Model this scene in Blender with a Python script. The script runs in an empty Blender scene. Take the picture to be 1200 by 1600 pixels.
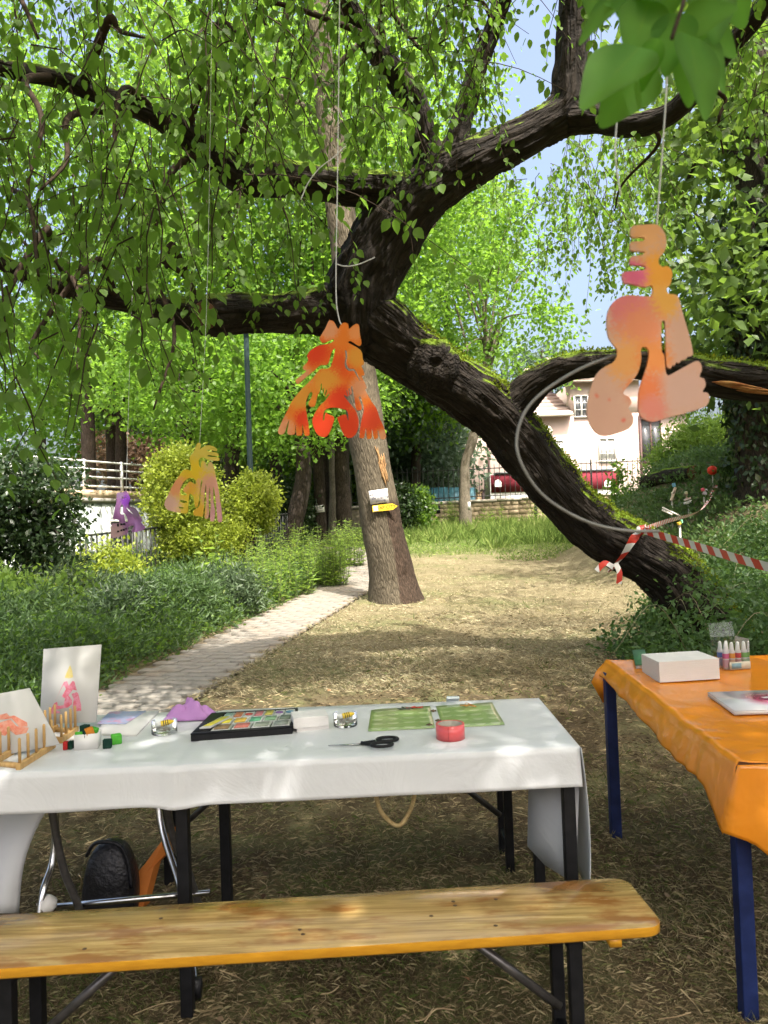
import bpy, bmesh, math, random
import numpy as np
from mathutils import Vector, Matrix

rng = np.random.default_rng(11)
random.seed(11)
scene = bpy.context.scene
COL = scene.collection

# ------------------------------------------------------------------ camera
FPX = 1200.0                       # focal length in photo pixels (photo is 1200 x 1600)
CAM = np.array([0.0, 0.0, 1.40])
PITCH, ROLL = math.radians(1.5), math.radians(2.0)
_R0 = np.array([1.0, 0, 0])
_FW = np.array([0, math.cos(PITCH), math.sin(PITCH)])
_U0 = np.array([0, -math.sin(PITCH), math.cos(PITCH)])
_RT = _R0 * math.cos(ROLL) - _U0 * math.sin(ROLL)
_UP = _U0 * math.cos(ROLL) + _R0 * math.sin(ROLL)
cd = bpy.data.cameras.new('camera')
cam = bpy.data.objects.new('camera', cd)
COL.objects.link(cam)
cam.matrix_world = Matrix(((_RT[0], _UP[0], -_FW[0], CAM[0]), (_RT[1], _UP[1], -_FW[1], CAM[1]),
                           (_RT[2], _UP[2], -_FW[2], CAM[2]), (0, 0, 0, 1)))
cd.sensor_fit = 'HORIZONTAL'
cd.sensor_width = 36.0
cd.lens = 36.0
cd.clip_start = 0.05
cd.clip_end = 800.0
cd.dof.use_dof = True
cd.dof.focus_distance = 5.0
cd.dof.aperture_fstop = 10.0
scene.camera = cam

# ------------------------------------------------------------------ sky, sun, exposure
SUN = Vector((0.20, -0.46, 0.86)).normalized()
w = bpy.data.worlds.new('World')
scene.world = w
w.use_nodes = True
nt = w.node_tree
nt.nodes.clear()
sky = nt.nodes.new('ShaderNodeTexSky')
sky.sky_type = 'NISHITA'
sky.sun_disc = False
sky.sun_elevation = math.asin(SUN.z)
sky.sun_rotation = math.atan2(SUN.x, SUN.y)
sky.air_density = 1.0
sky.dust_density = 10.0
bg = nt.nodes.new('ShaderNodeBackground')
bg.inputs['Strength'].default_value = 0.15
wo = nt.nodes.new('ShaderNodeOutputWorld')
nt.links.new(sky.outputs[0], bg.inputs[0])
nt.links.new(bg.outputs[0], wo.inputs[0])
sl = bpy.data.lights.new('sun', 'SUN')
sl.energy = 3.4
sl.angle = math.radians(0.53)
sl.color = (1.0, 0.95, 0.88)
so = bpy.data.objects.new('sun', sl)
COL.objects.link(so)
so.location = (8, -3, 25)
so.rotation_euler = SUN.to_track_quat('Z', 'Y').to_euler()
vs = scene.view_settings
scene.display_settings.display_device = 'sRGB'
vs.view_transform = 'Standard'
vs.look = 'None'
vs.exposure = 1.72
vs.gamma = 1.0
vs.use_curve_mapping = False

# ------------------------------------------------------------------ pixel / ground helpers
def ray(px, py):
    d = _FW * FPX + _RT * (px - 600.0) + _UP * (800.0 - py)
    return d / d[1]

def P(px, py, d):                  # point seen at a pixel, at distance d (world Y)
    return CAM + ray(px, py) * d

def sstep(t):
    t = np.clip(t, 0, 1)
    return t * t * (3 - 2 * t)

def pathx(y):                      # centre line of the paved path
    return -1.97 + 0.215 * (y - 6.2) - 0.030 * np.maximum(0, y - 11.5) ** 2

def gz(x, y):
    x = np.asarray(x, float); y = np.asarray(y, float)
    z = 0.06 * (y - 3.25)
    z = z + 2.0 * sstep((x - 2.3 - 0.06 * y - 0.4 * np.maximum(0, y - 16)) / 3.4) * sstep((y - 4.6) / 8.5)
    z = z - 1.5 * sstep((pathx(y) - 3.6 - x) / 6.0) * sstep((y - 7) / 8)
    z = z - 0.06 * np.maximum(0, y - 45)
    return z

def G(px, py):                     # where the ray of a pixel meets the ground
    r = ray(px, py)
    t = 0.5
    while t < 90:
        p = CAM + r * t
        if p[2] < gz(p[0], p[1]):
            break
        t += 0.02
    return CAM + r * t

def on(x, y, h=0.0):
    return np.array([x, y, float(gz(x, y)) + h])

# ------------------------------------------------------------------ vector noise
def _hash(i, j, k, s):
    n = (i.astype(np.int64) * 374761393 + j.astype(np.int64) * 668265263 + k.astype(np.int64) * 2147483647 + s * 974711) & 0x7fffffff
    n = (n ^ (n >> 13)) * 1274126177 & 0x7fffffff
    return ((n ^ (n >> 16)) & 0xffff) / 65535.0

def vnoise(p, s=0):
    p = np.asarray(p, float)
    f = np.floor(p).astype(np.int64)
    t = p - f
    t = t * t * (3 - 2 * t)
    o = 0
    for a in (0, 1):
        for b in (0, 1):
            for c in (0, 1):
                wgt = (t[:, 0] if a else 1 - t[:, 0]) * (t[:, 1] if b else 1 - t[:, 1]) * (t[:, 2] if c else 1 - t[:, 2])
                o = o + wgt * _hash(f[:, 0] + a, f[:, 1] + b, f[:, 2] + c, s)
    return o * 2 - 1

def unit(v):
    v = np.asarray(v, float)
    return v / (np.linalg.norm(v, axis=-1, keepdims=True) + 1e-12)

# ------------------------------------------------------------------ object helpers
def tag(o, label=None, cat=None, group=None, kind=None):
    if label: o['label'] = label
    if cat: o['category'] = cat
    if group: o['group'] = group
    if kind: o['kind'] = kind
    return o

def thing(name, loc, label, cat, group=None):
    o = bpy.data.objects.new(name, None)
    o.empty_display_size = 0.1
    COL.objects.link(o)
    o.location = Vector(loc)
    return tag(o, label, cat, group)

def raw_mesh(name, V, F, uv=None, attr=None, smooth=False):
    me = bpy.data.meshes.new(name)
    V = np.ascontiguousarray(V, dtype=np.float32)
    me.vertices.add(len(V))
    me.vertices.foreach_set('co', V.ravel())
    if isinstance(F, np.ndarray):
        n, k = F.shape
        me.loops.add(n * k)
        me.polygons.add(n)
        me.loops.foreach_set('vertex_index', np.ascontiguousarray(F, dtype=np.int32).ravel())
        me.polygons.foreach_set('loop_start', np.arange(0, n * k, k, dtype=np.int32))
        me.polygons.foreach_set('loop_total', np.full(n, k, dtype=np.int32))
        idx = F.ravel()
    else:
        tot = np.array([len(f) for f in F], dtype=np.int32)
        idx = np.array([i for f in F for i in f], dtype=np.int32)
        me.loops.add(len(idx))
        me.polygons.add(len(F))
        me.loops.foreach_set('vertex_index', idx)
        me.polygons.foreach_set('loop_start', np.concatenate(([0], np.cumsum(tot)[:-1])).astype(np.int32))
        me.polygons.foreach_set('loop_total', tot)
    if uv is not None:
        l = me.uv_layers.new(name='UVMap')
        l.data.foreach_set('uv', np.ascontiguousarray(np.asarray(uv, np.float32)[idx]).ravel())
    if attr:
        for k_, a in attr.items():
            a = np.asarray(a, np.float32)
            if a.ndim == 2:
                la = me.attributes.new(k_, 'FLOAT_VECTOR', 'POINT')
                la.data.foreach_set('vector', a.ravel())
            else:
                la = me.attributes.new(k_, 'FLOAT', 'POINT')
                la.data.foreach_set('value', a)
    if smooth:
        me.polygons.foreach_set('use_smooth', np.ones(len(me.polygons), dtype=bool))
    me.update(calc_edges=True)
    me.validate()
    return me

def add(name, V, F, m, parent=None, smooth=False, uv=None, attr=None, bevel=0, base=None, solid=0):
    V = np.asarray(V, float)
    if parent is not None:
        org = np.array(parent_world(parent))
        loc = (0, 0, 0)
    else:
        org = np.array(base) if base is not None else np.array([(V[:, 0].min() + V[:, 0].max()) / 2, (V[:, 1].min() + V[:, 1].max()) / 2, V[:, 2].min()])
        loc = org
    me = raw_mesh(name, V - org, F, uv, attr, smooth)
    o = bpy.data.objects.new(name, me)
    COL.objects.link(o)
    o.location = Vector(loc)
    if parent is not None:
        o.parent = parent
    if m: me.materials.append(m)
    if bevel:
        b = o.modifiers.new('bevel', 'BEVEL'); b.width = bevel; b.segments = 2; b.limit_method = 'ANGLE'
        me.polygons.foreach_set('use_smooth', np.ones(len(me.polygons), dtype=bool))
        wn = o.modifiers.new('wn', 'WEIGHTED_NORMAL')
    if solid:
        s = o.modifiers.new('solid', 'SOLIDIFY'); s.thickness = solid; s.offset = 0
    return o

def parent_world(o):
    l = Vector((0, 0, 0))
    while o is not None:
        l = l + o.location
        o = o.parent
    return l

def inst(name, me, loc, parent, rz=0.0, scale=(1, 1, 1)):
    o = bpy.data.objects.new(name, me)
    COL.objects.link(o)
    o.parent = parent
    o.location = Vector(loc) - parent_world(parent)
    o.rotation_euler = (0, 0, rz)
    o.scale = scale
    return o

class MB:
    def __init__(s): s.v = []; s.f = []; s.u = []
    def put(s, V, F, U=None):
        n = len(s.v)
        s.v += [tuple(map(float, p)) for p in V]
        s.u += [tuple(map(float, p)) for p in (U if U is not None else np.zeros((len(V), 2)))]
        s.f += [tuple(int(i) + n for i in f) for f in F]
        return s
    def hexa(s, c):                # 8 corners: bottom ring 0-3, top ring 4-7
        return s.put(c, [(3, 2, 1, 0), (4, 5, 6, 7), (0, 1, 5, 4), (1, 2, 6, 5), (2, 3, 7, 6), (3, 0, 4, 7)])
    def box(s, c, size, ax=None, az=None):
        x, y, z = [q / 2 for q in size]
        R = np.eye(3)
        if ax is not None:
            X = unit(np.array(ax, float)); Z = np.array(az if az is not None else (0, 0, 1), float)
            Y = unit(np.cross(Z, X)); Z = np.cross(X, Y); R = np.stack([X, Y, Z], 1)
        q = [(-x, -y, -z), (x, -y, -z), (x, y, -z), (-x, y, -z), (-x, -y, z), (x, -y, z), (x, y, z), (-x, y, z)]
        return s.hexa([np.array(c, float) + R @ np.array(p) for p in q])
    def bar(s, a, b, wx, wy=None):
        a = np.array(a, float); b = np.array(b, float); d = b - a
        up = (0, 0, 1) if abs(unit(d)[2]) < 0.9 else (0, 1, 0)
        return s.box((a + b) / 2, (np.linalg.norm(d), wx, wy or wx), d, up)
    def tube(s, pts, r, n=8, caps=True):
        pts = np.array(pts, float)
        r = np.full(len(pts), r, float) if np.isscalar(r) else np.array(r, float)
        V, F, U = tube_geo(pts, r, n)
        s.put(V, F, U)
        if caps:
            b = len(s.v) - len(V)
            k = len(pts)
            s.f.append(tuple(b + i for i in range(n))[::-1])
            s.f.append(tuple(b + (k - 1) * n + i for i in range(n)))
        return s
    def lathe(s, prof, c, n=20, ax=(0, 0, 1)):
        c = np.array(c, float); Z = unit(np.array(ax, float))
        X = unit(np.cross((0, 1, 0.01), Z)); Y = np.cross(Z, X)
        V = []
        for r, z in prof:
            for i in range(n):
                a = 2 * math.pi * i / n
                V.append(c + Z * z + (X * math.cos(a) + Y * math.sin(a)) * r)
        F = []
        for j in range(len(prof) - 1):
            for i in range(n):
                F.append((j * n + i, j * n + (i + 1) % n, (j + 1) * n + (i + 1) % n, (j + 1) * n + i))
        return s.put(V, F)
    def build(s, name, m, parent=None, smooth=False, bevel=0, solid=0, base=None):
        return add(name, np.array(s.v), s.f, m, parent, smooth, np.array(s.u), None, bevel, base, solid)

def tube_geo(pts, r, n):
    T = unit(np.gradient(pts, axis=0))
    up = np.array([0.13, 0.21, 0.97]) if abs(T[0][2]) < 0.9 else np.array([1.0, 0.1, 0])
    A = unit(np.cross(up, T[0]))
    V = []; U = []
    L = 0
    ang = np.arange(n) * 2 * math.pi / n
    for i in range(len(pts)):
        A = unit(A - T[i] * np.dot(A, T[i])); B = np.cross(T[i], A)
        if i: L += np.linalg.norm(pts[i] - pts[i - 1])
        V.append(pts[i] + r[i] * (np.cos(ang)[:, None] * A + np.sin(ang)[:, None] * B))
        U.append(np.stack([ang / 6.2832, np.full(n, L)], 1))
    F = []
    for j in range(len(pts) - 1):
        for i in range(n):
            F.append((j * n + i, j * n + (i + 1) % n, (j + 1) * n + (i + 1) % n, (j + 1) * n + i))
    return np.concatenate(V), F, np.concatenate(U)

def spline(pts, k=6, closed=False):
    p = np.array(pts, float)
    n = len(p)
    out = []
    for i in range(n if closed else n - 1):
        if closed:
            a, b, c, d = p[(i - 1) % n], p[i], p[(i + 1) % n], p[(i + 2) % n]
        else:
            b, c = p[i], p[i + 1]
            a = p[i - 1] if i else 2 * b - c
            d = p[i + 2] if i + 2 < n else 2 * c - b
        for j in range(k):
            t = j / k
            out.append(0.5 * (2 * b + (c - a) * t + (2 * a - 5 * b + 4 * c - d) * t * t + (3 * b - a - 3 * c + d) * t ** 3))
    if not closed: out.append(p[-1])
    return np.array(out)

def flat_shape(outline, holes, thick, to_world, bevel=0.0):
    """filled planar outline with holes -> (verts, faces), extruded; to_world maps (x,y,z) local to world"""
    cu = bpy.data.curves.new('tmp', 'CURVE')
    cu.dimensions = '2D'; cu.fill_mode = 'BOTH'; cu.extrude = thick / 2; cu.bevel_depth = bevel
    for poly in [outline] + list(holes):
        sp = cu.splines.new('POLY')
        sp.points.add(len(poly) - 1)
        for i, q in enumerate(poly): sp.points[i].co = (q[0], q[1], 0, 1)
        sp.use_cyclic_u = True
    ob = bpy.data.objects.new('tmp', cu)
    COL.objects.link(ob)
    dg = bpy.context.evaluated_depsgraph_get()
    me = bpy.data.meshes.new_from_object(ob.evaluated_get(dg))
    V = np.array([tuple(v.co) for v in me.vertices])
    F = [tuple(p.vertices) for p in me.polygons]
    bpy.data.objects.remove(ob); bpy.data.curves.remove(cu); bpy.data.meshes.remove(me)
    return np.array([to_world(v) for v in V]), F

def text_shape(txt, size, thick, to_world, shear=0.0):
    cu = bpy.data.curves.new('tmp', 'FONT')
    cu.body = txt; cu.size = size; cu.extrude = thick / 2; cu.align_x = 'CENTER'; cu.align_y = 'CENTER'; cu.shear = shear
    cu.resolution_u = 3
    ob = bpy.data.objects.new('tmp', cu)
    COL.objects.link(ob)
    dg = bpy.context.evaluated_depsgraph_get()
    me = bpy.data.meshes.new_from_object(ob.evaluated_get(dg))
    V = np.array([tuple(v.co) for v in me.vertices])
    F = [tuple(p.vertices) for p in me.polygons]
    bpy.data.objects.remove(ob); bpy.data.curves.remove(cu); bpy.data.meshes.remove(me)
    return np.array([to_world(v) for v in V]), F

# ------------------------------------------------------------------ materials
class NT:
    def __init__(s, name):
        s.m = bpy.data.materials.new(name); s.m.use_nodes = True
        s.t = s.m.node_tree; s.t.nodes.clear()
        s.out = s.n('ShaderNodeOutputMaterial')
    def n(s, typ, **kw):
        q = s.t.nodes.new(typ)
        for k, v in kw.items(): setattr(q, k, v)
        return q
    def set(s, node, sock, val):
        if hasattr(val, 'is_output'): s.t.links.new(val, node.inputs[sock])
        else: node.inputs[sock].default_value = val
    def coord(s, kind='Object', scale=(1, 1, 1)):
        c = s.n('ShaderNodeTexCoord'); mp = s.n('ShaderNodeMapping')
        s.set(mp, 'Vector', c.outputs[kind]); mp.inputs['Scale'].default_value = scale
        return mp.outputs[0]
    def noise(s, vec, scale, detail=3, rough=0.55, dist=0.0):
        q = s.n('ShaderNodeTexNoise')
        s.set(q, 'Vector', vec); s.set(q, 'Scale', scale); s.set(q, 'Detail', detail); s.set(q, 'Roughness', rough); s.set(q, 'Distortion', dist)
        return q.outputs['Fac']
    def ramp(s, fac, stops, interp='LINEAR'):
        q = s.n('ShaderNodeValToRGB'); s.set(q, 'Fac', fac); q.color_ramp.interpolation = interp
        e = q.color_ramp.elements
        while len(e) < len(stops): e.new(0.5)
        for i, (p, c) in enumerate(stops):
            e[i].position = p; e[i].color = (c[0], c[1], c[2], 1) if not np.isscalar(c) else (c, c, c, 1)
        return q.outputs['Color']
    def mix(s, fac, a, b, blend='MIX'):
        q = s.n('ShaderNodeMix'); q.data_type = 'RGBA'; q.blend_type = blend
        s.set(q, 0, fac)
        for sock, val in ((6, a), (7, b)):
            if hasattr(val, 'is_output'): s.t.links.new(val, q.inputs[sock])
            else: q.inputs[sock].default_value = (val[0], val[1], val[2], 1)
        return q.outputs[2]
    def math(s, op, a, b=0.0, c=0.0, clamp=False):
        q = s.n('ShaderNodeMath'); q.operation = op; q.use_clamp = clamp
        s.set(q, 0, a); s.set(q, 1, b); s.set(q, 2, c)
        return q.outputs[0]
    def mrange(s, v, a, b, c=0.0, d=1.0, smooth=True):
        q = s.n('ShaderNodeMapRange'); q.interpolation_type = 'SMOOTHSTEP' if smooth else 'LINEAR'
        s.set(q, 0, v); s.set(q, 1, a); s.set(q, 2, b); s.set(q, 3, c); s.set(q, 4, d)
        return q.outputs[0]
    def bump(s, h, strength=0.5, dist=0.01):
        q = s.n('ShaderNodeBump'); s.set(q, 'Height', h); s.set(q, 'Strength', strength); s.set(q, 'Distance', dist)
        return q.outputs[0]
    def princ(s, col, rough=0.6, spec=0.5, metal=0.0, normal=None, trans=0.0, coat=0.0, ior=1.45, alpha=1.0, coat_rough=0.1):
        q = s.n('ShaderNodeBsdfPrincipled')
        if hasattr(col, 'is_output'): s.t.links.new(col, q.inputs['Base Color'])
        else: q.inputs['Base Color'].default_value = (col[0], col[1], col[2], 1)
        s.set(q, 'Roughness', rough); s.set(q, 'Specular IOR Level', spec); s.set(q, 'Metallic', metal)
        s.set(q, 'Transmission Weight', trans); s.set(q, 'Coat Weight', coat); s.set(q, 'Coat Roughness', coat_rough); s.set(q, 'IOR', ior); s.set(q, 'Alpha', alpha)
        if normal is not None: s.t.links.new(normal, q.inputs['Normal'])
        return q.outputs[0]
    def done(s, shader):
        s.t.links.new(shader, s.out.inputs['Surface']); return s.m

def mat(name, c1, c2=None, scale=8.0, rough=0.6, spec=0.4, bump=0.0, bscale=None, metal=0.0, coat=0.0, stretch=(1, 1, 1), trans=0.0, coords='Object', bdist=0.01):
    t = NT(name)
    v = t.coord(coords, stretch)
    f = t.noise(v, scale, 4)
    c = t.mix(t.mrange(f, 0.3, 0.7), c1, c2 if c2 is not None else [min(1, q * 0.82) for q in c1])
    nrm = None
    if bump:
        nrm = t.bump(t.noise(v, bscale or scale * 4, 4), bump, bdist)
    r = t.math('ADD', t.math('MULTIPLY', f, 0.14), rough - 0.07, clamp=True)
    return t.done(t.princ(c, r, spec, metal, nrm, trans, coat))

def leaf_mat(name, dark, light, trans_col, tw=0.45, rough=0.45, spec=0.35):
    t = NT(name)
    a = t.n('ShaderNodeAttribute', attribute_name='v').outputs['Fac']
    c = t.ramp(a, [(0.0, dark), (0.6, light), (0.93, light), (1.0, [light[0] * 1.7 + 0.02, light[1] * 1.2, light[2]])])
    tc = t.mix(0.75, c, trans_col)
    tc = t.mix(t.math('MULTIPLY', a, 0.6), t.mix(0.35, tc, (0.02, 0.05, 0.005)), tc)
    p = t.princ(c, rough, spec)
    tr = t.n('ShaderNodeBsdfTranslucent'); t.t.links.new(tc, tr.inputs['Color'])
    mx = t.n('ShaderNodeMixShader'); mx.inputs[0].default_value = tw
    t.t.links.new(p, mx.inputs[1]); t.t.links.new(tr.outputs[0], mx.inputs[2])
    return t.done(mx.outputs[0])

def bark_mat(name, dark, light, moss=None, moss_amt=0.0, scale=1.0, attr=True, stain=None):
    t = NT(name)
    v = t.n('ShaderNodeAttribute', attribute_name='bark').outputs['Vector'] if attr else t.coord('Object', (1, 1, 0.2))
    n1 = t.noise(v, 14 * scale, 5, 0.6, 0.6)
    n2 = t.noise(v, 45 * scale, 4, 0.6, 0.3)
    vo = t.n('ShaderNodeTexVoronoi'); vo.feature = 'DISTANCE_TO_EDGE'; t.set(vo, 'Vector', v); t.set(vo, 'Scale', 22 * scale)
    h = t.math('ADD', t.math('MULTIPLY', t.mrange(vo.outputs['Distance'], 0.0, 0.3), 0.38), t.math('MULTIPLY', n2, 0.7))
    h2 = t.math('ADD', h, t.math('MULTIPLY', n1, 0.7))
    c = t.mix(t.mrange(h2, 0.35, 1.25), dark, light)
    ob = t.coord('Object')
    big = t.noise(ob, 2.2, 4, 0.6)
    c = t.mix(t.mrange(big, 0.45, 0.75, 0, 0.5), c, [q * 1.5 for q in light])
    if stain:
        sa = t.n('ShaderNodeAttribute', attribute_name='stain').outputs['Fac']
        rag = t.math('ADD', sa, t.math('MULTIPLY', t.math('SUBTRACT', t.noise(v, 9, 5, 0.7), 0.5), 1.1))
        c = t.mix(t.mrange(rag, 0.35, 0.6, 0, 0.92), c, t.mix(t.mrange(n2, 0.35, 0.65), stain, [q * 3.2 for q in stain]))
    nrm = t.bump(h2, 1.0, 0.03 / scale)
    if moss:
        g = t.n('ShaderNodeNewGeometry'); sx = t.n('ShaderNodeSeparateXYZ'); t.t.links.new(g.outputs['Normal'], sx.inputs[0])
        up = t.math('ADD', sx.outputs['Z'], t.math('MULTIPLY', sx.outputs['X'], 0.25))
        m = t.mrange(t.math('ADD', up, t.math('MULTIPLY', t.noise(ob, 6, 5, 0.65), 0.9)), 1.25 - moss_amt, 1.55 - moss_amt)
        mc = t.mix(t.noise(ob, 60, 3), (moss[0] * 0.6, moss[1] * 0.6, moss[2] * 0.6), moss)
        c = t.mix(m, c, mc)
    return t.done(t.princ(c, 0.85, 0.2, 0, nrm))

BLACK = mat('black_steel', (0.006, 0.006, 0.007), (0.011, 0.011, 0.012), 30, 0.5, 0.25, 0.05, 200)
CHROME = mat('chrome_tube', (0.62, 0.62, 0.63), (0.5, 0.5, 0.5), 40, 0.22, 0.5, metal=1.0)
BLUE = mat('blue_paint', (0.006, 0.013, 0.06), (0.012, 0.024, 0.10), 12, 0.5, 0.35, 0.1, 90)
WHITE = mat('white_card', (0.68, 0.665, 0.64), (0.64, 0.625, 0.60), 6, 0.6, 0.3)
IRON = mat('dark_iron', (0.02, 0.024, 0.022), (0.04, 0.04, 0.036), 20, 0.55, 0.4)
# ------------------------------------------------------------------ ground
def axis_pts(lo, hi, c0, c1, fine, coarse):
    a = list(np.arange(c0, c1, fine))
    s = fine; x = c0
    while x > lo: s = min(s * 1.22, coarse); x -= s; a.insert(0, x)
    s = fine; x = a[-1]
    while x < hi: s = min(s * 1.22, coarse); x += s; a.append(x)
    return np.array(a)
gx = axis_pts(-180, 180, -4.5, 5.0, 0.06, 9.0)
gy = axis_pts(-40, 320, 0.5, 12.0, 0.06, 9.0)
XX, YY = np.meshgrid(gx, gy)
fx, fy = XX.ravel(), YY.ravel()
near = np.exp(-((fy - 4) / 9) ** 2)
ZZ = gz(fx, fy) + near * (0.016 * vnoise(np.stack([fx * 3, fy * 3, 0 * fx], 1), 1) + 0.007 * vnoise(np.stack([fx * 11, fy * 11, 0 * fx], 1), 2))
onp = np.abs(fx - pathx(fy)) < 0.56
ZZ = np.where(onp & (fy > 3) & (fy < 24), gz(fx, fy) - 0.035, ZZ)
nx, ny = len(gx), len(gy)
ii, jj = np.meshgrid(np.arange(nx - 1), np.arange(ny - 1))
b0 = (jj * nx + ii).ravel()
GF = np.stack([b0, b0 + 1, b0 + nx + 1, b0 + nx], 1)

t = NT('dry_mown_lawn')
oc = t.coord('Object')
big = t.noise(oc, 0.55, 4, 0.6)
med = t.noise(oc, 3.2, 5, 0.65)
fine = t.noise(oc, 38, 5, 0.7)
straw = t.mix(fine, (0.11, 0.09, 0.048), (0.30, 0.255, 0.145))
soil = t.mix(fine, (0.045, 0.033, 0.02), (0.15, 0.11, 0.062))
green = t.mix(fine, (0.045, 0.065, 0.018), (0.13, 0.17, 0.05))
c = t.mix(t.mrange(t.math('ADD', med, t.math('MULTIPLY', big, 0.4)), 0.6, 0.95), soil, straw)
c = t.mix(t.mrange(t.math('ADD', t.math('MULTIPLY', med, 0.5), big), 0.68, 0.95, 0, 0.75), c, green)
sx = t.n('ShaderNodeSeparateXYZ'); t.t.links.new(oc, sx.inputs[0])
far = t.mrange(t.math('ADD', sx.outputs['Y'], t.math('MULTIPLY', med, 4)), 17.5, 21.5)
lawn2 = t.mix(t.math('MULTIPLY', med, 0.5), t.mix(fine, (0.14, 0.12, 0.065), (0.36, 0.315, 0.19)), straw)
mid = t.mrange(t.math('ADD', sx.outputs['Y'], t.math('MULTIPLY', med, 3)), 6.0, 10.5)
c = t.mix(t.math('MULTIPLY', mid, t.mrange(t.math('ADD', t.math('MULTIPLY', big, 0.5), med), 0.55, 0.85, 0.95, 0.35)), c, lawn2)
c = t.mix(far, c, green)
h = t.math('ADD', t.math('MULTIPLY', fine, 1.0), t.noise(oc, 120, 3, 0.7))
lawn_m = t.done(t.princ(c, 0.95, 0.1, 0, t.bump(h, 0.9, 0.02)))
g = add('lawn', np.stack([fx, fy, ZZ], 1), GF, lawn_m, smooth=True, base=(0, 0, 0))
tag(g, 'dry mown lawn sloping gently up towards the fence', None, None, 'structure')

# ------------------------------------------------------------------ path of pavers
ys = np.linspace(3.6, 21, 120)
pv = []
for y in ys:
    tx, ty = np.array([float(pathx(y + 0.05) - pathx(y - 0.05)) / 0.1, 1.0]) / math.hypot(float(pathx(y + 0.05) - pathx(y - 0.05)) / 0.1, 1)
    for o in (-0.48, -0.18, 0.18, 0.48):
        X = float(pathx(y)) + ty * o; Yq = y - tx * o
        pv.append((X, Yq, float(gz(X, Yq)) - 0.008))
PF = [(i * 4 + j, i * 4 + j + 1, (i + 1) * 4 + j + 1, (i + 1) * 4 + j) for i in range(len(ys) - 1) for j in range(3)]
sand_m = mat('path_sand', (0.22, 0.18, 0.13), (0.12, 0.095, 0.065), 9, 0.95, 0.1, 0.6, 60)
path = add('path', pv, PF, sand_m, base=(float(pathx(6)), 6, 0))
tag(path, 'narrow path of worn pavers running up beside the shrubs', None, None, 'structure')
t = NT('worn_paver')
oi = t.n('ShaderNodeObjectInfo')
oc = t.coord('Object')
geo = t.n('ShaderNodeNewGeometry')
fn = t.noise(geo.outputs['Position'], 26, 5, 0.7)
dirt = t.noise(geo.outputs['Position'], 2.3, 4, 0.6)
c = t.mix(fn, (0.15, 0.14, 0.12), (0.26, 0.24, 0.205))
c = t.mix(t.math('MULTIPLY', oi.outputs['Random'], 0.45), c, (0.20, 0.175, 0.145))
c = t.mix(t.mrange(dirt, 0.5, 0.75, 0, 0.6), c, (0.20, 0.155, 0.105))
pav_m = t.done(t.princ(c, 0.9, 0.2, 0, t.bump(fn, 0.5, 0.006)))
def paver_box(w_, d_, h_):
    x, y = w_ / 2, d_ / 2; e = 0.006
    V = [(-x, -y, -0.03), (x, -y, -0.03), (x, y, -0.03), (-x, y, -0.03), (-x, -y, h_ - e), (x, -y, h_ - e), (x, y, h_ - e), (-x, y, h_ - e),
         (-x + e, -y + e, h_), (x - e, -y + e, h_), (x - e, y - e, h_), (-x + e, y - e, h_)]
    F = [(0, 1, 5, 4), (1, 2, 6, 5), (2, 3, 7, 6), (3, 0, 4, 7), (4, 5, 9, 8), (5, 6, 10, 9), (6, 7, 11, 10), (7, 4, 8, 11), (8, 9, 10, 11)]
    return V, F
Vp, Fp = paver_box(0.196, 0.128, 0.016)
pav_me = raw_mesh('paver', Vp, Fp); pav_me.materials.append(pav_m)
cells = []
y = 4.0; row = 0
while y < 20.5:
    slope = float(pathx(y + 0.05) - pathx(y - 0.05)) / 0.1
    ca = 1 / math.hypot(slope, 1); sa = slope * ca
    for k in range(-2, 2):
        o = k * 0.203 + 0.0765 + (0.1 if row % 2 else 0.0)
        cells.append((float(pathx(y)) + ca * o, y - sa * o, -math.atan(slope)))
    y += 0.134 * ca; row += 1
vis = [q for q in cells if q[1] > 5.6]
rest = [q for q in cells if q[1] <= 5.6] + vis[300:]
for (x_, y_, a_) in vis[:300]:
    inst('paver', pav_me, (x_ + random.uniform(-.003, .003), y_, float(gz(x_, y_)) + random.uniform(-0.004, 0.004)), path, a_ + random.uniform(-0.02, 0.02))
mb = MB()
for (x_, y_, a_) in rest:
    ca, sa = math.cos(a_), math.sin(a_); z_ = float(gz(x_, y_)) + random.uniform(-0.004, 0.004)
    mb.put([(x_ + ca * v[0] - sa * v[1], y_ + sa * v[0] + ca * v[1], z_ + v[2]) for v in Vp], Fp)
tag(mb.build('pavers', pav_m, path), kind='stuff')

# ------------------------------------------------------------------ stone retaining wall + iron fence
WY = 30.5
def wz(x): return 2.56 + 0.016 * (x - 4.0)           # top of the wall cap
xa, xb = -2.5, 12.5
stone_m = mat('wall_stone', (0.36, 0.29, 0.19), (0.24, 0.19, 0.125), 7, 0.9, 0.15, 0.7, 30)
mortar_m = mat('wall_mortar', (0.30, 0.25, 0.18), (0.22, 0.18, 0.13), 10, 0.95, 0.1, 0.4, 40)
capst_m = mat('cap_stone', (0.50, 0.45, 0.38), (0.40, 0.36, 0.30), 5, 0.85, 0.2, 0.3, 40)
wl = thing('retaining_wall', (4, WY, float(gz(4, WY)) - 0.1), 'low wall of tawny rubble stone under the iron railing', 'wall')
mb = MB()
mb.hexa([(xa, WY, 0.9), (xb, WY, 0.9), (xb, WY + 0.4, 0.9), (xa, WY + 0.4, 0.9), (xa, WY, wz(xa) - 0.1), (xb, WY, wz(xb) - 0.1), (xb, WY + 0.4, wz(xb) - 0.1), (xa, WY + 0.4, wz(xa) - 0.1)])
mb.build('core', mortar_m, wl)
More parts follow.
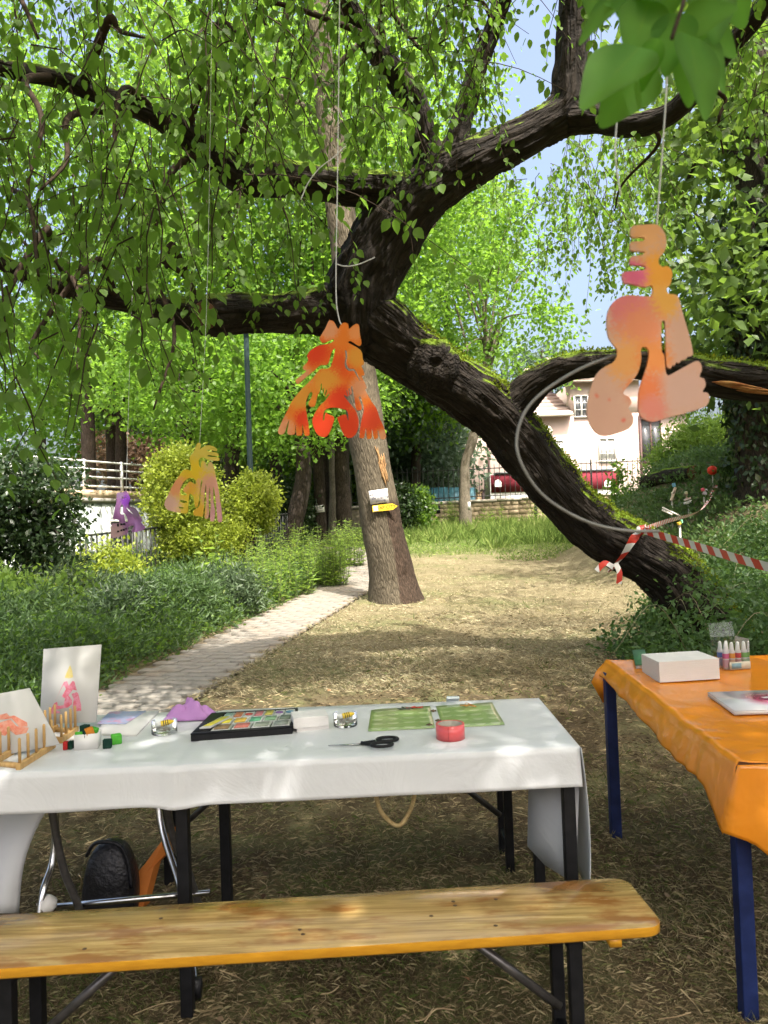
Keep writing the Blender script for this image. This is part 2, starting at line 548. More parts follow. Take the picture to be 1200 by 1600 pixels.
for r in range(6):
    x = xa + (0.2 if r % 2 else 0)
    while x < xb:
        wd = random.uniform(0.26, 0.5); ht = 0.175
        z = wz(x) - 0.1 - (r + 1) * 0.185 + 0.01
        if z < float(gz(x, WY)) - 0.3: break
        mb = MB(); e = 0.02
        q = [random.uniform(0, 0.018) for _ in range(8)]
        f0 = WY - 0.02; f1 = WY - 0.045 - random.uniform(0, 0.025)
        V = [(x, f0, z), (x + wd, f0, z), (x + wd, f0, z + ht), (x, f0, z + ht), (x + e + q[0], f1, z + e + q[1]), (x + wd - e - q[2], f1, z + e + q[3]), (x + wd - e - q[4], f1, z + ht - e - q[5]), (x + e + q[6], f1, z + ht - e - q[7])]
        mb.put(V, [(4, 5, 6, 7), (0, 1, 5, 4), (1, 2, 6, 5), (2, 3, 7, 6), (3, 0, 4, 7)])
        mb.put([(x, WY + 0.02, z), (x + wd, WY + 0.02, z), (x + wd, WY + 0.02, z + ht), (x, WY + 0.02, z + ht)], [(0, 1, 2, 3)])
        if 2.0 < x + wd and x < 10.5: mb.build('stone', stone_m, wl)
        x += wd + 0.02
x = xa
while x < xb:
    mb = MB(); x2 = min(x + 0.98, xb)
    mb.hexa([(x, WY - 0.09, wz(x) - 0.1), (x2, WY - 0.09, wz(x2) - 0.1), (x2, WY + 0.46, wz(x2) - 0.1), (x, WY + 0.46, wz(x) - 0.1), (x, WY - 0.09, wz(x)), (x2, WY - 0.09, wz(x2)), (x2, WY + 0.46, wz(x2)), (x, WY + 0.46, wz(x))])
    mb.build('cap_stone', capst_m, wl)
    x += 1.0
fn_ = thing('iron_fence', (4, WY + 0.2, wz(4)), 'tall dark iron railing on top of the stone wall', 'fence')
barV, barF = [], []
mb = MB(); mb.tube([(0, 0, 0), (0, 0, 1.36), (0, 0, 1.42)], [0.014, 0.014, 0.002], 6, False)
bar_me = raw_mesh('bar', np.array(mb.v), mb.f); bar_me.materials.append(IRON)
x = xa
while x < xb:
    inst('bar', bar_me, (x, WY + 0.2, wz(x)), fn_)
    x += 0.205
for hz in (0.14, 1.24):
    mb = MB(); mb.bar((xa, WY + 0.2, wz(xa) + hz), (xb, WY + 0.2, wz(xb) + hz), 0.025, 0.04); mb.build('rail', IRON, fn_)
for x in np.arange(xa + 1.0, xb, 2.46):
    mb = MB(); mb.box((x, WY + 0.235, wz(x) + 0.7), (0.05, 0.03, 1.4)); mb.build('post', IRON, fn_)

# ------------------------------------------------------------------ pink house
HY = 38.0
pink_m = mat('pale_pink_render', (0.52, 0.405, 0.36), (0.46, 0.36, 0.32), 1.2, 0.9, 0.1, 0.15, 40)
roof_m = mat('grey_pink_roof', (0.42, 0.34, 0.30), (0.33, 0.25, 0.22), 6, 0.8, 0.2, 0.3, 30)
frame_m = mat('white_window_frame', (0.72, 0.70, 0.67), None, 6, 0.5)
pane_m = mat('dark_pane', (0.05, 0.055, 0.06), (0.10, 0.10, 0.105), 1.5, 0.12, 0.6)
curtain_m = mat('curtained_pane', (0.42, 0.41, 0.40), (0.30, 0.30, 0.30), 5, 0.25, 0.6, stretch=(3, 1, 1))
brown_m = mat('brown_pipe', (0.10, 0.055, 0.05), None, 8, 0.6)
def hp(px, py, d=HY): return P(px, py, d)
house = thing('house', (hp(880, 700)[0], HY, 1.2), 'pale pink house with white casement windows behind the iron railing', 'house')
L = hp(727, 700)[0]; Rr = hp(1075, 700)[0]
ezl = hp(820, 651)[2]; topz = hp(930, 596)[2]
D0, D1 = HY, HY + 9
xs = hp(893, 640)[0]; xs2 = hp(1000, 640)[0]
mb = MB()
mb.hexa([(L, D0, 0.6), (Rr, D0, 0.6), (Rr, D1, 0.6), (L, D1, 0.6), (L, D0, ezl), (Rr, D0, ezl), (Rr, D1, ezl), (L, D1, ezl)])
mb.build('wall', pink_m, house)
mb = MB()
mb.hexa([(xs, D0 - 0.004, ezl), (xs2, D0 - 0.004, ezl), (xs2, D1 - 1, ezl), (xs, D1 - 1, ezl), (xs, D0 - 0.004, topz), (xs2, D0 - 0.004, topz), (xs2, D1 - 1, topz), (xs, D1 - 1, topz)])
mb.build('upper_wall', pink_m, house)
# lower lean-to roofs, built as courses of tiles
def tiled_roof(x0, x1, y0, z0, y1, z1, n):
    r = MB(); ln = math.hypot(y1 - y0, z1 - z0)
    r.hexa([(x0, y0, z0 - 0.12), (x1, y0, z0 - 0.12), (x1, y1, z1 - 0.12), (x0, y1, z1 - 0.12), (x0, y0, z0), (x1, y0, z0), (x1, y1, z1), (x0, y1, z1)])
    ro = r.build('roof', roof_m, house)
    for k in range(n):
        t0, t1 = k / n, (k + 1.15) / n
        c = MB(); a = (y0 + (y1 - y0) * t0, z0 + (z1 - z0) * t0); b = (y0 + (y1 - y0) * min(t1, 1), z0 + (z1 - z0) * min(t1, 1))
        c.hexa([(x0 - .02, a[0], a[1] + 0.004), (x1 + .02, a[0], a[1] + 0.004), (x1 + .02, b[0], b[1] + 0.004), (x0 - .02, b[0], b[1] + 0.004), (x0 - .02, a[0], a[1] + 0.085), (x1 + .02, a[0], a[1] + 0.085), (x1 + .02, b[0], b[1] + 0.01), (x0 - .02, b[0], b[1] + 0.01)])
        c.build('tile_course', roof_m, ro)
tiled_roof(L - 0.3, xs - 0.03, D0 - 0.35, ezl + 0.02, D0 + 4.5, ezl + 2.1, 7)
tiled_roof(xs2 + 0.03, Rr + 0.3, D0 - 0.35, ezl + 0.02, D0 + 4.5, ezl + 2.1, 7)
tiled_roof(xs - 0.3, xs2 + 0.3, D0 - 0.4, topz + 0.02, D0 + 4.2, topz + 2.2, 7)
mb = MB(); mb.bar((L - 0.3, D0 - 0.42, ezl - 0.02), (xs - 0.03, D0 - 0.42, ezl - 0.02), 0.12, 0.12); mb.build('gutter', capst_m, house)
mb = MB(); mb.box((hp(850, 600)[0], D0 + 3.2, ezl + 2.2), (0.7, 0.6, 1.6)); mb.build('chimney', pink_m, house)
def window(parent, x0, x1, z0, z1, y, pm, rows=3, dep=0.12, frame=frame_m):
    wn = MB()
    wn.box(((x0 + x1) / 2, y - 0.02, z1 + 0.03), (x1 - x0 + 0.12, 0.09, 0.06)); wn.box(((x0 + x1) / 2, y - 0.02, z0 - 0.03), (x1 - x0 + 0.12, 0.14, 0.06))
    wn.box((x0 - 0.03, y - 0.02, (z0 + z1) / 2), (0.06, 0.09, z1 - z0)); wn.box((x1 + 0.03, y - 0.02, (z0 + z1) / 2), (0.06, 0.09, z1 - z0))
    wn.box(((x0 + x1) / 2, y - 0.01, (z0 + z1) / 2), (0.08, 0.07, z1 - z0))
    for k in range(1, rows):
        wn.box(((x0 + x1) / 2, y - 0.005, z0 + (z1 - z0) * k / rows), (x1 - x0, 0.04, 0.03))
    fr = wn.build('window', frame, parent)
    xm = (x0 + x1) / 2
    for a, b in ((x0, xm - 0.04), (xm + 0.04, x1)):
        MB().box(((a + b) / 2, y + 0.002, (z0 + z1) / 2), (b - a, 0.025, z1 - z0)).build('pane', pm, fr)
    return fr
for (a, b, c_, d_, pm) in ((858, 879, 689, 722, curtain_m), (938, 959, 686, 720, curtain_m), (899, 917, 619, 651, pane_m)):
    p0, p1 = hp(a, d_), hp(b, c_)
    window(house, p0[0], p1[0], p0[2], p1[2], D0 - 0.02, pm)
p0, p1 = hp(1004, 722), hp(1030, 656)
window(house, p0[0], p1[0], p0[2], p1[2], D0 - 0.02, pane_m, 1, frame=brown_m)
for px in (763, 1001):
    mb = MB(); q = hp(px, 700); mb.tube([(q[0], D0 - 0.07, 1.0), (q[0], D0 - 0.07, ezl - 0.1)], 0.055, 8); mb.build('downpipe', brown_m, house)

# ------------------------------------------------------------------ red and white trailer on the street behind the fence
VY = 34.0
q0, q1 = P(765, 738, VY), P(968, 738, VY)
zt = P(865, 738, VY)[2]; zb = P(865, 766, VY)[2]
tr_ = thing('trailer', ((q0[0] + q1[0]) / 2, VY + 1, zt - 2.3), 'long white trailer with a red band parked behind the railing', 'trailer')
white_body = mat('white_bodywork', (0.70, 0.69, 0.68), None, 2, 0.4, 0.5)
red_m = mat('red_band', (0.17, 0.022, 0.035), (0.14, 0.02, 0.03), 3, 0.8, 0.2)
MB().box(((q0[0] + q1[0]) / 2, VY + 1.05, (zt + zt - 2.0) / 2), (q1[0] - q0[0], 2.0, 2.0)).build('body', white_body, tr_, bevel=0.02)
band = MB().box(((q0[0] + q1[0]) / 2, VY + 0.03, (zt + zb) / 2 - 0.02), (q1[0] - q0[0] - 0.1, 0.04, zt - zb)).build('red_band', red_m, tr_)
MB().box(((q0[0] + q1[0]) / 2, VY + 0.4, zt + 0.05), (q1[0] - q0[0] - 0.5, 0.9, 0.07)).build('roof_rack', mat('grey_rack', (0.2, 0.22, 0.25)), tr_)
for x in (q0[0] + 0.8, q1[0] - 0.8):
    MB().lathe([(0.05, -0.1), (0.36, -0.1), (0.4, -0.04), (0.4, 0.08), (0.3, 0.1)], (x, VY + 0.05, zt - 2.2), 16, (0, 1, 0)).build('wheel', BLACK, tr_)
em = mat('white_emblem', (0.75, 0.74, 0.72)); ye = mat('yellow_lettering', (0.75, 0.5, 0.05))
for px in (778, 950):
    e = P(px, 755, VY); s_ = 0.16
    V, F = flat_shape([(-1, -1), (1, -1), (1, 0.2), (0.6, 0.8), (0, 1.1), (-0.6, 0.8), (-1, 0.2)], [], 0.01, lambda v: (e[0] + v[0] * s_, VY + 0.002 + v[2], e[2] + v[1] * s_))
    add('emblem', V, F, em, band)
e = P(893, 757, VY)
for k in range(4):
    MB().box((e[0] - 0.24 + k * 0.15, VY + 0.004, e[2] + (0.03 if k % 2 else 0)), (0.1, 0.012, 0.10 + 0.05 * (k % 2))).build('letter', ye, band)
# crates and bin on the street, left of the trailer
for nm, px0, px1, py0, py1, col, lb, ct in (('cardboard_box', 746, 752, 770, 783, (0.42, 0.3, 0.18), 'small brown box behind the railing left of the trailer', 'box'),
                                             ('litter_bin', 753, 757, 767, 784, (0.05, 0.03, 0.03), 'narrow dark bin beside the trailer behind the railing', 'bin')):
    a = P(px0, py1, 33.0); b = P(px1, py0, 33.0)
    tt = thing(nm, ((a[0] + b[0]) / 2, 33.2, float(gz(a[0], 33.2))), lb, ct)
    m_ = mat(nm + '_board', col)
    MB().hexa([(a[0], 33, gz(a[0], 33.2)), (b[0], 33, gz(a[0], 33.2)), (b[0], 33.4, gz(a[0], 33.2)), (a[0], 33.4, gz(a[0], 33.2)), (a[0] - .02, 33, b[2]), (b[0] + .02, 33, b[2]), (b[0] + .02, 33.4, b[2]), (a[0] - .02, 33.4, b[2])]).build('body', m_, tt)
    MB().box(((a[0] + b[0]) / 2, 33.2, b[2] + 0.02), (b[0] - a[0] + 0.08, 0.45, 0.04)).build('lid', m_, tt)

# teal hoarding panels behind the fence
te = mat('teal_sheet', (0.035, 0.15, 0.19), (0.03, 0.11, 0.15), 3, 0.5, 0.4)
for i, (pa, pb) in enumerate(((652, 672), (673, 700), (701, 728), (729, 742))):
    a = P(pa, 762, 31.8); b = P(pb, 762, 31.8)
    hb = MB()
    n = 10
    V = []; F = []
    for k in range(n + 1):
        x = a[0] + (b[0] - a[0]) * k / n
        yy = 31.8 + (0.03 if k % 2 else 0)
        V += [(x, yy, float(gz(x, 31.8)) - 0.1), (x, yy, a[2])]
    F = [(2 * k, 2 * k + 2, 2 * k + 3, 2 * k + 1) for k in range(n)]
    o = add('hoarding', V, F, te, solid=0.02)
    tag(o, ['teal sheet hoarding panel nearest the red and white sign', 'teal hoarding panel second from the red and white sign', 'teal hoarding panel just left of the slender tree trunk', 'teal hoarding strip half hidden by the slender tree trunk'][i], 'hoarding', 'teal panels behind the railing')
# red/white notice on the fence, far left of the wall
s0, s1 = P(632, 823, 29.6), P(641, 795, 29.6)
ts = thing('notice_board', ((s0[0] + s1[0]) / 2, 29.6, float(gz(s0[0], 29.6))), 'small white notice with a red top beside the clipped dark shrub', 'sign')
MB().box(((s0[0] + s1[0]) / 2, 29.6, (s0[2] + s1[2]) / 2), (s1[0] - s0[0] + 0.12, 0.02, s1[2] - s0[2])).build('panel', WHITE, ts)
MB().box(((s0[0] + s1[0]) / 2, 29.588, s1[2] - 0.13), (s1[0] - s0[0] + 0.1, 0.01, 0.24)).build('red_header', red_m, ts)
MB().bar(((s0[0] + s1[0]) / 2, 29.63, float(gz(s0[0], 29.6)) - 0.05), ((s0[0] + s1[0]) / 2, 29.63, s1[2]), 0.05).build('post', IRON, ts)

# ------------------------------------------------------------------ globe lamp with two heads
LY = 29.0
lp = P(838, 815, LY); zr = P(838, 691, LY)[2]
lamp = thing('street_lamp', (lp[0], LY, float(gz(lp[0], LY))), 'dark street lamp with two pale globes behind the leaning trunk', 'lamp')
MB().tube([(lp[0], LY, float(gz(lp[0], LY)) - 0.05), (lp[0], LY, float(gz(lp[0], LY)) + 0.6), (lp[0], LY, zr + 0.05)], [0.075, 0.06, 0.05], 10).build('post', IRON, lamp)
gh = P(853, 691, LY)[0] - lp[0]
MB().bar((lp[0] - gh, LY, zr), (lp[0] + gh, LY, zr), 0.06).build('crossbar', IRON, lamp)
globe_m = mat('cream_globe', (0.72, 0.66, 0.48), (0.62, 0.56, 0.40), 3, 0.2, 0.5)
for s_ in (-1, 1):
    c0 = np.array([lp[0] + s_ * gh, LY, zr])
    st = MB().tube([c0 + (0, 0, -0.12), c0 + (0, 0, 0.18)], 0.05, 8).build('stem', IRON, lamp)
    MB().lathe([(0.06, 0.16), (0.17, 0.2), (0.25, 0.3), (0.265, 0.42), (0.22, 0.54), (0.12, 0.61), (0.0, 0.63)], c0, 18).build('globe', globe_m, lamp, smooth=True)

# tall dark green lamp post by the path
b = G(396, 897)
tp = P(386, 560, b[1])
post = thing('lamp_post', b, 'tall dark green lamp post standing in the weeds left of the path', 'lamp post')
gm = mat('dark_green_paint', (0.010, 0.024, 0.022), (0.016, 0.032, 0.03), 20, 0.7, 0.2)
MB().tube([b - (0, 0, 0.1), b + (0, 0, 0.9), b + (0, 0, 0.92), (b[0], b[1], 5.4)], [0.075, 0.075, 0.055, 0.05], 14).build('pole', gm, post, smooth=True)
MB().lathe([(0.0, 0), (0.12, 0.02), (0.16, 0.10), (0.25, 0.16), (0.25, 0.2), (0.0, 0.3)], (b[0], b[1], 5.4), 16).build('lamp_head', gm, post)
MB().lathe([(0.13, 0), (0.13, 0.06), (0.08, 0.1)], b - (0, 0, 0.03), 14).build('base', gm, post)

# ------------------------------------------------------------------ white building at the left with roof terrace
A = P(60, 840, 20.0); B = P(262, 840, 24.0)
ab = unit(np.array([B[0] - A[0], B[1] - A[1], 0])); nrm_ = np.array([ab[1], -ab[0], 0])
A = A - ab * 4; B = B + ab * 2
wb = thing('annexe_building', ((A[0] + B[0]) / 2, (A[1] + B[1]) / 2, -0.6), 'low white annexe with a railed roof terrace behind the garden fence', 'building')
ww = mat('white_wall_panel', (0.48, 0.52, 0.51), (0.44, 0.475, 0.465), 3, 0.7, 0.2, 0.2, 8, stretch=(6, 6, 0.3))
tanp = mat('tan_parapet', (0.52, 0.40, 0.27), None, 3, 0.8); grp = mat('grey_fascia', (0.34, 0.33, 0.30), (0.24, 0.23, 0.21), 4, 0.8)
ztop = P(180, 785, 21.8)[2]
def wall_quad(off0, off1, z0, z1, name, m, par=wb, a=A, b=B):
    p = [a + nrm_ * off1, b + nrm_ * off1, b - nrm_ * off0, a - nrm_ * off0]
    return MB().hexa([(q[0], q[1], z0) for q in p] + [(q[0], q[1], z1) for q in p]).build(name, m, par)
wall_quad(6, 0, -0.9, ztop, 'wall', ww)
wall_quad(6.05, 0.08, ztop, ztop + 0.13, 'fascia', grp)
wall_quad(6.0, 0.02, ztop + 0.13, ztop + 0.36, 'parapet', tanp)
k = 0
while k < 22:                       # vertical cladding boards
    p = A + ab * (0.3 + k * 0.5)
    MB().box((p[0] + nrm_[0] * 0.012, p[1] + nrm_[1] * 0.012, (ztop - 0.9) / 2), (0.46, 0.03, ztop + 0.86), ab).build('cladding_board', ww, wb)
    k += 1
rail_m = mat('white_rail', (0.75, 0.75, 0.74), None, 5, 0.4, 0.5)
for hz in (0.12, 0.38, 0.60, 0.82):
    pa, pb = A - nrm_ * 0.15, B - nrm_ * 0.15
    MB().bar((pa[0], pa[1], ztop + 0.36 + hz), (pb[0], pb[1], ztop + 0.36 + hz), 0.05).build('terrace_rail', rail_m, wb)
Ln = np.linalg.norm(B - A)
for s_ in np.arange(0.2, Ln, 1.35):
    q = A + ab * s_ - nrm_ * 0.15
    MB().box((q[0], q[1], ztop + 0.36 + 0.42), (0.06, 0.06, 0.9), ab).build('rail_post', rail_m, wb)
wq = P(196, 842, 22.3)
tq = np.dot(wq - A, ab); wq = A + ab * tq
fr = MB()
for (dx, dz, sx_, sz_) in ((0, 0.42, 1.0, 0.06), (0, -0.42, 1.0, 0.06), (-0.47, 0, 0.06, 0.9), (0.47, 0, 0.06, 0.9), (0, 0, 0.07, 0.8)):
    q = wq + ab * dx + nrm_ * 0.05; fr.box((q[0], q[1], wq[2] + dz), (sx_, 0.08, sz_), ab)
fr = fr.build('window', frame_m, wb)
for dx in (-0.24, 0.24):
    q = wq + ab * dx + nrm_ * 0.04
    MB().box((q[0], q[1], wq[2]), (0.42, 0.03, 0.8), ab).build('pane', pane_m, fr)
acm = mat('grey_unit', (0.33, 0.34, 0.36), None, 6, 0.5)
for k, lb in ((0, 'grey ventilation unit on the annexe roof, left one'), (1, 'grey ventilation unit on the annexe roof, right one')):
    q = A + ab * (4.4 + k * 1.3) - nrm_ * 1.4
    u = thing('ventilation_unit', (q[0], q[1], ztop + 0.36), lb, 'vent unit', 'vent units on the annexe roof')
    MB().box((q[0], q[1], ztop + 0.36 + 0.3), (0.95, 0.5, 0.6), ab).build('casing', acm, u, bevel=0.03)
    MB().lathe([(0.0, 0.0), (0.2, 0.0), (0.22, 0.02), (0.22, 0.05)], (q[0] + nrm_[0] * 0.26, q[1] + nrm_[1] * 0.26, ztop + 0.36 + 0.3), 16, nrm_).build('fan_grille', IRON, u)

# dark palisade fence in front of it
f0 = G(-60, 985); f1 = G(470, 862)
pf = thing('garden_fence', (f0 + f1) / 2, 'dark garden palisade fence between the shrubs and the white annexe', 'fence')
dirf = unit(f1 - f0); Lf = np.linalg.norm(f1 - f0)
mb = MB(); mb.box((0, 0, 0.53), (0.022, 0.022, 1.06)); pal_me = raw_mesh('bar', np.array(mb.v), mb.f); pal_me.materials.append(IRON)
n = int(Lf / 0.13)
for k in range(n):
    q = f0 + dirf * (k * 0.13); z = float(gz(q[0], q[1]))
    inst('bar', pal_me, (q[0], q[1], z - 0.05), pf)
nseg = 12
for hz in (0.18, 1.0):
    pts = [f0 + dirf * Lf * k / nseg for k in range(nseg + 1)]
    MB().tube([(q[0], q[1], float(gz(q[0], q[1])) + hz) for q in pts], 0.02, 6).build('rail', IRON, pf)
# ------------------------------------------------------------------ foliage helpers
_L8 = np.array([(0, 0, 0), (-.25, .16, .05), (-.36, .42, .07), (-.27, .72, .04), (0, 1.06, -.07), (.27, .72, .04), (.36, .42, .07), (.25, .16, .05), (0, .45, -.015)])
_F8 = np.array([(0, 8, 1), (1, 8, 2), (2, 8, 3), (3, 8, 4), (4, 8, 5), (5, 8, 6), (6, 8, 7), (7, 8, 0)])
_L4 = np.array([(0, 0, 0), (-.3, .5, .07), (0, 1.0, -.03), (.3, .5, .07)])
_F4 = np.array([(0, 2, 1), (0, 3, 2)])
_LM = np.array([(0, 0, 0), (-.24, .03, .05), (-.44, .24, .05), (-.36, .5, .04), (-.17, .82, .0), (0, 1.15, -.1), (.17, .82, .0), (.36, .5, .04), (.44, .24, .05), (.24, .03, .05), (0, .4, -.03)])
_FM = np.array([(i, 10, (i + 1) % 10)[::1] for i in range(10)])
_LN = np.array([(0, 0, 0), (-.11, .4, .03), (0, 1.0, -.05), (.11, .4, .03)])

def leaves(name, pos, axis, nrm, size, m, parent=None, tmpl='L4', v=None, base=None):
    T, F = {'L8': (_L8, _F8), 'L4': (_L4, _F4), 'LN': (_LN, _F4), 'LM': (_LM, _FM)}[tmpl]
    pos = np.asarray(pos, float); N = len(pos)
    axis = unit(axis); side = unit(np.cross(axis, nrm)); nn = np.cross(side, axis)
    size = np.broadcast_to(np.asarray(size, float), (N,))
    V = pos[:, None, :] + size[:, None, None] * (T[None, :, 0, None] * side[:, None, :] + T[None, :, 1, None] * axis[:, None, :] + T[None, :, 2, None] * nn[:, None, :])
    k = len(T)
    FF = (np.arange(N)[:, None, None] * k + F[None]).reshape(-1, 3)
    if v is None: v = rng.random(N)
    o = add(name, V.reshape(-1, 3), FF, m, parent, attr={'v': np.asarray(v).ravel() if np.ndim(v) == 2 else np.repeat(v, k)}, base=base)
    return o

def rdir(n, bias=(0, 0, 0)):
    return unit(rng.normal(size=(n, 3)) + np.array(bias))

def clumps(centers, per, cr, size, flat=0.75, droop=-0.35, up=0.8):
    n = len(centers) * per
    c = np.repeat(np.asarray(centers), per, 0)
    cr = np.repeat(np.broadcast_to(np.asarray(cr, float), (len(centers),)), per)
    o = rng.normal(size=(n, 3)) * 0.45
    o[:, 2] *= flat
    pos = c + o * cr[:, None]
    ax = unit(o * 0.6 + rng.normal(size=(n, 3)) * 0.7 + np.array([0, 0, droop]))
    nr = unit(rng.normal(size=(n, 3)) * 0.8 + np.array([0, 0, up]))
    cv = np.repeat(rng.random(len(centers)), per)
    v = np.clip(0.5 * cv + 0.5 * rng.random(n), 0, 1)
    return pos, ax, nr, size * rng.uniform(0.65, 1.25, n), v

def ell(n, c, r, lo=0.45):
    d = unit(rng.normal(size=(n, 3)))
    rad = lo + (1 - lo) * rng.random(n) ** 0.6
    return np.array(c) + d * rad[:, None] * np.array(r)

LEAF_OLD = leaf_mat('old_tree_leaf', (0.04, 0.08, 0.014), (0.10, 0.175, 0.03), (0.30, 0.55, 0.055), 0.55, 0.55, 0.25)
LEAF_NEAR = leaf_mat('near_leaf', (0.05, 0.13, 0.02), (0.10, 0.24, 0.04), (0.30, 0.64, 0.06), 0.6, 0.6, 0.2)
LEAF_SUN = leaf_mat('sunny_leaf', (0.05, 0.10, 0.014), (0.115, 0.22, 0.032), (0.36, 0.64, 0.06), 0.58)
LEAF_MID = leaf_mat('mid_green_leaf', (0.04, 0.085, 0.016), (0.10, 0.18, 0.032), (0.32, 0.52, 0.05), 0.52)
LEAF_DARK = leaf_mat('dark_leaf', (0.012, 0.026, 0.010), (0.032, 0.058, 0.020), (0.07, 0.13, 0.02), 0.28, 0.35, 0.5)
LEAF_BLUE = leaf_mat('grey_green_leaf', (0.05, 0.085, 0.055), (0.10, 0.15, 0.095), (0.18, 0.28, 0.13), 0.4)
LEAF_YEL = leaf_mat('golden_leaf', (0.08, 0.12, 0.016), (0.30, 0.37, 0.05), (0.56, 0.64, 0.06), 0.45)
LEAF_CHEST = leaf_mat('chestnut_leaf', (0.035, 0.06, 0.014), (0.075, 0.125, 0.03), (0.26, 0.42, 0.05), 0.45)
LEAF_COPPER = leaf_mat('copper_leaf', (0.16, 0.09, 0.055), (0.34, 0.22, 0.15), (0.40, 0.25, 0.15), 0.35)
LEAF_CONIF = leaf_mat('conifer_needle', (0.03, 0.055, 0.028), (0.085, 0.125, 0.06), (0.13, 0.21, 0.08), 0.3)
LEAF_BAMB = leaf_mat('bamboo_leaf', (0.07, 0.14, 0.025), (0.17, 0.27, 0.055), (0.40, 0.58, 0.08), 0.5)
LEAF_WEED = leaf_mat('weed_leaf', (0.07, 0.13, 0.025), (0.18, 0.29, 0.06), (0.44, 0.64, 0.08), 0.5)
LEAF_COVER = leaf_mat('ground_cover_leaf', (0.022, 0.045, 0.016), (0.09, 0.15, 0.055), (0.20, 0.33, 0.07), 0.4)
LEAF_BRAM = leaf_mat('bramble_leaf', (0.022, 0.05, 0.016), (0.07, 0.13, 0.04), (0.18, 0.32, 0.06), 0.4)
BARK_OLD = bark_mat('old_bark', (0.008, 0.0065, 0.0055), (0.028, 0.022, 0.017), (0.15, 0.23, 0.015), 0.34, 1.0)
BARK_GREY = bark_mat('grey_bark', (0.075, 0.062, 0.045), (0.18, 0.155, 0.115), None, 0, 1.6)
BARK_T2 = bark_mat('stained_grey_bark', (0.045, 0.037, 0.025), (0.115, 0.096, 0.066), None, 0, 1.6, True, (0.020, 0.013, 0.009))
BARK_DARK = bark_mat('dark_bark', (0.012, 0.010, 0.008), (0.055, 0.042, 0.032), None, 0, 1.5)
TWIG = mat('twig_bark', (0.05, 0.035, 0.024), (0.03, 0.022, 0.016), 30, 0.9, 0.1)

def bark_tube(pts, r, n=20, bump=0.02, seed=0):
    """tube with seamless bark coordinates and lumpy radius"""
    V, F, U = tube_geo(pts, r, n)
    rr = np.repeat(r, n); a = U[:, 0] * 6.28318
    bk = np.stack([np.cos(a) * rr, np.sin(a) * rr, U[:, 1] * 0.2], 1)
    c = np.repeat(pts, n, 0)
    d = unit(V - c)
    V = V + d * (rr * 0.10 * vnoise(V * 2.2, seed) + bump * vnoise(bk * 18, seed + 1))[:, None]
    return V, F, bk

def tree(name, label, trunk_pts, trunk_r, crown_c, crown_r, nclump, per, leaf, lm, bm, cr=0.5, cat='tree', group=None, lo=0.4, limbs=9, tmpl='L4', extra=None, drop=None, nlimb_r=0.28):
    tp = spline(trunk_pts, 8)
    tr = np.interp(np.linspace(0, 1, len(tp)), np.linspace(0, 1, len(trunk_r)), trunk_r)
    base = tp[0]
    o = thing(name, (base[0], base[1], float(gz(base[0], base[1]))), label, cat, group)
    V, F, bk = bark_tube(tp, tr, 22, 0.012, 3)
    add('trunk', V, F, bm, o, True, attr={'bark': bk})
    cs = ell(nclump, crown_c, crown_r, lo)
    if extra is not None: cs = np.concatenate([cs, extra])
    if drop is not None: cs = cs[~drop(cs)]
    allV, allF, allB, off = [], [], [], 0
    top = tp[-1]
    for k in range(limbs):
        tgt = cs[rng.integers(len(cs))]
        s = tp[int(len(tp) * rng.uniform(0.62, 0.98))]
        mid = s * 0.5 + tgt * 0.5 + np.array([0, 0, 0.25 * np.linalg.norm(tgt - s) * rng.uniform(0.2, 1)]) + rng.normal(size=3) * 0.15
        pts = spline([s, mid, tgt], 7)
        r0 = max(0.02, trunk_r[-1] * rng.uniform(0.45, 0.8))
        V, F, bk = bark_tube(pts, np.linspace(r0, r0 * 0.15, len(pts)), 7, 0.004, k)
        add('branch', V, F, bm, o, True, attr={'bark': bk})
    pos, ax, nr, sz, v = clumps(cs, per, cr, leaf)
    leaves('crown', pos, ax, nr, sz, lm, o, tmpl, v)
    return o

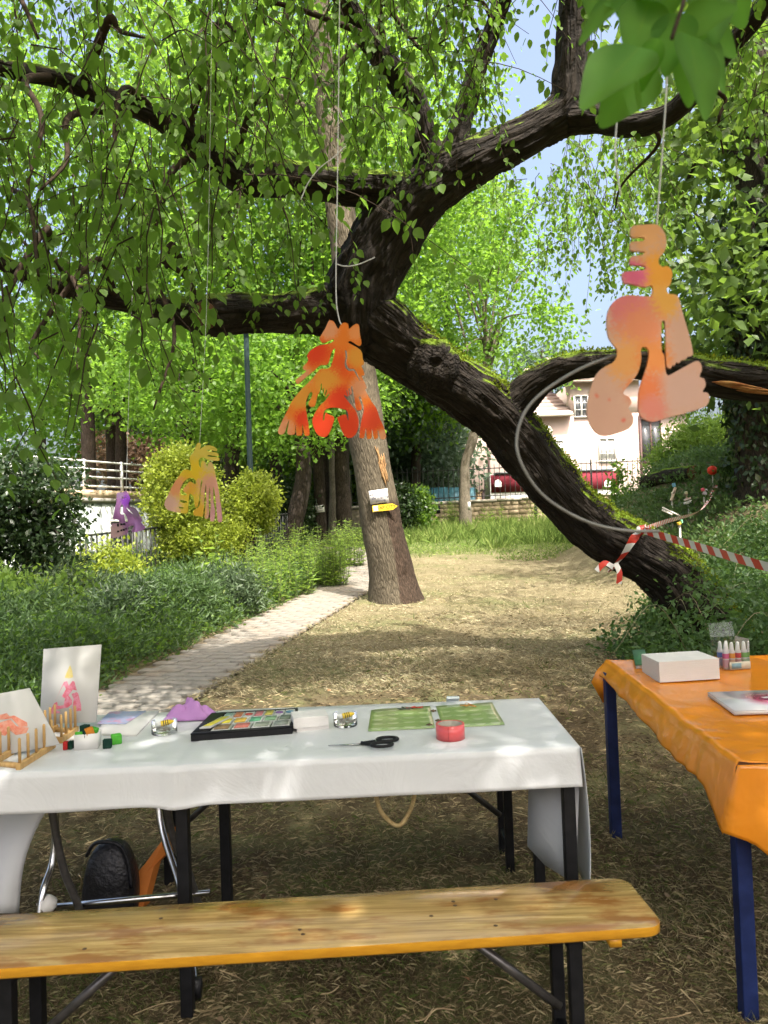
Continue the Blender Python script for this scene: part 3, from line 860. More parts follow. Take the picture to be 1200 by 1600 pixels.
# ------------------------------------------------------------------ the old leaning tree
def cl(*q): return q      # (px, py, depth, diameter in px)
OT = {
 'trunk': [(1180, 1120, 6.9, 150), (1120, 1010, 7.0, 118), (1055, 905, 7.0, 96), (985, 856, 6.95, 84), (925, 822, 6.9, 78), (868, 765, 6.8, 76), (815, 695, 6.7, 82), (765, 640, 6.6, 86), (700, 590, 6.5, 90), (630, 545, 6.4, 98), (575, 505, 6.3, 112), (545, 480, 6.25, 112)],
 'limbA': [(555, 510, 6.27, 108), (562, 450, 6.2, 108), (598, 380, 6.15, 104), (640, 322, 6.1, 96), (700, 275, 6.05, 84), (770, 238, 6.0, 70), (835, 205, 5.95, 66), (885, 168, 5.9, 62), (893, 110, 5.85, 56), (895, 40, 5.8, 50), (900, -60, 5.7, 44), (915, -200, 5.6, 34), (900, -420, 5.3, 18)],
 'limbB': [(560, 485, 6.3, 88), (505, 488, 6.2, 74), (430, 492, 6.0, 58), (345, 492, 5.8, 60), (290, 490, 5.65, 50), (220, 475, 5.45, 38), (140, 460, 5.2, 32), (60, 440, 5.0, 26), (-20, 400, 4.8, 22), (-140, 380, 4.6, 16), (-300, 330, 4.2, 8)],
 'limbC': [(650, 310, 6.1, 70), (590, 296, 6.0, 62), (530, 290, 5.9, 56), (450, 278, 5.7, 52), (385, 278, 5.5, 54), (338, 250, 5.35, 46), (290, 212, 5.2, 42), (235, 178, 5.05, 36), (160, 150, 4.9, 32), (80, 120, 4.7, 30), (0, 105, 4.5, 26), (-110, 60, 4.2, 22), (-300, 10, 3.8, 12)],
 'limbD': [(690, 285, 6.05, 62), (662, 225, 6.0, 52), (645, 160, 5.9, 46), (608, 105, 5.8, 42), (565, 45, 5.6, 38), (530, -20, 5.4, 34), (480, -140, 5.0, 26), (400, -340, 4.3, 14)],
 'limbE': [(780, 655, 6.65, 66), (812, 622, 6.55, 56), (848, 590, 6.4, 46), (900, 572, 6.2, 42), (980, 568, 5.9, 46), (1060, 574, 5.6, 52), (1130, 590, 5.35, 58), (1210, 600, 5.1, 58), (1320, 590, 4.8, 50), (1500, 540, 4.4, 30)],
 'limbF': [(875, 180, 5.92, 58), (935, 180, 5.8, 48), (990, 194, 5.6, 42), (1045, 178, 5.4, 36), (1095, 130, 5.2, 32), (1140, 75, 5.0, 30), (1190, 15, 4.8, 28), (1260, -90, 4.4, 22), (1330, -300, 3.9, 12)],
 'limbG': [(700, 262, 6.05, 44), (722, 190, 6.0, 34), (745, 110, 5.9, 30), (772, 40, 5.8, 28), (800, -40, 5.6, 24), (830, -220, 5.2, 12)],
}
lines = {}
for k, q in OT.items():
    pts = np.array([P(a, b, d) for a, b, d, _ in q]); rad = np.array([d * w_ / FPX / 2 for _, _, d, w_ in q])
    S = spline(np.concatenate([pts, rad[:, None]], 1), 10)
    lines[k] = (S[:, :3], np.maximum(S[:, 3], 0.012))
mb = MB()
for k, (pts, rad) in lines.items():
    mb.tube(pts, rad, 20)
tmp_me = raw_mesh('tmp', np.array(mb.v), mb.f)
tmp = bpy.data.objects.new('tmp', tmp_me); COL.objects.link(tmp)
md = tmp.modifiers.new('r', 'REMESH'); md.mode = 'VOXEL'; md.voxel_size = 0.019
sm = tmp.modifiers.new('s', 'SMOOTH'); sm.factor = 0.5; sm.iterations = 8
em_ = bpy.data.meshes.new_from_object(tmp.evaluated_get(bpy.context.evaluated_depsgraph_get()))
nv = len(em_.vertices)
V = np.empty(nv * 3, np.float32); em_.vertices.foreach_get('co', V); V = V.reshape(-1, 3).astype(float)
N = np.empty(nv * 3, np.float32); em_.vertices.foreach_get('normal', N); N = N.reshape(-1, 3).astype(float)
Fq = [tuple(p.vertices) for p in em_.polygons]
bpy.data.objects.remove(tmp); bpy.data.meshes.remove(tmp_me); bpy.data.meshes.remove(em_)
# nearest centre line sample -> part id and bark coordinates
names = list(lines)
Sx, Sr, Sid, Sa, Sf = [], [], [], [], []
for i, k in enumerate(names):
    pts, rad = lines[k]
    T = unit(np.gradient(pts, axis=0)); A_ = unit(np.cross((0.13, 0.21, 0.97), T[0])); L_ = 0
    for j in range(len(pts)):
        A_ = unit(A_ - T[j] * np.dot(A_, T[j]))
        if j: L_ += np.linalg.norm(pts[j] - pts[j - 1])
        Sx.append(pts[j]); Sr.append(rad[j]); Sid.append(i); Sa.append(L_ + i * 7.3); Sf.append((A_, np.cross(T[j], A_)))
Sx, Sr, Sid, Sa = np.array(Sx), np.array(Sr), np.array(Sid), np.array(Sa)
SA = np.array([f[0] for f in Sf]); SB = np.array([f[1] for f in Sf])
best = np.empty(nv, int)
for a in range(0, nv, 4000):
    d = np.linalg.norm(V[a:a + 4000, None] - Sx[None], axis=2) - Sr[None]
    best[a:a + 4000] = d.argmin(1)
rel = V - Sx[best]
bk = np.stack([(rel * SA[best]).sum(1), (rel * SB[best]).sum(1), Sa[best] * 0.2], 1)
ridge = 1 - np.abs(vnoise(bk * np.array([17, 17, 17]), 5))
thick = np.clip(Sr[best] / 0.2, 0.25, 1)
V = V + N * ((0.032 * ridge ** 2 - 0.017 + 0.03 * vnoise(V * 3.1, 8) + 0.012 * vnoise(V * 9, 9)) * thick)[:, None]
old = thing('old_leaning_tree', on(P(1150, 1050, 7)[0], 7.0), 'old dark leaning tree with mossy trunk and hanging leaves over the tables', 'tree')
vid = Sid[best]
fid = np.array([vid[f[0]] for f in Fq])
for i, k in enumerate(names):
    sel = [Fq[j] for j in np.nonzero(fid == i)[0]]
    if not sel: continue
    u = np.unique(np.concatenate([np.array(f) for f in sel])); mp = {int(a): b for b, a in enumerate(u)}
    o = add('trunk' if k == 'trunk' else 'limb', V[u], [tuple(mp[a] for a in f) for f in sel], BARK_OLD, old, True, attr={'bark': bk[u]})
# knot on the trunk, cut stub on the lower limb, torn wood on the right limb
wood_dk = mat('weathered_cut_wood', (0.16, 0.085, 0.045), (0.07, 0.035, 0.02), 14, 0.9, 0.1, 0.6, 60)
torn = mat('torn_orange_wood', (0.50, 0.26, 0.09), (0.26, 0.085, 0.025), 9, 0.7, 0.2, 0.6, 50, stretch=(0.3, 1, 3))
c0 = P(678, 568, 6.18)
V_, F_ = [], []
mb = MB(); mb.lathe([(0.22, 0.05), (0.19, -0.01), (0.14, -0.055), (0.09, -0.075), (0.055, -0.072), (0.03, -0.06), (0.0, -0.055)], c0, 30, (-0.15, 1, 0.1))
Vk = np.array(mb.v); Vk += 0.03 * np.stack([vnoise(Vk * 11, s) for s in (1, 2, 3)], 1) + 0.014 * np.stack([vnoise(Vk * 30, s) for s in (4, 5, 6)], 1)
add('knot', Vk, mb.f, BARK_OLD, old, True, attr={'bark': (Vk - c0)})
c1 = P(320, 492, 5.62)
mb = MB(); mb.lathe([(0.09, 0.06), (0.085, -0.05), (0.07, -0.065), (0.0, -0.06)], c1, 18, (-0.1, 1, -0.05)); mb.build('cut_stub', wood_dk, old, True)
tw = MB()
for k in range(7):
    a = P(1106 + k * 5, 600 + k * 1.8, 5.36); b_ = P(1180 + k * 14, 612 + k * 3.4, 5.02)
    a[1] -= 0.07; b_[1] -= 0.10
    tw.tube(spline([a, (a + b_) / 2 + rng.normal(size=3) * 0.012, b_], 5), np.array([0.003, 0.008, 0.012, 0.014, 0.014, 0.014, 0.012, 0.01, 0.008, 0.006, 0.003]), 6)
tw.build('torn_wood', torn, old, True)

# moss tufts on the upper side of the trunk
up = (N[:, 2] + 0.4 * N[:, 0] > 0.42) & np.isin(vid, [names.index('trunk'), names.index('limbE')]) & (Sx[best][:, 0] > 0.2)
mi = np.nonzero(up)[0]
mi = rng.choice(mi, min(16000, len(mi)), replace=True)
mi = mi[(vnoise(V[mi] * 5, 4) + 1.6 * (N[mi, 2] + 0.45 * N[mi, 0] - 0.5) + 0.25 * rng.normal(size=len(mi))) > 0.15]
MOSS = leaf_mat('moss', (0.06, 0.09, 0.01), (0.17, 0.22, 0.02), (0.35, 0.42, 0.03), 0.3, 0.8, 0.1)
mo = leaves('moss', V[mi] + rng.normal(size=(len(mi), 3)) * 0.008, unit(N[mi] + rng.normal(size=(len(mi), 3)) * 0.7), rdir(len(mi)), rng.uniform(0.012, 0.035, len(mi)), MOSS, old)
tag(mo, kind='stuff')

# secondary branches and hanging leafy twigs
tips = []
def branch(key, t, px, py, d, r0, sag=0.25):
    pts, rad = lines[key]; s = pts[int(t * (len(pts) - 1))]
    e = P(px, py, d)
    m1 = s * 0.6 + e * 0.4 + np.array([0, 0, sag]) + rng.normal(size=3) * 0.1
    m2 = s * 0.25 + e * 0.75 + np.array([0, 0, sag * 0.6]) + rng.normal(size=3) * 0.1
    q = spline([s, m1, m2, e], 7)
    MB().tube(q, np.linspace(r0, 0.006, len(q)), 6).build('branch', TWIG, old, True)
    tips.append(q)
for a in (('limbC', .45, 215, 420, 4.6, .035, .1), ('limbC', .55, 190, 330, 4.4, .03, .3), ('limbC', .6, 60, 300, 4.0, .03, .2), ('limbC', .7, 230, 60, 4.2, .035, .2), ('limbC', .75, 30, 330, 3.6, .03, .3), ('limbC', .38, 430, 120, 4.6, .03, .3),
          ('limbC', .5, 380, 60, 4.2, .03, .3), ('limbB', .4, 225, 370, 5.0, .03, .2), ('limbB', .5, 240, 640, 4.8, .035, .5), ('limbB', .55, 60, 560, 4.2, .03, .3), ('limbB', .7, -20, 640, 3.6, .03, .4), ('limbB', .35, 275, 400, 5.2, .03, .2), ('limbB', .62, 120, 590, 4.3, .025, .3),
          ('limbD', .5, 420, 60, 4.8, .03, .3), ('limbD', .6, 340, -60, 4.0, .03, .3), ('limbD', .45, 700, 60, 5.4, .03, .2), ('limbG', .6, 680, 20, 5.4, .02, .2), ('limbG', .5, 640, 60, 5.2, .02, .2), ('limbA', .75, 980, 60, 5.2, .025, .3), ('limbF', .3, 960, 330, 6.2, .02, .2), ('limbF', .5, 1130, 240, 5.6, .02, .2), ('limbD', .8, 150, -120, 3.0, .03, .3), ('limbC', .85, 60, 60, 3.2, .03, .2), ('limbC', .9, -60, 330, 2.9, .03, .4), ('limbB', .85, 60, 430, 3.0, .025, .3), ('limbD', .9, 300, -100, 2.8, .025, .2)):
    branch(*a)
zones = [  # px range, py range of the hanging point, depth range, strands, twig length range
 (-60, 440, -120, 330, 2.9, 5.2, 150, (.3, .9)),
 (-80, 260, 180, 520, 2.4, 4.6, 62, (.3, .75)),
 (60, 330, 330, 540, 4.2, 5.6, 18, (.3, .7)),
 (330, 640, -120, 170, 4.0, 5.8, 76, (.35, .9)),
 (590, 770, -120, 120, 4.6, 5.6, 62, (.35, .85)),
 (640, 800, -120, 10, 5.2, 6.2, 26, (.3, .6)),
 (880, 1000, 150, 330, 6.2, 9.0, 64, (.4, 1.2)),
 (770, 900, 255, 380, 7.0, 10.0, 34, (.3, .9)),
 (-60, 640, -120, 380, 4.8, 6.8, 150, (.3, .8)),
 (980, 1060, 190, 380, 6.5, 9.5, 18, (.4, 1.0)),
 (1060, 1260, -80, 160, 4.4, 6.0, 46, (.3, .8)),
 (880, 1080, -160, -20, 3.5, 5.0, 26, (.3, .6)),
 (400, 520, 420, 470, 5.6, 5.9, 8, (.2, .4)),
 (620, 720, 200, 250, 5.75, 5.85, 8, (.2, .35)),
 (-200, 40, 420, 600, 1.9, 3.2, 16, (.25, .5)),
]
st = MB(); LP, LA, LN_, LS, LV = [], [], [], [], []
for (x0, x1, y0, y1, d0, d1, n, (l0, l1)) in zones:
    for k in range(n):
        px, py, d = rng.uniform(x0, x1), rng.uniform(y0, y1), rng.uniform(d0, d1)
        top = P(px, py, d); ln = rng.uniform(l0, l1)
        arch = rng.random() < 0.42
        sway = rng.normal(size=2) * (0.55 if arch else 0.26)
        m = max(4, int(ln / 0.05))
        t_ = np.linspace(0, 1, m)
        fall = t_ ** 1.8 * rng.uniform(0.6, 1.0) if arch else t_
        pts = np.stack([top[0] + sway[0] * t_ * ln + 0.012 * np.sin(t_ * 9 + k), top[1] + sway[1] * t_ * ln, top[2] - ln * fall], 1)
        e_ = pts[-1]; ex = 600 + e_[0] / e_[1] * FPX; ey = 831 - (e_[2] - 1.4) / e_[1] * FPX
        if 120 < ex < 470 and ey > 660 or 150 < ex < 250 and ey > 610: continue
        st.tube(pts[::2] if m > 6 else pts, np.linspace(0.0042, 0.0016, len(pts[::2] if m > 6 else pts)), 3, False)
        sv = rng.random()
        for j in range(1, m):
            for s_ in (0, 1):
                if rng.random() < 0.2: continue
                az = rng.uniform(0, 6.283)
                out = np.array([math.cos(az), math.sin(az), -rng.uniform(0.5, 1.6)])
                pet = unit(out) * rng.uniform(0.015, 0.035)
                LP.append(pts[j] + pet); LA.append(out + np.array([0, 0, -0.4])); LN_.append(rng.normal(size=3) * 0.55 + np.array([math.cos(az), math.sin(az), 0.9]))
                LS.append(rng.uniform(0.034, 0.070)); LV.append(0.45 * sv + 0.55 * rng.random())
tag(st.build('hanging_twigs', TWIG, old, False), kind='stuff')
lv = leaves('hanging_leaves', LP, LA, LN_, LS, LEAF_OLD, old, 'L8', np.array(LV))
tag(lv, kind='stuff')

# unseen overhead crown of the same tree, added and thinned to shape dappled shade
n = 11000
c = np.stack([rng.uniform(-6, 8.5, n), rng.uniform(-3.5, 9.5, n), rng.uniform(4.4, 10.0, n)], 1)
slope_ = (c[:, 2] - 1.4) / np.maximum(c[:, 1], 0.1)
c = c[((c[:, 1] < 0.5) | (slope_ > 0.80)) & (c[:, 2] > 4.3)]
gxp, gyp = c[:, 0] - SUN.x / SUN.z * c[:, 2], c[:, 1] - SUN.y / SUN.z * c[:, 2]      # where its shadow falls
thin = 1.25 * vnoise(np.stack([gxp * 0.45, gyp * 1.15, 0 * gxp], 1), 24) + 0.4 * vnoise(np.stack([gxp * 1.4, gyp * 2.0, 0 * gxp], 1), 22)
keep = np.interp(gyp, [3.0, 3.6, 4.3, 9.8, 10.6], [-1.5, -0.20, 0.22, 0.12, 2.0])
keep = np.where((gxp < -0.6) & (gyp > 4), np.minimum(keep, np.interp(gyp, [9, 11], [0.05, 0.6])), keep)
keep = np.where((gxp < -2.9) & (gyp > 4.5), 0.25, keep)
c = c[thin > keep]
print('overhead clumps', len(c))
pos, ax, nr, sz, v = clumps(c, 34, 0.55, 0.10, 0.6)
ok = ((pos[:, 2] - 1.4) / np.maximum(pos[:, 1], 0.1) > 0.74) | (pos[:, 1] < 0.4)
o = leaves('upper_shade_leaves', pos[ok], ax[ok], nr[ok], sz[ok], LEAF_OLD, old, 'L4', v[ok])
tag(o, kind='stuff')

# close leaves at the top right of the picture
nl = MB()
base_ = P(1010, -70, 0.72); hub = P(1050, 60, 0.72)
nl.tube(spline([P(1240, -420, 1.3), P(1130, -180, 0.9), hub], 6), 0.0022, 5); nl.build('near_twig', TWIG, old, True)
spec = [(1075, 55, 1108, 178, 0, .78), (1000, 75, 912, 160, 0, .78), (1008, 88, 944, 192, 0, .80), (1065, 40, 1150, 10, 0, .80), (1045, 35, 950, 0, 0, .82), (1050, 0, 1050, -130, 0, .78), (985, -20, 905, 62, 0, .82), (1085, 30, 1150, 85, 0, .84), (1085, 80, 1075, 165, 0, .80),
        (1015, 0, 985, 95, 0, .80), (1060, 20, 1040, 115, 0, .79), (1100, -30, 1120, 60, 0, .83), (1000, -80, 970, 20, 0, .84), (1040, -50, 1035, 40, 0, .83), (960, -80, 925, 20, 0, .86), (1080, -80, 1100, 10, 0, .86), (1130, -60, 1160, 40, 0, .86), (1030, 60, 1000, 140, 0, .77), (1100, 60, 1135, 140, 0, .82)]
LP, LA, LN_, LS = [], [], [], []
for (a, b_, e, f_, s_, d) in spec:
    p0, p1 = P(a, b_, d), P(e, f_, d + rng.uniform(-0.03, 0.03))
    LP.append(p0); LA.append(p1 - p0); LN_.append(np.array([rng.uniform(-.8, .8), -1, rng.uniform(-0.1, 1.2)])); LS.append(np.linalg.norm(p1 - p0))
nv2 = np.repeat(rng.uniform(0.1, 0.5, len(LP))[:, None], 11, 1); nv2[:, [0, 10]] = 0.97; nv2[:, 5] = 0.8; nv2[:, [2, 4, 6, 8]] -= 0.1
o = leaves('near_leaves', LP, LA, LN_, LS, LEAF_NEAR, old, 'LM', nv2)
o.modifiers.new('sub', 'SUBSURF').render_levels = 2
o.data.polygons.foreach_set('use_smooth', np.ones(len(o.data.polygons), dtype=bool))
# ------------------------------------------------------------------ other trees
def trunk_px(q, d):               # pixel centre line at one depth, base pushed into the ground
    pts = [P(a, b_, d + (o if len(r) else 0)) for a, b_, *r in q for o in [r[0] if r else 0]]
    return pts
# straight grey trunk right of the path
tb = G(620, 938)
D2 = tb[1]
q = [(624, 975), (612, 900), (590, 780), (574, 680), (560, 580), (545, 430), (528, 300), (512, 170), (498, 40), (485, -120), (470, -330)]
pts = np.array([P(a, b_, D2) for a, b_ in q])
rad = [0.46, 0.32, 0.275, 0.255, 0.24, 0.22, 0.20, 0.18, 0.16, 0.14, 0.10]
def notlow(cs): return (cs[:, 2] - 1.4) / cs[:, 1] < 0.16
tree('straight_trunk_tree', 'straight grey trunk leaning left beside the path, with notices pinned on', pts, rad, (pts[-1][0] - 0.3, D2 + 0.5, 9.5), (3.2, 2.6, 3.6), 120, 50, 0.13, LEAF_SUN, BARK_T2, 0.75, limbs=14, lo=0.3, drop=lambda cs: (cs[:, 2] - 1.4) / cs[:, 1] < 0.34)
T2 = bpy.data.objects['straight_trunk_tree']
# peeled scar on the bark
sc_ = MB()
for k in range(16):
    y0_ = rng.uniform(692, 730); a = P(590 + (y0_ - 692) * 0.23 + rng.uniform(-7, 7), y0_, D2 - 0.258); y1_ = y0_ + rng.uniform(12, 36); e = P(590 + (y1_ - 692) * 0.23 + rng.uniform(-7, 7), y1_, D2 - 0.262)
    sc_.tube(spline([a, (a + e) / 2 + (0, -0.004, 0), e], 3), [0.003, 0.008, 0.011, 0.012, 0.011, 0.008, 0.003], 5)
sc_.build('bark_scar', mat('scar_wood', (0.36, 0.22, 0.10), (0.20, 0.11, 0.05), 8, 0.9, 0.1, stretch=(4, 4, 0.5)), T2, True)
tk = [c for c in T2.children if c.name.startswith('trunk')][0]
co = np.empty(len(tk.data.vertices) * 3, np.float32); tk.data.vertices.foreach_get('co', co); co = co.reshape(-1, 3) + np.array(T2.location)
axx = np.interp(co[:, 2], pts[:, 2], pts[:, 0])
sa = sstep((co[:, 0] - axx) / 0.22 + 0.15) * sstep((2.15 - co[:, 2]) / 0.7)
la = tk.data.attributes.new('stain', 'FLOAT', 'POINT'); la.data.foreach_set('value', sa.astype(np.float32))

# dark forked tree left of the path
fb = G(500, 852); D3 = fb[1]
q = [(500, 870), (500, 800), (497, 730), (494, 700)]
pts = np.array([P(a, b_, D3) for a, b_ in q])
tree('forked_tree', 'dark trunk forking in two with a white notice, left of the path', pts, [0.22, 0.17, 0.16, 0.15], P(470, 380, D3) + (0, 0, 0), (4.6, 3.5, 3.6), 240, 55, 0.16, LEAF_SUN, BARK_DARK, 0.9, limbs=4)
FT = bpy.data.objects['forked_tree']
for e in (((482, 670), (462, 600), (440, 480)), ((510, 672), (516, 600), (535, 470))):
    p = np.array([P(496, 712, D3)] + [P(a, b_, D3) for a, b_ in e])
    s_ = spline(p, 7); V_, F_, b_k = bark_tube(s_, np.linspace(0.14, 0.07, len(s_)), 14, 0.01, 2)
    add('fork', V_, F_, BARK_DARK, FT, True, attr={'bark': b_k})
# two grey trunks behind it
for i, (px, w_, lb) in enumerate(((538, 0.16, 'slim grey trunk between the forked tree and the straight trunk'), (520, 0.14, 'thin dark trunk directly behind the forked tree'))):
    g_ = G(px, 840); dd = g_[1] + i * 1.5
    pts = np.array([P(px, 850, dd), P(px + 1, 760, dd), P(px - 2, 650, dd), P(px - 8, 480, dd)])
    tree('grey_trunk_tree', lb, pts, [w_ * 1.25, w_, w_ * .9, w_ * .6], P(px + 20 - 90 * i, 330, dd + 1), (4.0, 3, 3.2), 170, 45, 0.17, LEAF_MID if i else LEAF_SUN, BARK_GREY, 0.9, limbs=8)
# slender tree by the wall
D6 = 27.5
q = [(728, 822), (726, 770), (727, 725), (738, 690), (750, 640), (760, 575), (762, 520)]
pts = np.array([P(a, b_, D6) for a, b_ in q])
cs = np.array([P(a, b_, D6 + rng.uniform(-2, 2)) for a, b_ in [(rng.uniform(640, 900), rng.uniform(300, 600)) for _ in range(330)]])
pxs = CAM
def airy(cs):
    n_ = vnoise(cs * 0.6, 31)
    # open gap of sky to the right of this tree
    dx = cs[:, 0] / cs[:, 1] * FPX + 600
    return (n_ < -0.25) | ((dx > 830) & (n_ < 0.25))
tree('slender_tree', 'slender grey tree with airy sunlit crown in front of the stone wall', pts, [0.24, 0.19, 0.17, 0.17, 0.14, 0.12, 0.10], P(770, 430, D6), (2.6, 2.0, 3.6), 30, 36, 0.2, LEAF_SUN, BARK_GREY, 0.8, limbs=12, extra=cs, drop=airy)
# ivy trunk + chestnut at the right
D8 = 11.0
x8 = P(1190, 700, D8)[0]
pts = np.array([(x8 + 0.1, D8, float(gz(x8, D8)) - 0.2), (x8, D8, 2.5), (x8 + 0.05, D8, 4.2), (x8 + 0.3, D8 + 0.2, 6.6), (x8 + 0.5, D8 + 0.3, 9)])
cs = []
for k in range(310):
    px = 940 + 420 * rng.random() ** 0.75; py = rng.uniform(-60, 600)
    lim = np.interp(py, [0, 180, 300, 420, 560, 620], [985, 1010, 1020, 1035, 1060, 1070])
    if px < lim: continue
    cs.append(P(px, py, rng.uniform(9.5, 14.5)))
tree('chestnut_tree', 'big chestnut with ivy covered trunk at the right edge', pts, [0.5, 0.36, 0.32, 0.26, 0.18], (x8 + 2.2, D8 + 1.5, 8.0), (3.4, 3.4, 3.2), 60, 42, 0.20, LEAF_CHEST, BARK_DARK, 0.62, limbs=18, extra=np.array(cs))
CT = bpy.data.objects['chestnut_tree']
n = 5200
z = rng.uniform(float(gz(x8, D8)), 6.0, n); a = rng.uniform(0, 6.283, n)
rr = 0.46 + 0.14 * vnoise(np.stack([np.cos(a) * 2, np.sin(a) * 2, z * 2], 1), 3) + rng.normal(size=n) * 0.05
pos = np.stack([x8 + 0.05 + np.cos(a) * rr, D8 + np.sin(a) * rr, z], 1)
od = np.stack([np.cos(a), np.sin(a), 0.2 + 0 * a], 1)
tag(leaves('ivy', pos, rng.normal(size=(n, 3)) * 0.6 + np.array([0, 0, -0.8]), od + rng.normal(size=(n, 3)) * 0.4, rng.uniform(0.07, 0.14, n), LEAF_DARK, CT), kind='stuff')
# trees behind, filling the upper background
far = [
 # px, py of crown centre, depth, rx, rz (m), clumps, mat, label
 (560, 230, 22, 4.6, 4.6, 250, LEAF_SUN, 'sunlit broad tree high behind the straight trunk'),
 (330, 250, 22, 5.0, 4.6, 270, LEAF_SUN, 'bright leafy tree behind the left limbs'),
 (120, 330, 24, 5.2, 4.6, 240, LEAF_SUN, 'leafy tree behind the hanging twigs at the far left'),
 (420, 560, 27, 4.2, 3.4, 230, LEAF_SUN, 'dense green tree beyond the tall lamp post'),
 (560, 620, 31, 4.2, 2.8, 200, LEAF_BLUE, 'grey green tree behind the forked trunks'),
 (680, 690, 34.5, 3.2, 2.3, 190, LEAF_BLUE, 'grey green bushy tree behind the teal hoarding'),
 (640, 600, 31.5, 2.8, 2.2, 150, LEAF_SUN, 'yellow green tree just right of the straight trunk'),
 (700, 420, 37, 5.2, 5.0, 210, LEAF_SUN, 'tall pale sunlit tree far behind the slender tree'),
 (280, 640, 36, 4.4, 3.6, 190, LEAF_CONIF, 'blue grey conifer behind the round clipped bush'),
 (60, 620, 34, 5.0, 3.4, 170, LEAF_SUN, 'distant tree left of the white annexe'),
 (150, 80, 27, 6.0, 5.0, 150, LEAF_SUN, 'high sunlit tree at the top left'),
 (480, 40, 26, 6.0, 5.0, 170, LEAF_SUN, 'high sunlit tree at the top centre'),
 (1150, 350, 19, 3.6, 4.4, 220, LEAF_MID, 'green tree behind the chestnut at the right'),
 (1270, 620, 20, 3.4, 3.0, 150, LEAF_MID, 'green tree low behind the ivy trunk'),
 (850, 545, 46, 2.6, 2.2, 90, LEAF_BLUE, 'far tree top showing above the house roof'),
 (470, 730, 34, 3.4, 2.6, 150, LEAF_MID, 'low dense tree behind the dark round shrub'),
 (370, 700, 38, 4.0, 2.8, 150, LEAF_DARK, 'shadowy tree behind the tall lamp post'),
 (310, 590, 20, 2.8, 2.0, 170, LEAF_SUN, 'bright low branching tree above the clipped bush'),
 (450, 600, 18.5, 2.2, 1.9, 160, LEAF_SUN, 'bright leafy tree above the dark round shrub'),
 (530, 560, 21, 2.2, 2.4, 150, LEAF_SUN, 'bright leafy tree left behind the straight trunk'),
 (180, 560, 26, 3.4, 2.6, 130, LEAF_SUN, 'light leafy tree above the annexe terrace'),
 (550, 745, 37, 3.4, 2.4, 150, LEAF_MID, 'low leafy tree between the grey trunks'),
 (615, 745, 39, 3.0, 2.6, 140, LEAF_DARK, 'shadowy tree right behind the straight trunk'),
]
for i, (px, py, d, rx, rz, nc, lm, lb) in enumerate(far):
    c_ = P(px, py, d)
    gzb = float(gz(c_[0], d))
    pts = np.array([(c_[0] + rng.normal() * 0.3, d + 0.5, gzb - 0.2), (c_[0] + rng.normal() * 0.2, d + 0.5, gzb + (c_[2] - gzb) * 0.5), (c_[0], d + 0.5, c_[2])])
    def gap(cs):
        dx = cs[:, 0] / cs[:, 1] * FPX + 600
        dy = 831 - (cs[:, 2] - 1.4) / cs[:, 1] * FPX
        return ((np.abs(dx - 860) < 62) & (dy < 560)) | ((np.abs(dx - 935) < 40) & (dy < 580)) | ((dx > 735) & (dx < 1010) & (dy > 590) & (cs[:, 1] < 37.5)) | ((dx > 125) & (dx < 300) & (dy > 715))
    sz_ = 0.0075 * d
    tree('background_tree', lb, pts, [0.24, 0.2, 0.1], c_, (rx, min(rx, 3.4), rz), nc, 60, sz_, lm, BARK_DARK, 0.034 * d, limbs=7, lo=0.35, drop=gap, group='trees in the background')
# copper coloured tree behind the annexe
c_ = P(205, 722, 33)
tree('copper_tree', 'pale copper coloured tree above the white annexe terrace', np.array([(c_[0], 33.4, -1), (c_[0], 33.4, 1.5), (c_[0], 33.4, c_[2])]), [0.2, 0.16, 0.1], c_, (1.7, 1.3, 1.25), 70, 60, 0.2, LEAF_COPPER, BARK_DARK, 0.8, limbs=6)
# dark evergreen at the left
e0 = G(50, 965); D9 = e0[1]
pts = np.array([P(62, 985, D9), P(62, 900, D9), P(58, 820, D9), P(60, 760, D9)])
o = tree('evergreen_tree', 'dark glossy evergreen with two stems at the left edge', pts, [0.09, 0.075, 0.07, 0.05], P(35, 800, D9), (0.8, 0.8, 0.85), 120, 60, 0.085, LEAF_DARK, BARK_DARK, 0.3, limbs=8, lo=0.2, extra=np.array([P(rng.uniform(-80, 122), rng.uniform(700, 890), D9 + rng.uniform(-.5, .5)) for _ in range(50)]))
s_ = spline(np.array([P(40, 985, D9 + 0.2), P(42, 900, D9 + .2), P(36, 830, D9 + .2), P(30, 780, D9)]), 6)
V_, F_, b_k = bark_tube(s_, np.linspace(0.08, 0.05, len(s_)), 12, 0.006, 2)
add('stem', V_, F_, BARK_DARK, o, True, attr={'bark': b_k})

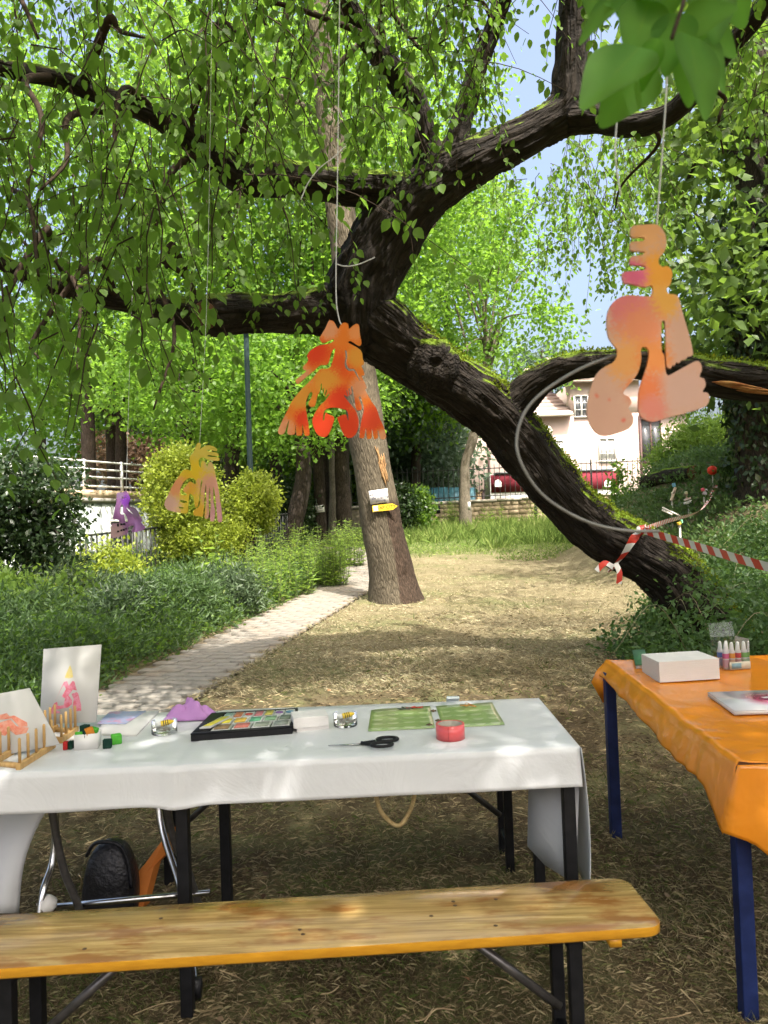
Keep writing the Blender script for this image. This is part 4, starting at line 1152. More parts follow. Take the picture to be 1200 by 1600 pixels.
# ------------------------------------------------------------------ clipped round bush (two domes)
tb_ = G(367, 905); DB = tb_[1]
def shrub(name, label, blobs, per, leaf, lm, cr, cat='shrub', stem=None, tmpl='L4', shell=0.72, group=None):
    cs = []
    for (c_, r_, n_) in blobs:
        d_ = unit(rng.normal(size=(n_, 3)))
        cs.append(np.array(c_) + d_ * (shell + (1 - shell) * rng.random(n_))[:, None] * np.array(r_))
    cs = np.concatenate(cs)
    b0_ = np.array([blobs[0][0][0], blobs[0][0][1], 0]); b0_[2] = float(gz(b0_[0], b0_[1]))
    cs = cs[cs[:, 2] > gz(cs[:, 0], cs[:, 1]) + 0.02]
    o = thing(name, b0_, label, cat, group)
    pos, ax, nr, sz, v = clumps(cs, per, cr, leaf, 0.9, 0.1, 0.5)
    leaves('foliage', pos, ax, nr, sz, lm, o, tmpl, v)
    mb = MB()
    for (c_, r_, n_) in blobs:
        root = stem if stem is not None else np.array([c_[0], c_[1], float(gz(c_[0], c_[1])) - 0.05])
        for k in range(5):
            tgt = np.array(c_) + rng.normal(size=3) * np.array(r_) * 0.35
            m_ = (root + tgt) / 2 + rng.normal(size=3) * 0.08
            mb.tube(spline([root, m_, tgt], 4), np.linspace(0.045 if stem is not None else 0.02, 0.008, 9), 6)
    tag(mb.build('stems', TWIG, o, True), kind='stuff')
    return o
k_ = DB / FPX
shrub('round_clipped_bush', 'golden green bush clipped into two round domes behind the yellow cutout',
      [(P(286, 780, DB), (56 * k_, 0.7, 76 * k_), 230), (P(396, 788, DB + 0.5), (34 * k_, 0.5, 48 * k_), 110), (P(320, 848, DB - 0.2), (68 * k_, 0.55, 34 * k_), 110)], 80, 0.07, LEAF_YEL, 0.22, 'bush', stem=np.array([tb_[0], DB, float(gz(tb_[0], DB)) - 0.05]))
# bright shrub in front of the annexe
g_ = G(165, 935)
shrub('leafy_shrub', 'bright yellow green shrub in front of the white annexe window', [(P(165, 895, g_[1]), (0.5, 0.45, 0.38), 70), (P(100, 915, g_[1]), (0.45, 0.4, 0.32), 50)], 60, 0.075, LEAF_YEL, 0.26)
g_ = G(20, 985)
shrub('pale_shrub', 'pale green low shrub at the left edge under the evergreen', [(P(-5, 960, g_[1] - 1.0), (0.5, 0.5, 0.35), 50), (P(100, 945, g_[1]), (0.5, 0.4, 0.3), 40)], 50, 0.08, LEAF_WEED, 0.26)
# dark shrubs
g_ = G(452, 855)
shrub('dark_round_shrub', 'dark round evergreen shrub between the clipped bush and forked tree', [(P(450, 800, g_[1]), (0.62, 0.6, 0.75), 110)], 60, 0.12, LEAF_DARK, 0.35)
shrub('clipped_dark_shrub', 'dark upright shrub right of the pinned notices', [(P(652, 797, 25), (0.42, 0.4, 0.62), 60)], 60, 0.12, LEAF_MID, 0.3)
shrub('leafy_dark_shrub', 'dark leafy shrub just behind the straight trunk', [(P(624, 793, 24.5), (0.5, 0.5, 0.66), 60)], 60, 0.13, LEAF_DARK, 0.3)
# bamboo clump, right background
DBm = 17.0
bl = []
for (px, py, rx, rz, n_) in ((1060, 735, 40, 38, 70), (1090, 715, 52, 48, 90), (1112, 690, 45, 40, 60), (1130, 735, 45, 50, 60)):
    bl.append((P(px, py, DBm + rng.uniform(-.4, .4)), (rx * DBm / FPX, 0.7, rz * DBm / FPX), n_))
shrub('bamboo_clump', 'feathery bright green bamboo clump in front of the pink house', bl, 110, 0.13, LEAF_BAMB, 0.42, 'bamboo', tmpl='LN', shell=0.35)
# sapling by the wall
sp = P(968, 770, 20); 
shrub('thin_sapling', 'thin leafy sapling between the leaning trunk and the bamboo', [(P(966, 765, 20), (0.12, 0.2, 0.75), 16), (P(985, 790, 20), (0.4, 0.3, 0.35), 26)], 26, 0.13, LEAF_MID, 0.2)
# mossy log
lg = on(P(1008, 752, 15.8)[0], 15.8, 0.11); dl = min(np.arange(11.5, 16, 0.1), key=lambda q: abs(float(gz(P(1085, 757, q)[0], q)) - float(lg[2] - 0.11))); lg2 = on(P(1085, 757, dl)[0], dl, 0.11)
lo_ = spline([lg, (lg + lg2) / 2 + (0, 0, 0.03), lg2], 10)
V_, F_, b_k = bark_tube(lo_, np.full(len(lo_), 0.13), 16, 0.02, 4)
lg_t = thing('log', (lg + lg2) / 2 - (0, 0, .13), 'dark mossy log lying in front of the bamboo', 'log')
add('bark', V_, F_, BARK_OLD, lg_t, True, attr={'bark': b_k})
for e in (lg, lg2):
    MB().lathe([(0.125, 0.0), (0.08, 0.01), (0.0, 0.012)], e, 14, unit(e - (lg + lg2) / 2)).build('cut_end', wood_dk, lg_t)

# ------------------------------------------------------------------ bramble thicket in the right foreground
cs = []
for k in range(1500):
    y_ = rng.uniform(4.9, 9.5); x_ = rng.uniform(1.5, 6.5)
    lim = np.interp(y_, [4.9, 6.0, 7.0, 8.0, 9.5], [2.25, 1.95, 2.15, 2.7, 3.3]) + 0.25 * vnoise(np.array([[y_ * 1.3, 0.3, 0.7]]), 2)[0]
    if x_ < lim: continue
    h = 0.62 * min(1, (x_ - lim) / 0.9 + 0.12) * rng.uniform(0.05, 1.0) * (1.25 if y_ < 7 else 0.9)
    cs.append((x_, y_, float(gz(x_, y_)) + h))
cs = np.array(cs)
bt = thing('bramble_thicket', on(3.0, 6.2), 'dense green bramble thicket around the foot of the leaning trunk', 'thicket')
pos, ax, nr, sz, v = clumps(cs, 46, 0.26, 0.055, 0.8)
zz = gz(pos[:, 0], pos[:, 1]); pos[:, 2] = np.maximum(pos[:, 2], zz + 0.01)
leaves('foliage', pos, ax, nr, sz, LEAF_BRAM, bt, 'L4', v)
mb = MB()
for k in range(70):
    c_ = cs[rng.integers(len(cs))]; a = rng.uniform(0, 6.283); l_ = rng.uniform(0.4, 1.0)
    p0 = np.array([c_[0], c_[1], float(gz(c_[0], c_[1]))]); p2 = p0 + (math.cos(a) * l_, math.sin(a) * l_, 0.35 * l_); p1 = (p0 + p2) / 2 + (0, 0, 0.5 * l_)
    mb.tube(spline([p0, p1, p2], 5), np.linspace(0.005, 0.002, 11), 4, False)
tag(mb.build('canes', mat('bramble_cane', (0.16, 0.13, 0.07), (0.09, 0.10, 0.04)), bt), kind='stuff')

# leafy bank behind the thicket, up to the log
n = 900
x_ = rng.uniform(2.9, 9.5, n); y_ = rng.uniform(7.5, 17, n)
k = (x_ > 2.6 + 0.12 * y_ + 0.35 * vnoise(np.stack([y_ * 0.9, 0 * y_, 0 * y_], 1), 4))
x_, y_ = x_[k], y_[k]
cs = np.stack([x_, y_, gz(x_, y_) + 0.13 * rng.random(len(x_)) * np.where(y_ > 12, 0.6, 1.3)], 1)
pos, ax, nr, sz, v = clumps(cs, 60, 0.34, 0.075, 0.35, 0.3, 0.8)
pos[:, 2] = np.maximum(pos[:, 2], gz(pos[:, 0], pos[:, 1]) + 0.015)
o = leaves('bank_greenery', pos, ax + np.array([0, 0, 0.4]), nr, sz, LEAF_COVER, None, 'L4', v, base=(5, 11, 1))
tag(o, 'low leafy greenery covering the bank below the bamboo', 'ground cover', None, 'stuff')

# ------------------------------------------------------------------ left bed: ground cover and weeds
cs = []
for k in range(2600):
    y_ = 4.6 + 10 * rng.random() ** 1.3; x_ = float(pathx(y_)) - 0.62 - rng.random() ** 1.2 * 4.2
    e = (float(pathx(y_)) - 0.62 - x_)
    h = (0.36 + 0.30 * vnoise(np.array([[x_ * 1.3, y_ * 1.3, 0.2]]), 6)[0]) * min(1, 0.25 + e / 0.55) * rng.uniform(0.1, 1)
    cs.append((x_, y_, float(gz(x_, y_)) + h))
cs = np.array(cs)
pos, ax, nr, sz, v = clumps(cs, 60, 0.26, 0.06, 0.7, 0.25, 0.8)
pos[:, 2] = np.maximum(pos[:, 2], gz(pos[:, 0], pos[:, 1]) + 0.01)
half = rng.random(len(pos)) < 0.6
o = leaves('ground_cover', pos[half], ax[half] + np.array([0.3, 0, 0.2]), nr[half], sz[half] * 1.5, LEAF_COVER, None, 'LN', v[half], base=(-3.5, 8, 0))
tag(o, 'dense low green ground cover filling the bed left of the path', 'ground cover', None, 'stuff')
o = leaves('ground_cover_leaves', pos[~half], ax[~half], nr[~half], sz[~half] * 0.8, LEAF_MID, None, 'L4', v[~half], base=(-3.5, 8, 0.1))
tag(o, 'small rounded leaves mixed through the ground cover bed', 'ground cover', None, 'stuff')

for (px, py, rx, rz, lm_, lb) in ((40, 1020, 0.42, 0.34, LEAF_COVER, 'dark spreading juniper at the front of the bed by the left edge'), (200, 1000, 0.40, 0.36, LEAF_CONIF, 'grey green juniper in the bed behind the upright board'),
                            (290, 985, 0.36, 0.34, LEAF_COVER, 'dark juniper beside the path, middle of the bed'), (120, 975, 0.5, 0.42, LEAF_CONIF, 'tall grey green juniper in the middle of the left bed'), (360, 960, 0.34, 0.34, LEAF_CONIF, 'small grey green juniper beside the path near the lamp post'), (10, 985, 0.45, 0.4, LEAF_WEED, 'pale leafy shrub in the bed at the left edge')):
    g_ = G(px, py)
    shrub('juniper_shrub' if lm_ is not LEAF_WEED else 'bed_shrub', lb, [(g_ + (0, 0, rz * 0.75), (rx, rx, rz), 70)], 60, 0.10, lm_, 0.24, tmpl='LN', shell=0.5, group='low shrubs in the left bed')

def weed(label, base, nst, h, spread, leaf, lm=LEAF_WEED, name='weed_clump', tmpl='LN', cat='weed', group='weeds beside the path', dens=0.035):
    o = thing(name, base, label, cat, group)
    st = MB(); LP, LA, LN_, LS = [], [], [], []
    for k in range(nst):
        a = rng.uniform(0, 6.283); r_ = spread * math.sqrt(rng.random())
        p0 = np.array(base) + (math.cos(a) * r_, math.sin(a) * r_, 0); p0[2] = float(gz(p0[0], p0[1]))
        hh = h * rng.uniform(0.6, 1.05)
        p2 = p0 + (rng.normal() * 0.1 * hh, rng.normal() * 0.1 * hh, hh)
        q = spline([p0, (p0 + p2) / 2 + rng.normal(size=3) * 0.02, p2], 6)
        st.tube(q, np.linspace(0.006, 0.002, len(q)), 4, False)
        m = int(hh / dens)
        for j in range(m):
            t_ = 0.12 + 0.88 * j / m
            p = q[min(len(q) - 1, int(t_ * (len(q) - 1)))]
            az = j * 2.4 + k
            LP.append(p + rng.normal(size=3) * 0.01); LA.append((math.cos(az), math.sin(az), rng.uniform(-0.1, 0.6))); LN_.append((rng.normal() * .3, rng.normal() * .3, 1)); LS.append(leaf * (1.15 - 0.6 * t_) * rng.uniform(.7, 1.2))
    so_ = st.build('stems', mat('weed_stem', (0.12, 0.16, 0.05)) if 'weed_stem' not in bpy.data.materials else bpy.data.materials['weed_stem'], o)
    tag(so_, kind='stuff')
    leaves('leaves', LP, LA, LN_, LS, lm, o, tmpl)
    return o
for (px, py, nst, h, sp_, lf, lb) in (
    (518, 915, 60, 0.95, 0.28, 0.14, 'bright feathery weed clump beside the path near the forked tree'),
    (545, 885, 50, 0.95, 0.3, 0.14, 'green weed clump where the path disappears behind the straight trunk'),
    (440, 930, 44, 1.05, 0.5, 0.13, 'loose tall weeds just right of the tall lamp post'),
    (405, 945, 34, 0.85, 0.35, 0.12, 'green weeds growing around the foot of the tall lamp post'),
    (470, 905, 46, 1.0, 0.5, 0.14, 'pale tall weeds between the lamp post and the forked tree'),
    (370, 935, 40, 0.8, 0.6, 0.12, 'pale grassy weeds in front of the clipped bush'),
    (280, 935, 26, 0.5, 0.6, 0.09, 'grassy weeds below the yellow cutout'),
    (335, 935, 4, 1.0, 0.08, 0.22, 'single tall broad leaved weed below the yellow cutout')):
    g_ = G(px, py)
    weed(lb, g_, nst, h, sp_, lf, tmpl='L4' if nst == 4 else 'LN', dens=0.08 if nst == 4 else 0.03)
for (px, py, h, lb) in ((850, 800, 1.0, 'tall bright weeds against the stone wall below the globe lamp'), (705, 805, 1.1, 'upright pale weed against the wall left of the slender tree'), (770, 800, 0.8, 'pale weeds against the wall right of the slender tree')):
    g_ = P(px, py, 29.0); g_ = on(g_[0], 29.0)
    weed(lb, g_, 22, h, 0.7 if px == 850 else 0.4, 0.22, group='weeds along the stone wall', dens=0.08)

# ------------------------------------------------------------------ grass and clippings
def blades(name, label, n, d0, d1, ln, wd, flat, m, seed, keep=None, parent=None, xr=0.66, kind='stuff', bias=2.0, dmin_scale=True):
    d = 1 / rng.uniform(1 / d1, 1 / d0, n)
    x = rng.uniform(-xr, xr, n) * d
    if keep is not None:
        k = keep(x, d); x, d = x[k], d[k]
    n = len(x)
    z = gz(x, d) + np.exp(-((d - 4) / 9) ** 2) * (0.016 * vnoise(np.stack([x * 3, d * 3, 0 * x], 1), 1) + 0.007 * vnoise(np.stack([x * 11, d * 11, 0 * x], 1), 2))
    az = rng.uniform(0, 6.283, n); el = np.clip(rng.normal(flat, 0.25, n), 0.03, 1.5)
    L_ = ln * rng.uniform(0.5, 1.4, n) * np.clip(d / 3.0, 0.8, 2.2) ** 0.5
    ax = np.stack([np.cos(az) * np.cos(el), np.sin(az) * np.cos(el), np.sin(el)], 1)
    side = unit(np.cross(ax, np.stack([rng.normal(size=n) * .4, rng.normal(size=n) * .4, np.ones(n)], 1)))
    W = wd * np.clip(d / 3.0, 0.7, 3.5) * rng.uniform(0.6, 1.4, n)
    p = np.stack([x, d, z + rng.uniform(0, 0.012, n)], 1)
    bend = np.stack([np.zeros(n), np.zeros(n), -0.22 * L_ * np.cos(el) * rng.uniform(0, 1.6, n)], 1)
    V = np.stack([p - side * W[:, None] / 2, p + side * W[:, None] / 2, p + ax * L_[:, None] * .55 + side * W[:, None] * .4, p + ax * L_[:, None] + bend], 1).reshape(-1, 3)
    i = np.arange(n) * 4
    F = np.concatenate([np.stack([i, i + 1, i + 2], 1), np.stack([i, i + 2, i + 3], 1)])
    pat = 0.5 + 0.5 * vnoise(np.stack([x * 1.1, d * 1.1, 0 * x + seed], 1), seed)
    v = np.clip(0.55 * rng.random(n) + 0.45 * pat, 0, 1)
    o = add(name, V, F, m, parent, attr={'v': np.repeat(v, 4)}, base=(0, 5, 0) if parent is None else None)
    tag(o, label, 'grass', None, 'stuff')
    return o
def notpath(x, d): return np.abs(x - pathx(d)) > 0.45 + 0.05 * vnoise(np.stack([x * 7, d * 7, 0 * x], 1), 2)
def grass_mat(name, stops, tw=0.25):
    t = NT(name)
    a = t.n('ShaderNodeAttribute', attribute_name='v').outputs['Fac']
    c = t.ramp(a, stops)
    p = t.princ(c, 0.8, 0.15)
    tr = t.n('ShaderNodeBsdfTranslucent'); t.t.links.new(c, tr.inputs['Color'])
    mx = t.n('ShaderNodeMixShader'); mx.inputs[0].default_value = tw
    t.t.links.new(p, mx.inputs[1]); t.t.links.new(tr.outputs[0], mx.inputs[2])
    return t.done(mx.outputs[0])
DRY = grass_mat('dry_clippings', [(0.0, (0.04, 0.028, 0.016)), (0.3, (0.12, 0.088, 0.048)), (0.55, (0.23, 0.175, 0.095)), (0.74, (0.42, 0.345, 0.20)), (0.86, (0.14, 0.15, 0.05)), (1.0, (0.07, 0.11, 0.03))])
GRN = grass_mat('green_grass', [(0.0, (0.05, 0.07, 0.018)), (0.4, (0.10, 0.13, 0.035)), (0.62, (0.22, 0.19, 0.085)), (0.85, (0.36, 0.30, 0.16)), (1.0, (0.48, 0.41, 0.24))], 0.3)
blades('dry_clippings', 'dry brown grass clippings strewn over the lawn', 170000, 1.25, 9.5, 0.036, 0.0019, 0.14, DRY, 3, notpath)
blades('short_grass', 'short tufts of green and straw grass across the lawn', 70000, 1.25, 16, 0.045, 0.0022, 0.75, GRN, 5, lambda x, d: notpath(x, d) & (vnoise(np.stack([x * 1.7, d * 1.7, 0 * x], 1), 12) + 0.5 * vnoise(np.stack([x * 6, d * 6, 0 * x], 1), 13) > 0.12))
blades('straw_lawn', 'sun bleached straw coloured grass on the open lawn', 80000, 6.0, 21, 0.03, 0.0018, 0.45, grass_mat('straw', [(0, (0.14, 0.11, 0.055)), (0.5, (0.33, 0.285, 0.17)), (0.75, (0.44, 0.39, 0.25)), (1, (0.13, 0.19, 0.055))]), 9, lambda x, d: notpath(x, d) & (x > pathx(d)))
GRN2 = grass_mat('bright_grass', [(0.0, (0.07, 0.12, 0.022)), (0.5, (0.14, 0.21, 0.045)), (0.85, (0.26, 0.32, 0.09)), (1.0, (0.46, 0.42, 0.22))], 0.45)
blades('long_grass', 'long green uncut grass in front of the stone wall', 46000, 17.5, 30, 0.24, 0.008, 1.1, GRN2, 7, lambda x, d: (x > -0.2) & (d + 2.6 * vnoise(np.stack([x * 0.8, d * 0.8, 0 * x], 1), 2) + 1.2 * vnoise(np.stack([x * 3, d * 3, 0 * x], 1), 3) > 20.0) & notpath(x, d), bias=1)
blades('green_lawn', 'short green grass where the dry lawn meets the long grass', 40000, 13.5, 24, 0.07, 0.004, 0.8, GRN2, 8, lambda x, d: (x > pathx(d)) & (d + 2.2 * vnoise(np.stack([x * 0.7, d * 0.7, 0 * x], 1), 5) + 1.5 * vnoise(np.stack([x * 2.5, d * 2.5, 0 * x], 1), 6) > 16.6) & notpath(x, d), bias=1)
# bits of stalk lying about
sk = MB()
for k in range(170):
    d_ = 1 / rng.uniform(1 / 7.0, 1 / 1.4); x_ = rng.uniform(-0.6, 0.62) * d_
    if abs(x_ - float(pathx(d_))) < 0.6: continue
    a = rng.uniform(0, 6.283); l_ = rng.uniform(0.03, 0.16); z_ = float(gz(x_, d_)) + 0.024
    p0 = np.array([x_, d_, z_]); p2 = p0 + (math.cos(a) * l_, math.sin(a) * l_, rng.uniform(-0.004, 0.02)); p1 = (p0 + p2) / 2 + rng.normal(size=3) * 0.008
    sk.tube(spline([p0, p1, p2], 3), rng.uniform(0.0009, 0.0026), 4, False)
o = sk.build('dry_stalks', mat('dry_stalk', (0.46, 0.36, 0.20), (0.22, 0.15, 0.08), 9, 0.8))
tag(o, 'thin dry stalks and twigs scattered over the lawn', 'stalks', None, 'stuff')
# fallen leaves on the ground
LITTER = leaf_mat('fallen_leaf', (0.07, 0.035, 0.018), (0.20, 0.14, 0.08), (0.2, 0.1, 0.04), 0.1, 0.7)
n = 260
d = 1 / rng.uniform(1 / 8.0, 1 / 1.4, n); x = rng.uniform(-.6, .62, n) * d
k = notpath(x, d); x, d = x[k], d[k]; n = len(x); az = rng.uniform(0, 6.283, n)
o = leaves('fallen_leaves', np.stack([x, d, gz(x, d) + 0.022], 1), np.stack([np.cos(az), np.sin(az), rng.normal(size=n) * 0.15], 1), np.stack([rng.normal(size=n) * .35, rng.normal(size=n) * .35, np.ones(n)], 1), rng.uniform(0.012, 0.034, n), LITTER, None, 'L8')
tag(o, 'small brown fallen leaves scattered over the lawn', 'leaves', None, 'stuff')
# ------------------------------------------------------------------ white cloth tables
def wtz(y): return 0.716 + (y - 2.35) * 0.022            # top of the white cloth
def plane_hit(px, py, fz):
    r = ray(px, py); t = 1.0
    for _ in range(30):
        p = CAM + r * t
        t += (p[2] - fz(p[1])) / -r[2] if r[2] < 0 else 0
    return CAM + r * t
def W(px, py, h=0.0):                                      # point on the white table top
    return plane_hit(px, py, lambda y: wtz(y) + h)
fl_ = W(0, 1207); fr_ = W(903, 1166); bl_ = W(160, 1117); br_ = W(845, 1091)
xr_ = fr_[0]; xl_ = -1.85; xs_ = W(268, 1195)[0]
yf = lambda x: np.interp(x, [fl_[0], fr_[0]], [fl_[1], fr_[1]])
yb = lambda x: np.interp(x, [bl_[0], br_[0]], [bl_[1], br_[1]])
def leg(mb, x, y, ztop, s=0.038):
    mb.box((x, y, (ztop + float(gz(x, y)) - 0.01) / 2), (s, s, ztop - float(gz(x, y)) + 0.01))
    return mb
top_m = mat('table_board', (0.30, 0.22, 0.13), None, 6, 0.6)
tR = thing('trestle_table', on((xs_ + xr_) / 2, 2.68), 'table with square black legs under the right half of the white cloth', 'table')
MB().hexa([(xs_ + .02, yf(xs_) + .012, wtz(yf(xs_)) - .03), (xr_ - .012, yf(xr_) + .012, wtz(yf(xr_)) - .03), (xr_ - .012, yb(xr_) - .012, wtz(yb(xr_)) - .03), (xs_ + .02, yb(xs_) - .012, wtz(yb(xs_)) - .03),
           (xs_ + .02, yf(xs_) + .012, wtz(yf(xs_)) - .003), (xr_ - .012, yf(xr_) + .012, wtz(yf(xr_)) - .003), (xr_ - .012, yb(xr_) - .012, wtz(yb(xr_)) - .003), (xs_ + .02, yb(xs_) - .012, wtz(yb(xs_)) - .003)]).build('tabletop', top_m, tR)
for (px, py, d) in ((289, 1400, 2.40), (891, 1330, 2.42), (353, 1330, 2.93), (842, 1340, 2.94)):
    q = P(px, py, d); leg(MB(), q[0], d, wtz(d) - 0.032).build('leg', BLACK, tR, bevel=0.004)
for (pa, pb) in (((289, 1400, 2.40), (353, 1330, 2.93)), ((891, 1330, 2.42), (842, 1340, 2.94))):
    a, b_ = P(*pa), P(*pb); z = wtz(2.7) - 0.10
    MB().bar((a[0], a[1] + .02, z), (b_[0], b_[1] - .02, z), 0.025).build('crossbar', BLACK, tR)
tL = thing('folding_table', on((xs_ + xl_) / 2, 2.68), 'folding table with chrome tube legs under the left half of the white cloth', 'table')
MB().hexa([(xl_, yf(xl_) + .012, wtz(2.3) - .03), (xs_ + .014, yf(xs_) + .012, wtz(2.35) - .03), (xs_ + .014, yb(xs_) - .012, wtz(2.98) - .03), (xl_, yb(xl_) - .012, wtz(2.98) - .03),
           (xl_, yf(xl_) + .012, wtz(2.3) - .003), (xs_ + .014, yf(xs_) + .012, wtz(2.35) - .003), (xs_ + .014, yb(xs_) - .012, wtz(2.98) - .003), (xl_, yb(xl_) - .012, wtz(2.98) - .003)]).build('tabletop', WHITE, tL)
dull = mat('dull_steel_tube', (0.16, 0.15, 0.145), (0.10, 0.095, 0.09), 30, 0.35, 0.5, metal=0.7)
z0 = wtz(2.6) - 0.03
def gp(px, py, d):
    q = P(px, py, d); return q
def legtube(pts, m, r=0.013): MB().tube(spline(pts, 6), r, 10).build('leg', m, tL, True)
def foot(p): p = np.array(p, float); p[2] = float(gz(p[0], p[1])); return p
a = gp(68, 1268, 2.62); a[2] = z0
legtube([a, gp(96, 1345, 2.66), gp(122, 1415, 2.70), foot(gp(138, 1470, 2.74))], dull)
a = gp(92, 1268, 2.80); a[2] = z0
legtube([a, gp(84, 1330, 2.76), gp(66, 1400, 2.68), foot(gp(52, 1475, 2.62))], CHROME)
a = gp(252, 1250, 2.62); a[2] = z0
legtube([a, gp(268, 1300, 2.66), gp(297, 1370, 2.72), foot(gp(322, 1420, 2.80))], dull)
a = gp(240, 1240, 2.86); a[2] = z0
legtube([a, gp(250, 1280, 2.84), gp(285, 1400, 2.70), foot(gp(306, 1535, 2.46))], CHROME)
MB().tube([gp(84, 1417, 2.72), gp(200, 1406, 2.73), gp(328, 1394, 2.74)], 0.011, 10).build('crossbar', CHROME, tL, True)
MB().lathe([(0, -.02), (.025, -.018), (.034, 0), (.03, .02), (.012, .032), (0, .034)], gp(73, 1414, 2.69), 14, (0.3, 0, 1)).build('foot_cap', WHITE, tL, True)
MB().box(foot(gp(307, 1535, 2.46)) + (0, 0, .03), (.03, .03, .06)).build('rubber_foot', BLACK, tL)

# cloth: one sheet over both tables, with front flap, back flap and right-hand end flap
t = NT('white_table_sheet')
oc = t.coord('Object')
n1 = t.noise(oc, 3.0, 3); n2 = t.noise(oc, 60, 3)
sxy = t.n('ShaderNodeSeparateXYZ'); t.t.links.new(oc, sxy.inputs[0])
cc = t.mix(n1, (0.56, 0.565, 0.57), (0.525, 0.53, 0.535))
cloth_m = t.done(t.princ(cc, t.math('ADD', t.math('MULTIPLY', n1, 0.15), 0.30), 0.5, 0, t.bump(t.math('ADD', t.math('ADD', t.noise(oc, 5.0, 4, 0.6, 1.4), t.math('MULTIPLY', n2, 0.03)), t.math('MULTIPLY', t.math('ABSOLUTE', t.math('SUBTRACT', t.math('FRACT', t.math('MULTIPLY', sxy.outputs['X'], 2.1)), 0.5)), -0.35)), 0.22, 0.02)))
nu = 150
us = np.linspace(xl_ - 0.0, xr_ + 0.004, nu)
rows = []
prof = []                                                   # (kind, parameter)
for k in range(8): prof.append(('b', 1 - k / 8))
for k in range(15): prof.append(('t', 1 - k / 14))
for k in range(1, 12): prof.append(('f', k / 11))
V = []
for (kd, s_) in prof:
    for x in us:
        y0_, y1_ = float(yf(x)), float(yb(x))
        wv = vnoise(np.array([[x * 4.0, s_ * 1.5, {'b': 1, 't': 5, 'f': 9}[kd]]]), 3)[0]
        seam = math.exp(-((x - xs_) / 0.02) ** 2)
        if kd == 't':
            y_ = y0_ + (y1_ - y0_) * s_; z_ = wtz(y_) + 0.0012 * wv - 0.004 * seam; x_ = x
        elif kd == 'f':
            drop = 0.118 + 0.006 * wv + 0.012 * math.exp(-((x - xs_ - 0.02) / 0.06) ** 2)
            z_ = wtz(y0_) - drop * s_; y_ = y0_ - 0.006 - 0.016 * s_ + 0.007 * wv * s_ - 0.006 * seam; x_ = x
            if s_ < 0.1: z_ = wtz(y0_) - 0.004
        else:
            y_ = y1_ + 0.01 + 0.01 * s_; z_ = wtz(y1_) - 0.10 * s_; x_ = x
        V.append((x_, y_, z_))
F = []
for j in range(len(prof) - 1):
    for i in range(nu - 1):
        F.append((j * nu + i, j * nu + i + 1, (j + 1) * nu + i + 1, (j + 1) * nu + i))
clo = thing('white_tablecloth', on(-0.3, 2.65, 0.72), 'long white sheet draped over the two joined tables', 'tablecloth')
add('sheet', V, F, cloth_m, clo, True, solid=0.0015)
# end flap at the right: hangs low near the front corner
V = []; n_ = 24; m_ = 16
yE0, yE1 = float(yf(xr_)) - 0.02, float(yb(xr_))
for i in range(n_ + 1):
    s_ = i / n_                                             # along the end, front to back
    y_ = yE0 + (yE1 - yE0) * s_
    drop = np.interp(s_, [0, 0.06, 0.16, 0.55, 1.0], [0.40, 0.47, 0.44, 0.30, 0.28])
    for j in range(m_ + 1):
        q = j / m_
        x_ = xr_ + 0.006 + 0.02 * math.sin(q * 1.6) * (1 - 0.5 * s_) + 0.012 * math.sin(s_ * 9 + 1) * q - 0.02 * q * q * (1 - s_)
        V.append((x_, y_ + 0.015 * q * math.sin(s_ * 7), wtz(min(max(y_, 2.3), 3)) - 0.002 - drop * q))
F = [(i * (m_ + 1) + j, (i + 1) * (m_ + 1) + j, (i + 1) * (m_ + 1) + j + 1, i * (m_ + 1) + j + 1) for i in range(n_) for j in range(m_)]
add('end_flap', V, F, cloth_m, clo, True, solid=0.0015)
# folded corner lapping inwards behind the front right leg
V = []
cq = [(905, 1225, 2.44), (826, 1229, 2.60), (824, 1322, 2.60), (852, 1352, 2.56), (884, 1372, 2.47), (900, 1366, 2.44)]
c_ = [P(*q) for q in cq]
ctr = np.mean(c_, 0)
V = c_ + [ctr + (0.0, 0.01, 0)]
F = [(i, (i + 1) % 6, 6) for i in range(6)]
add('folded_corner', V, F, cloth_m, clo, True, solid=0.0015)
# left hanging end
V = []
for i in range(14):
    s_ = i / 13
    for j in range(10):
        q = j / 9
        px = -60 + (135 - 45 * q) * s_ ** 0.9 * (1 - 0.12 * math.sin(q * 3.1)); py = 1262 + q * 165
        d = 2.62 + 0.03 * math.sin(s_ * 5 + q * 1.5)
        V.append(P(px, py, d))
F = [(i * 10 + j, (i + 1) * 10 + j, (i + 1) * 10 + j + 1, i * 10 + j + 1) for i in range(13) for j in range(9)]
add('hanging_end', V, F, cloth_m, clo, True, solid=0.0015)

# ------------------------------------------------------------------ benches
t = NT('varnished_pine')
oc = t.coord('Object', (0.9, 16, 16))
g1 = t.noise(oc, 3.0, 6, 0.65, 0.5); g2 = t.noise(t.coord('Object', (4, 70, 70)), 3, 3)
patch = t.noise(t.coord('Object', (2.2, 7, 4)), 1.9, 4, 0.6)
c = t.mix(t.mrange(g1, 0.3, 0.7), (0.23, 0.14, 0.045), (0.47, 0.32, 0.12))
c = t.mix(t.mrange(patch, 0.50, 0.66, 0, 0.85), c, (0.22, 0.085, 0.018))
c = t.mix(t.mrange(g2, 0.58, 0.75, 0, 0.35), c, (0.18, 0.10, 0.035))
pine = t.done(t.princ(c, t.math('ADD', t.math('MULTIPLY', g1, 0.18), 0.16), 0.5, 0, t.bump(t.math('ADD', g1, g2), 0.12, 0.003), coat=0.6, coat_rough=0.12))
edge_m = mat('orange_varnish_edge', (0.68, 0.33, 0.025), (0.56, 0.25, 0.018), 14, 0.35, 0.5, coat=0.5, stretch=(1, 6, 6))
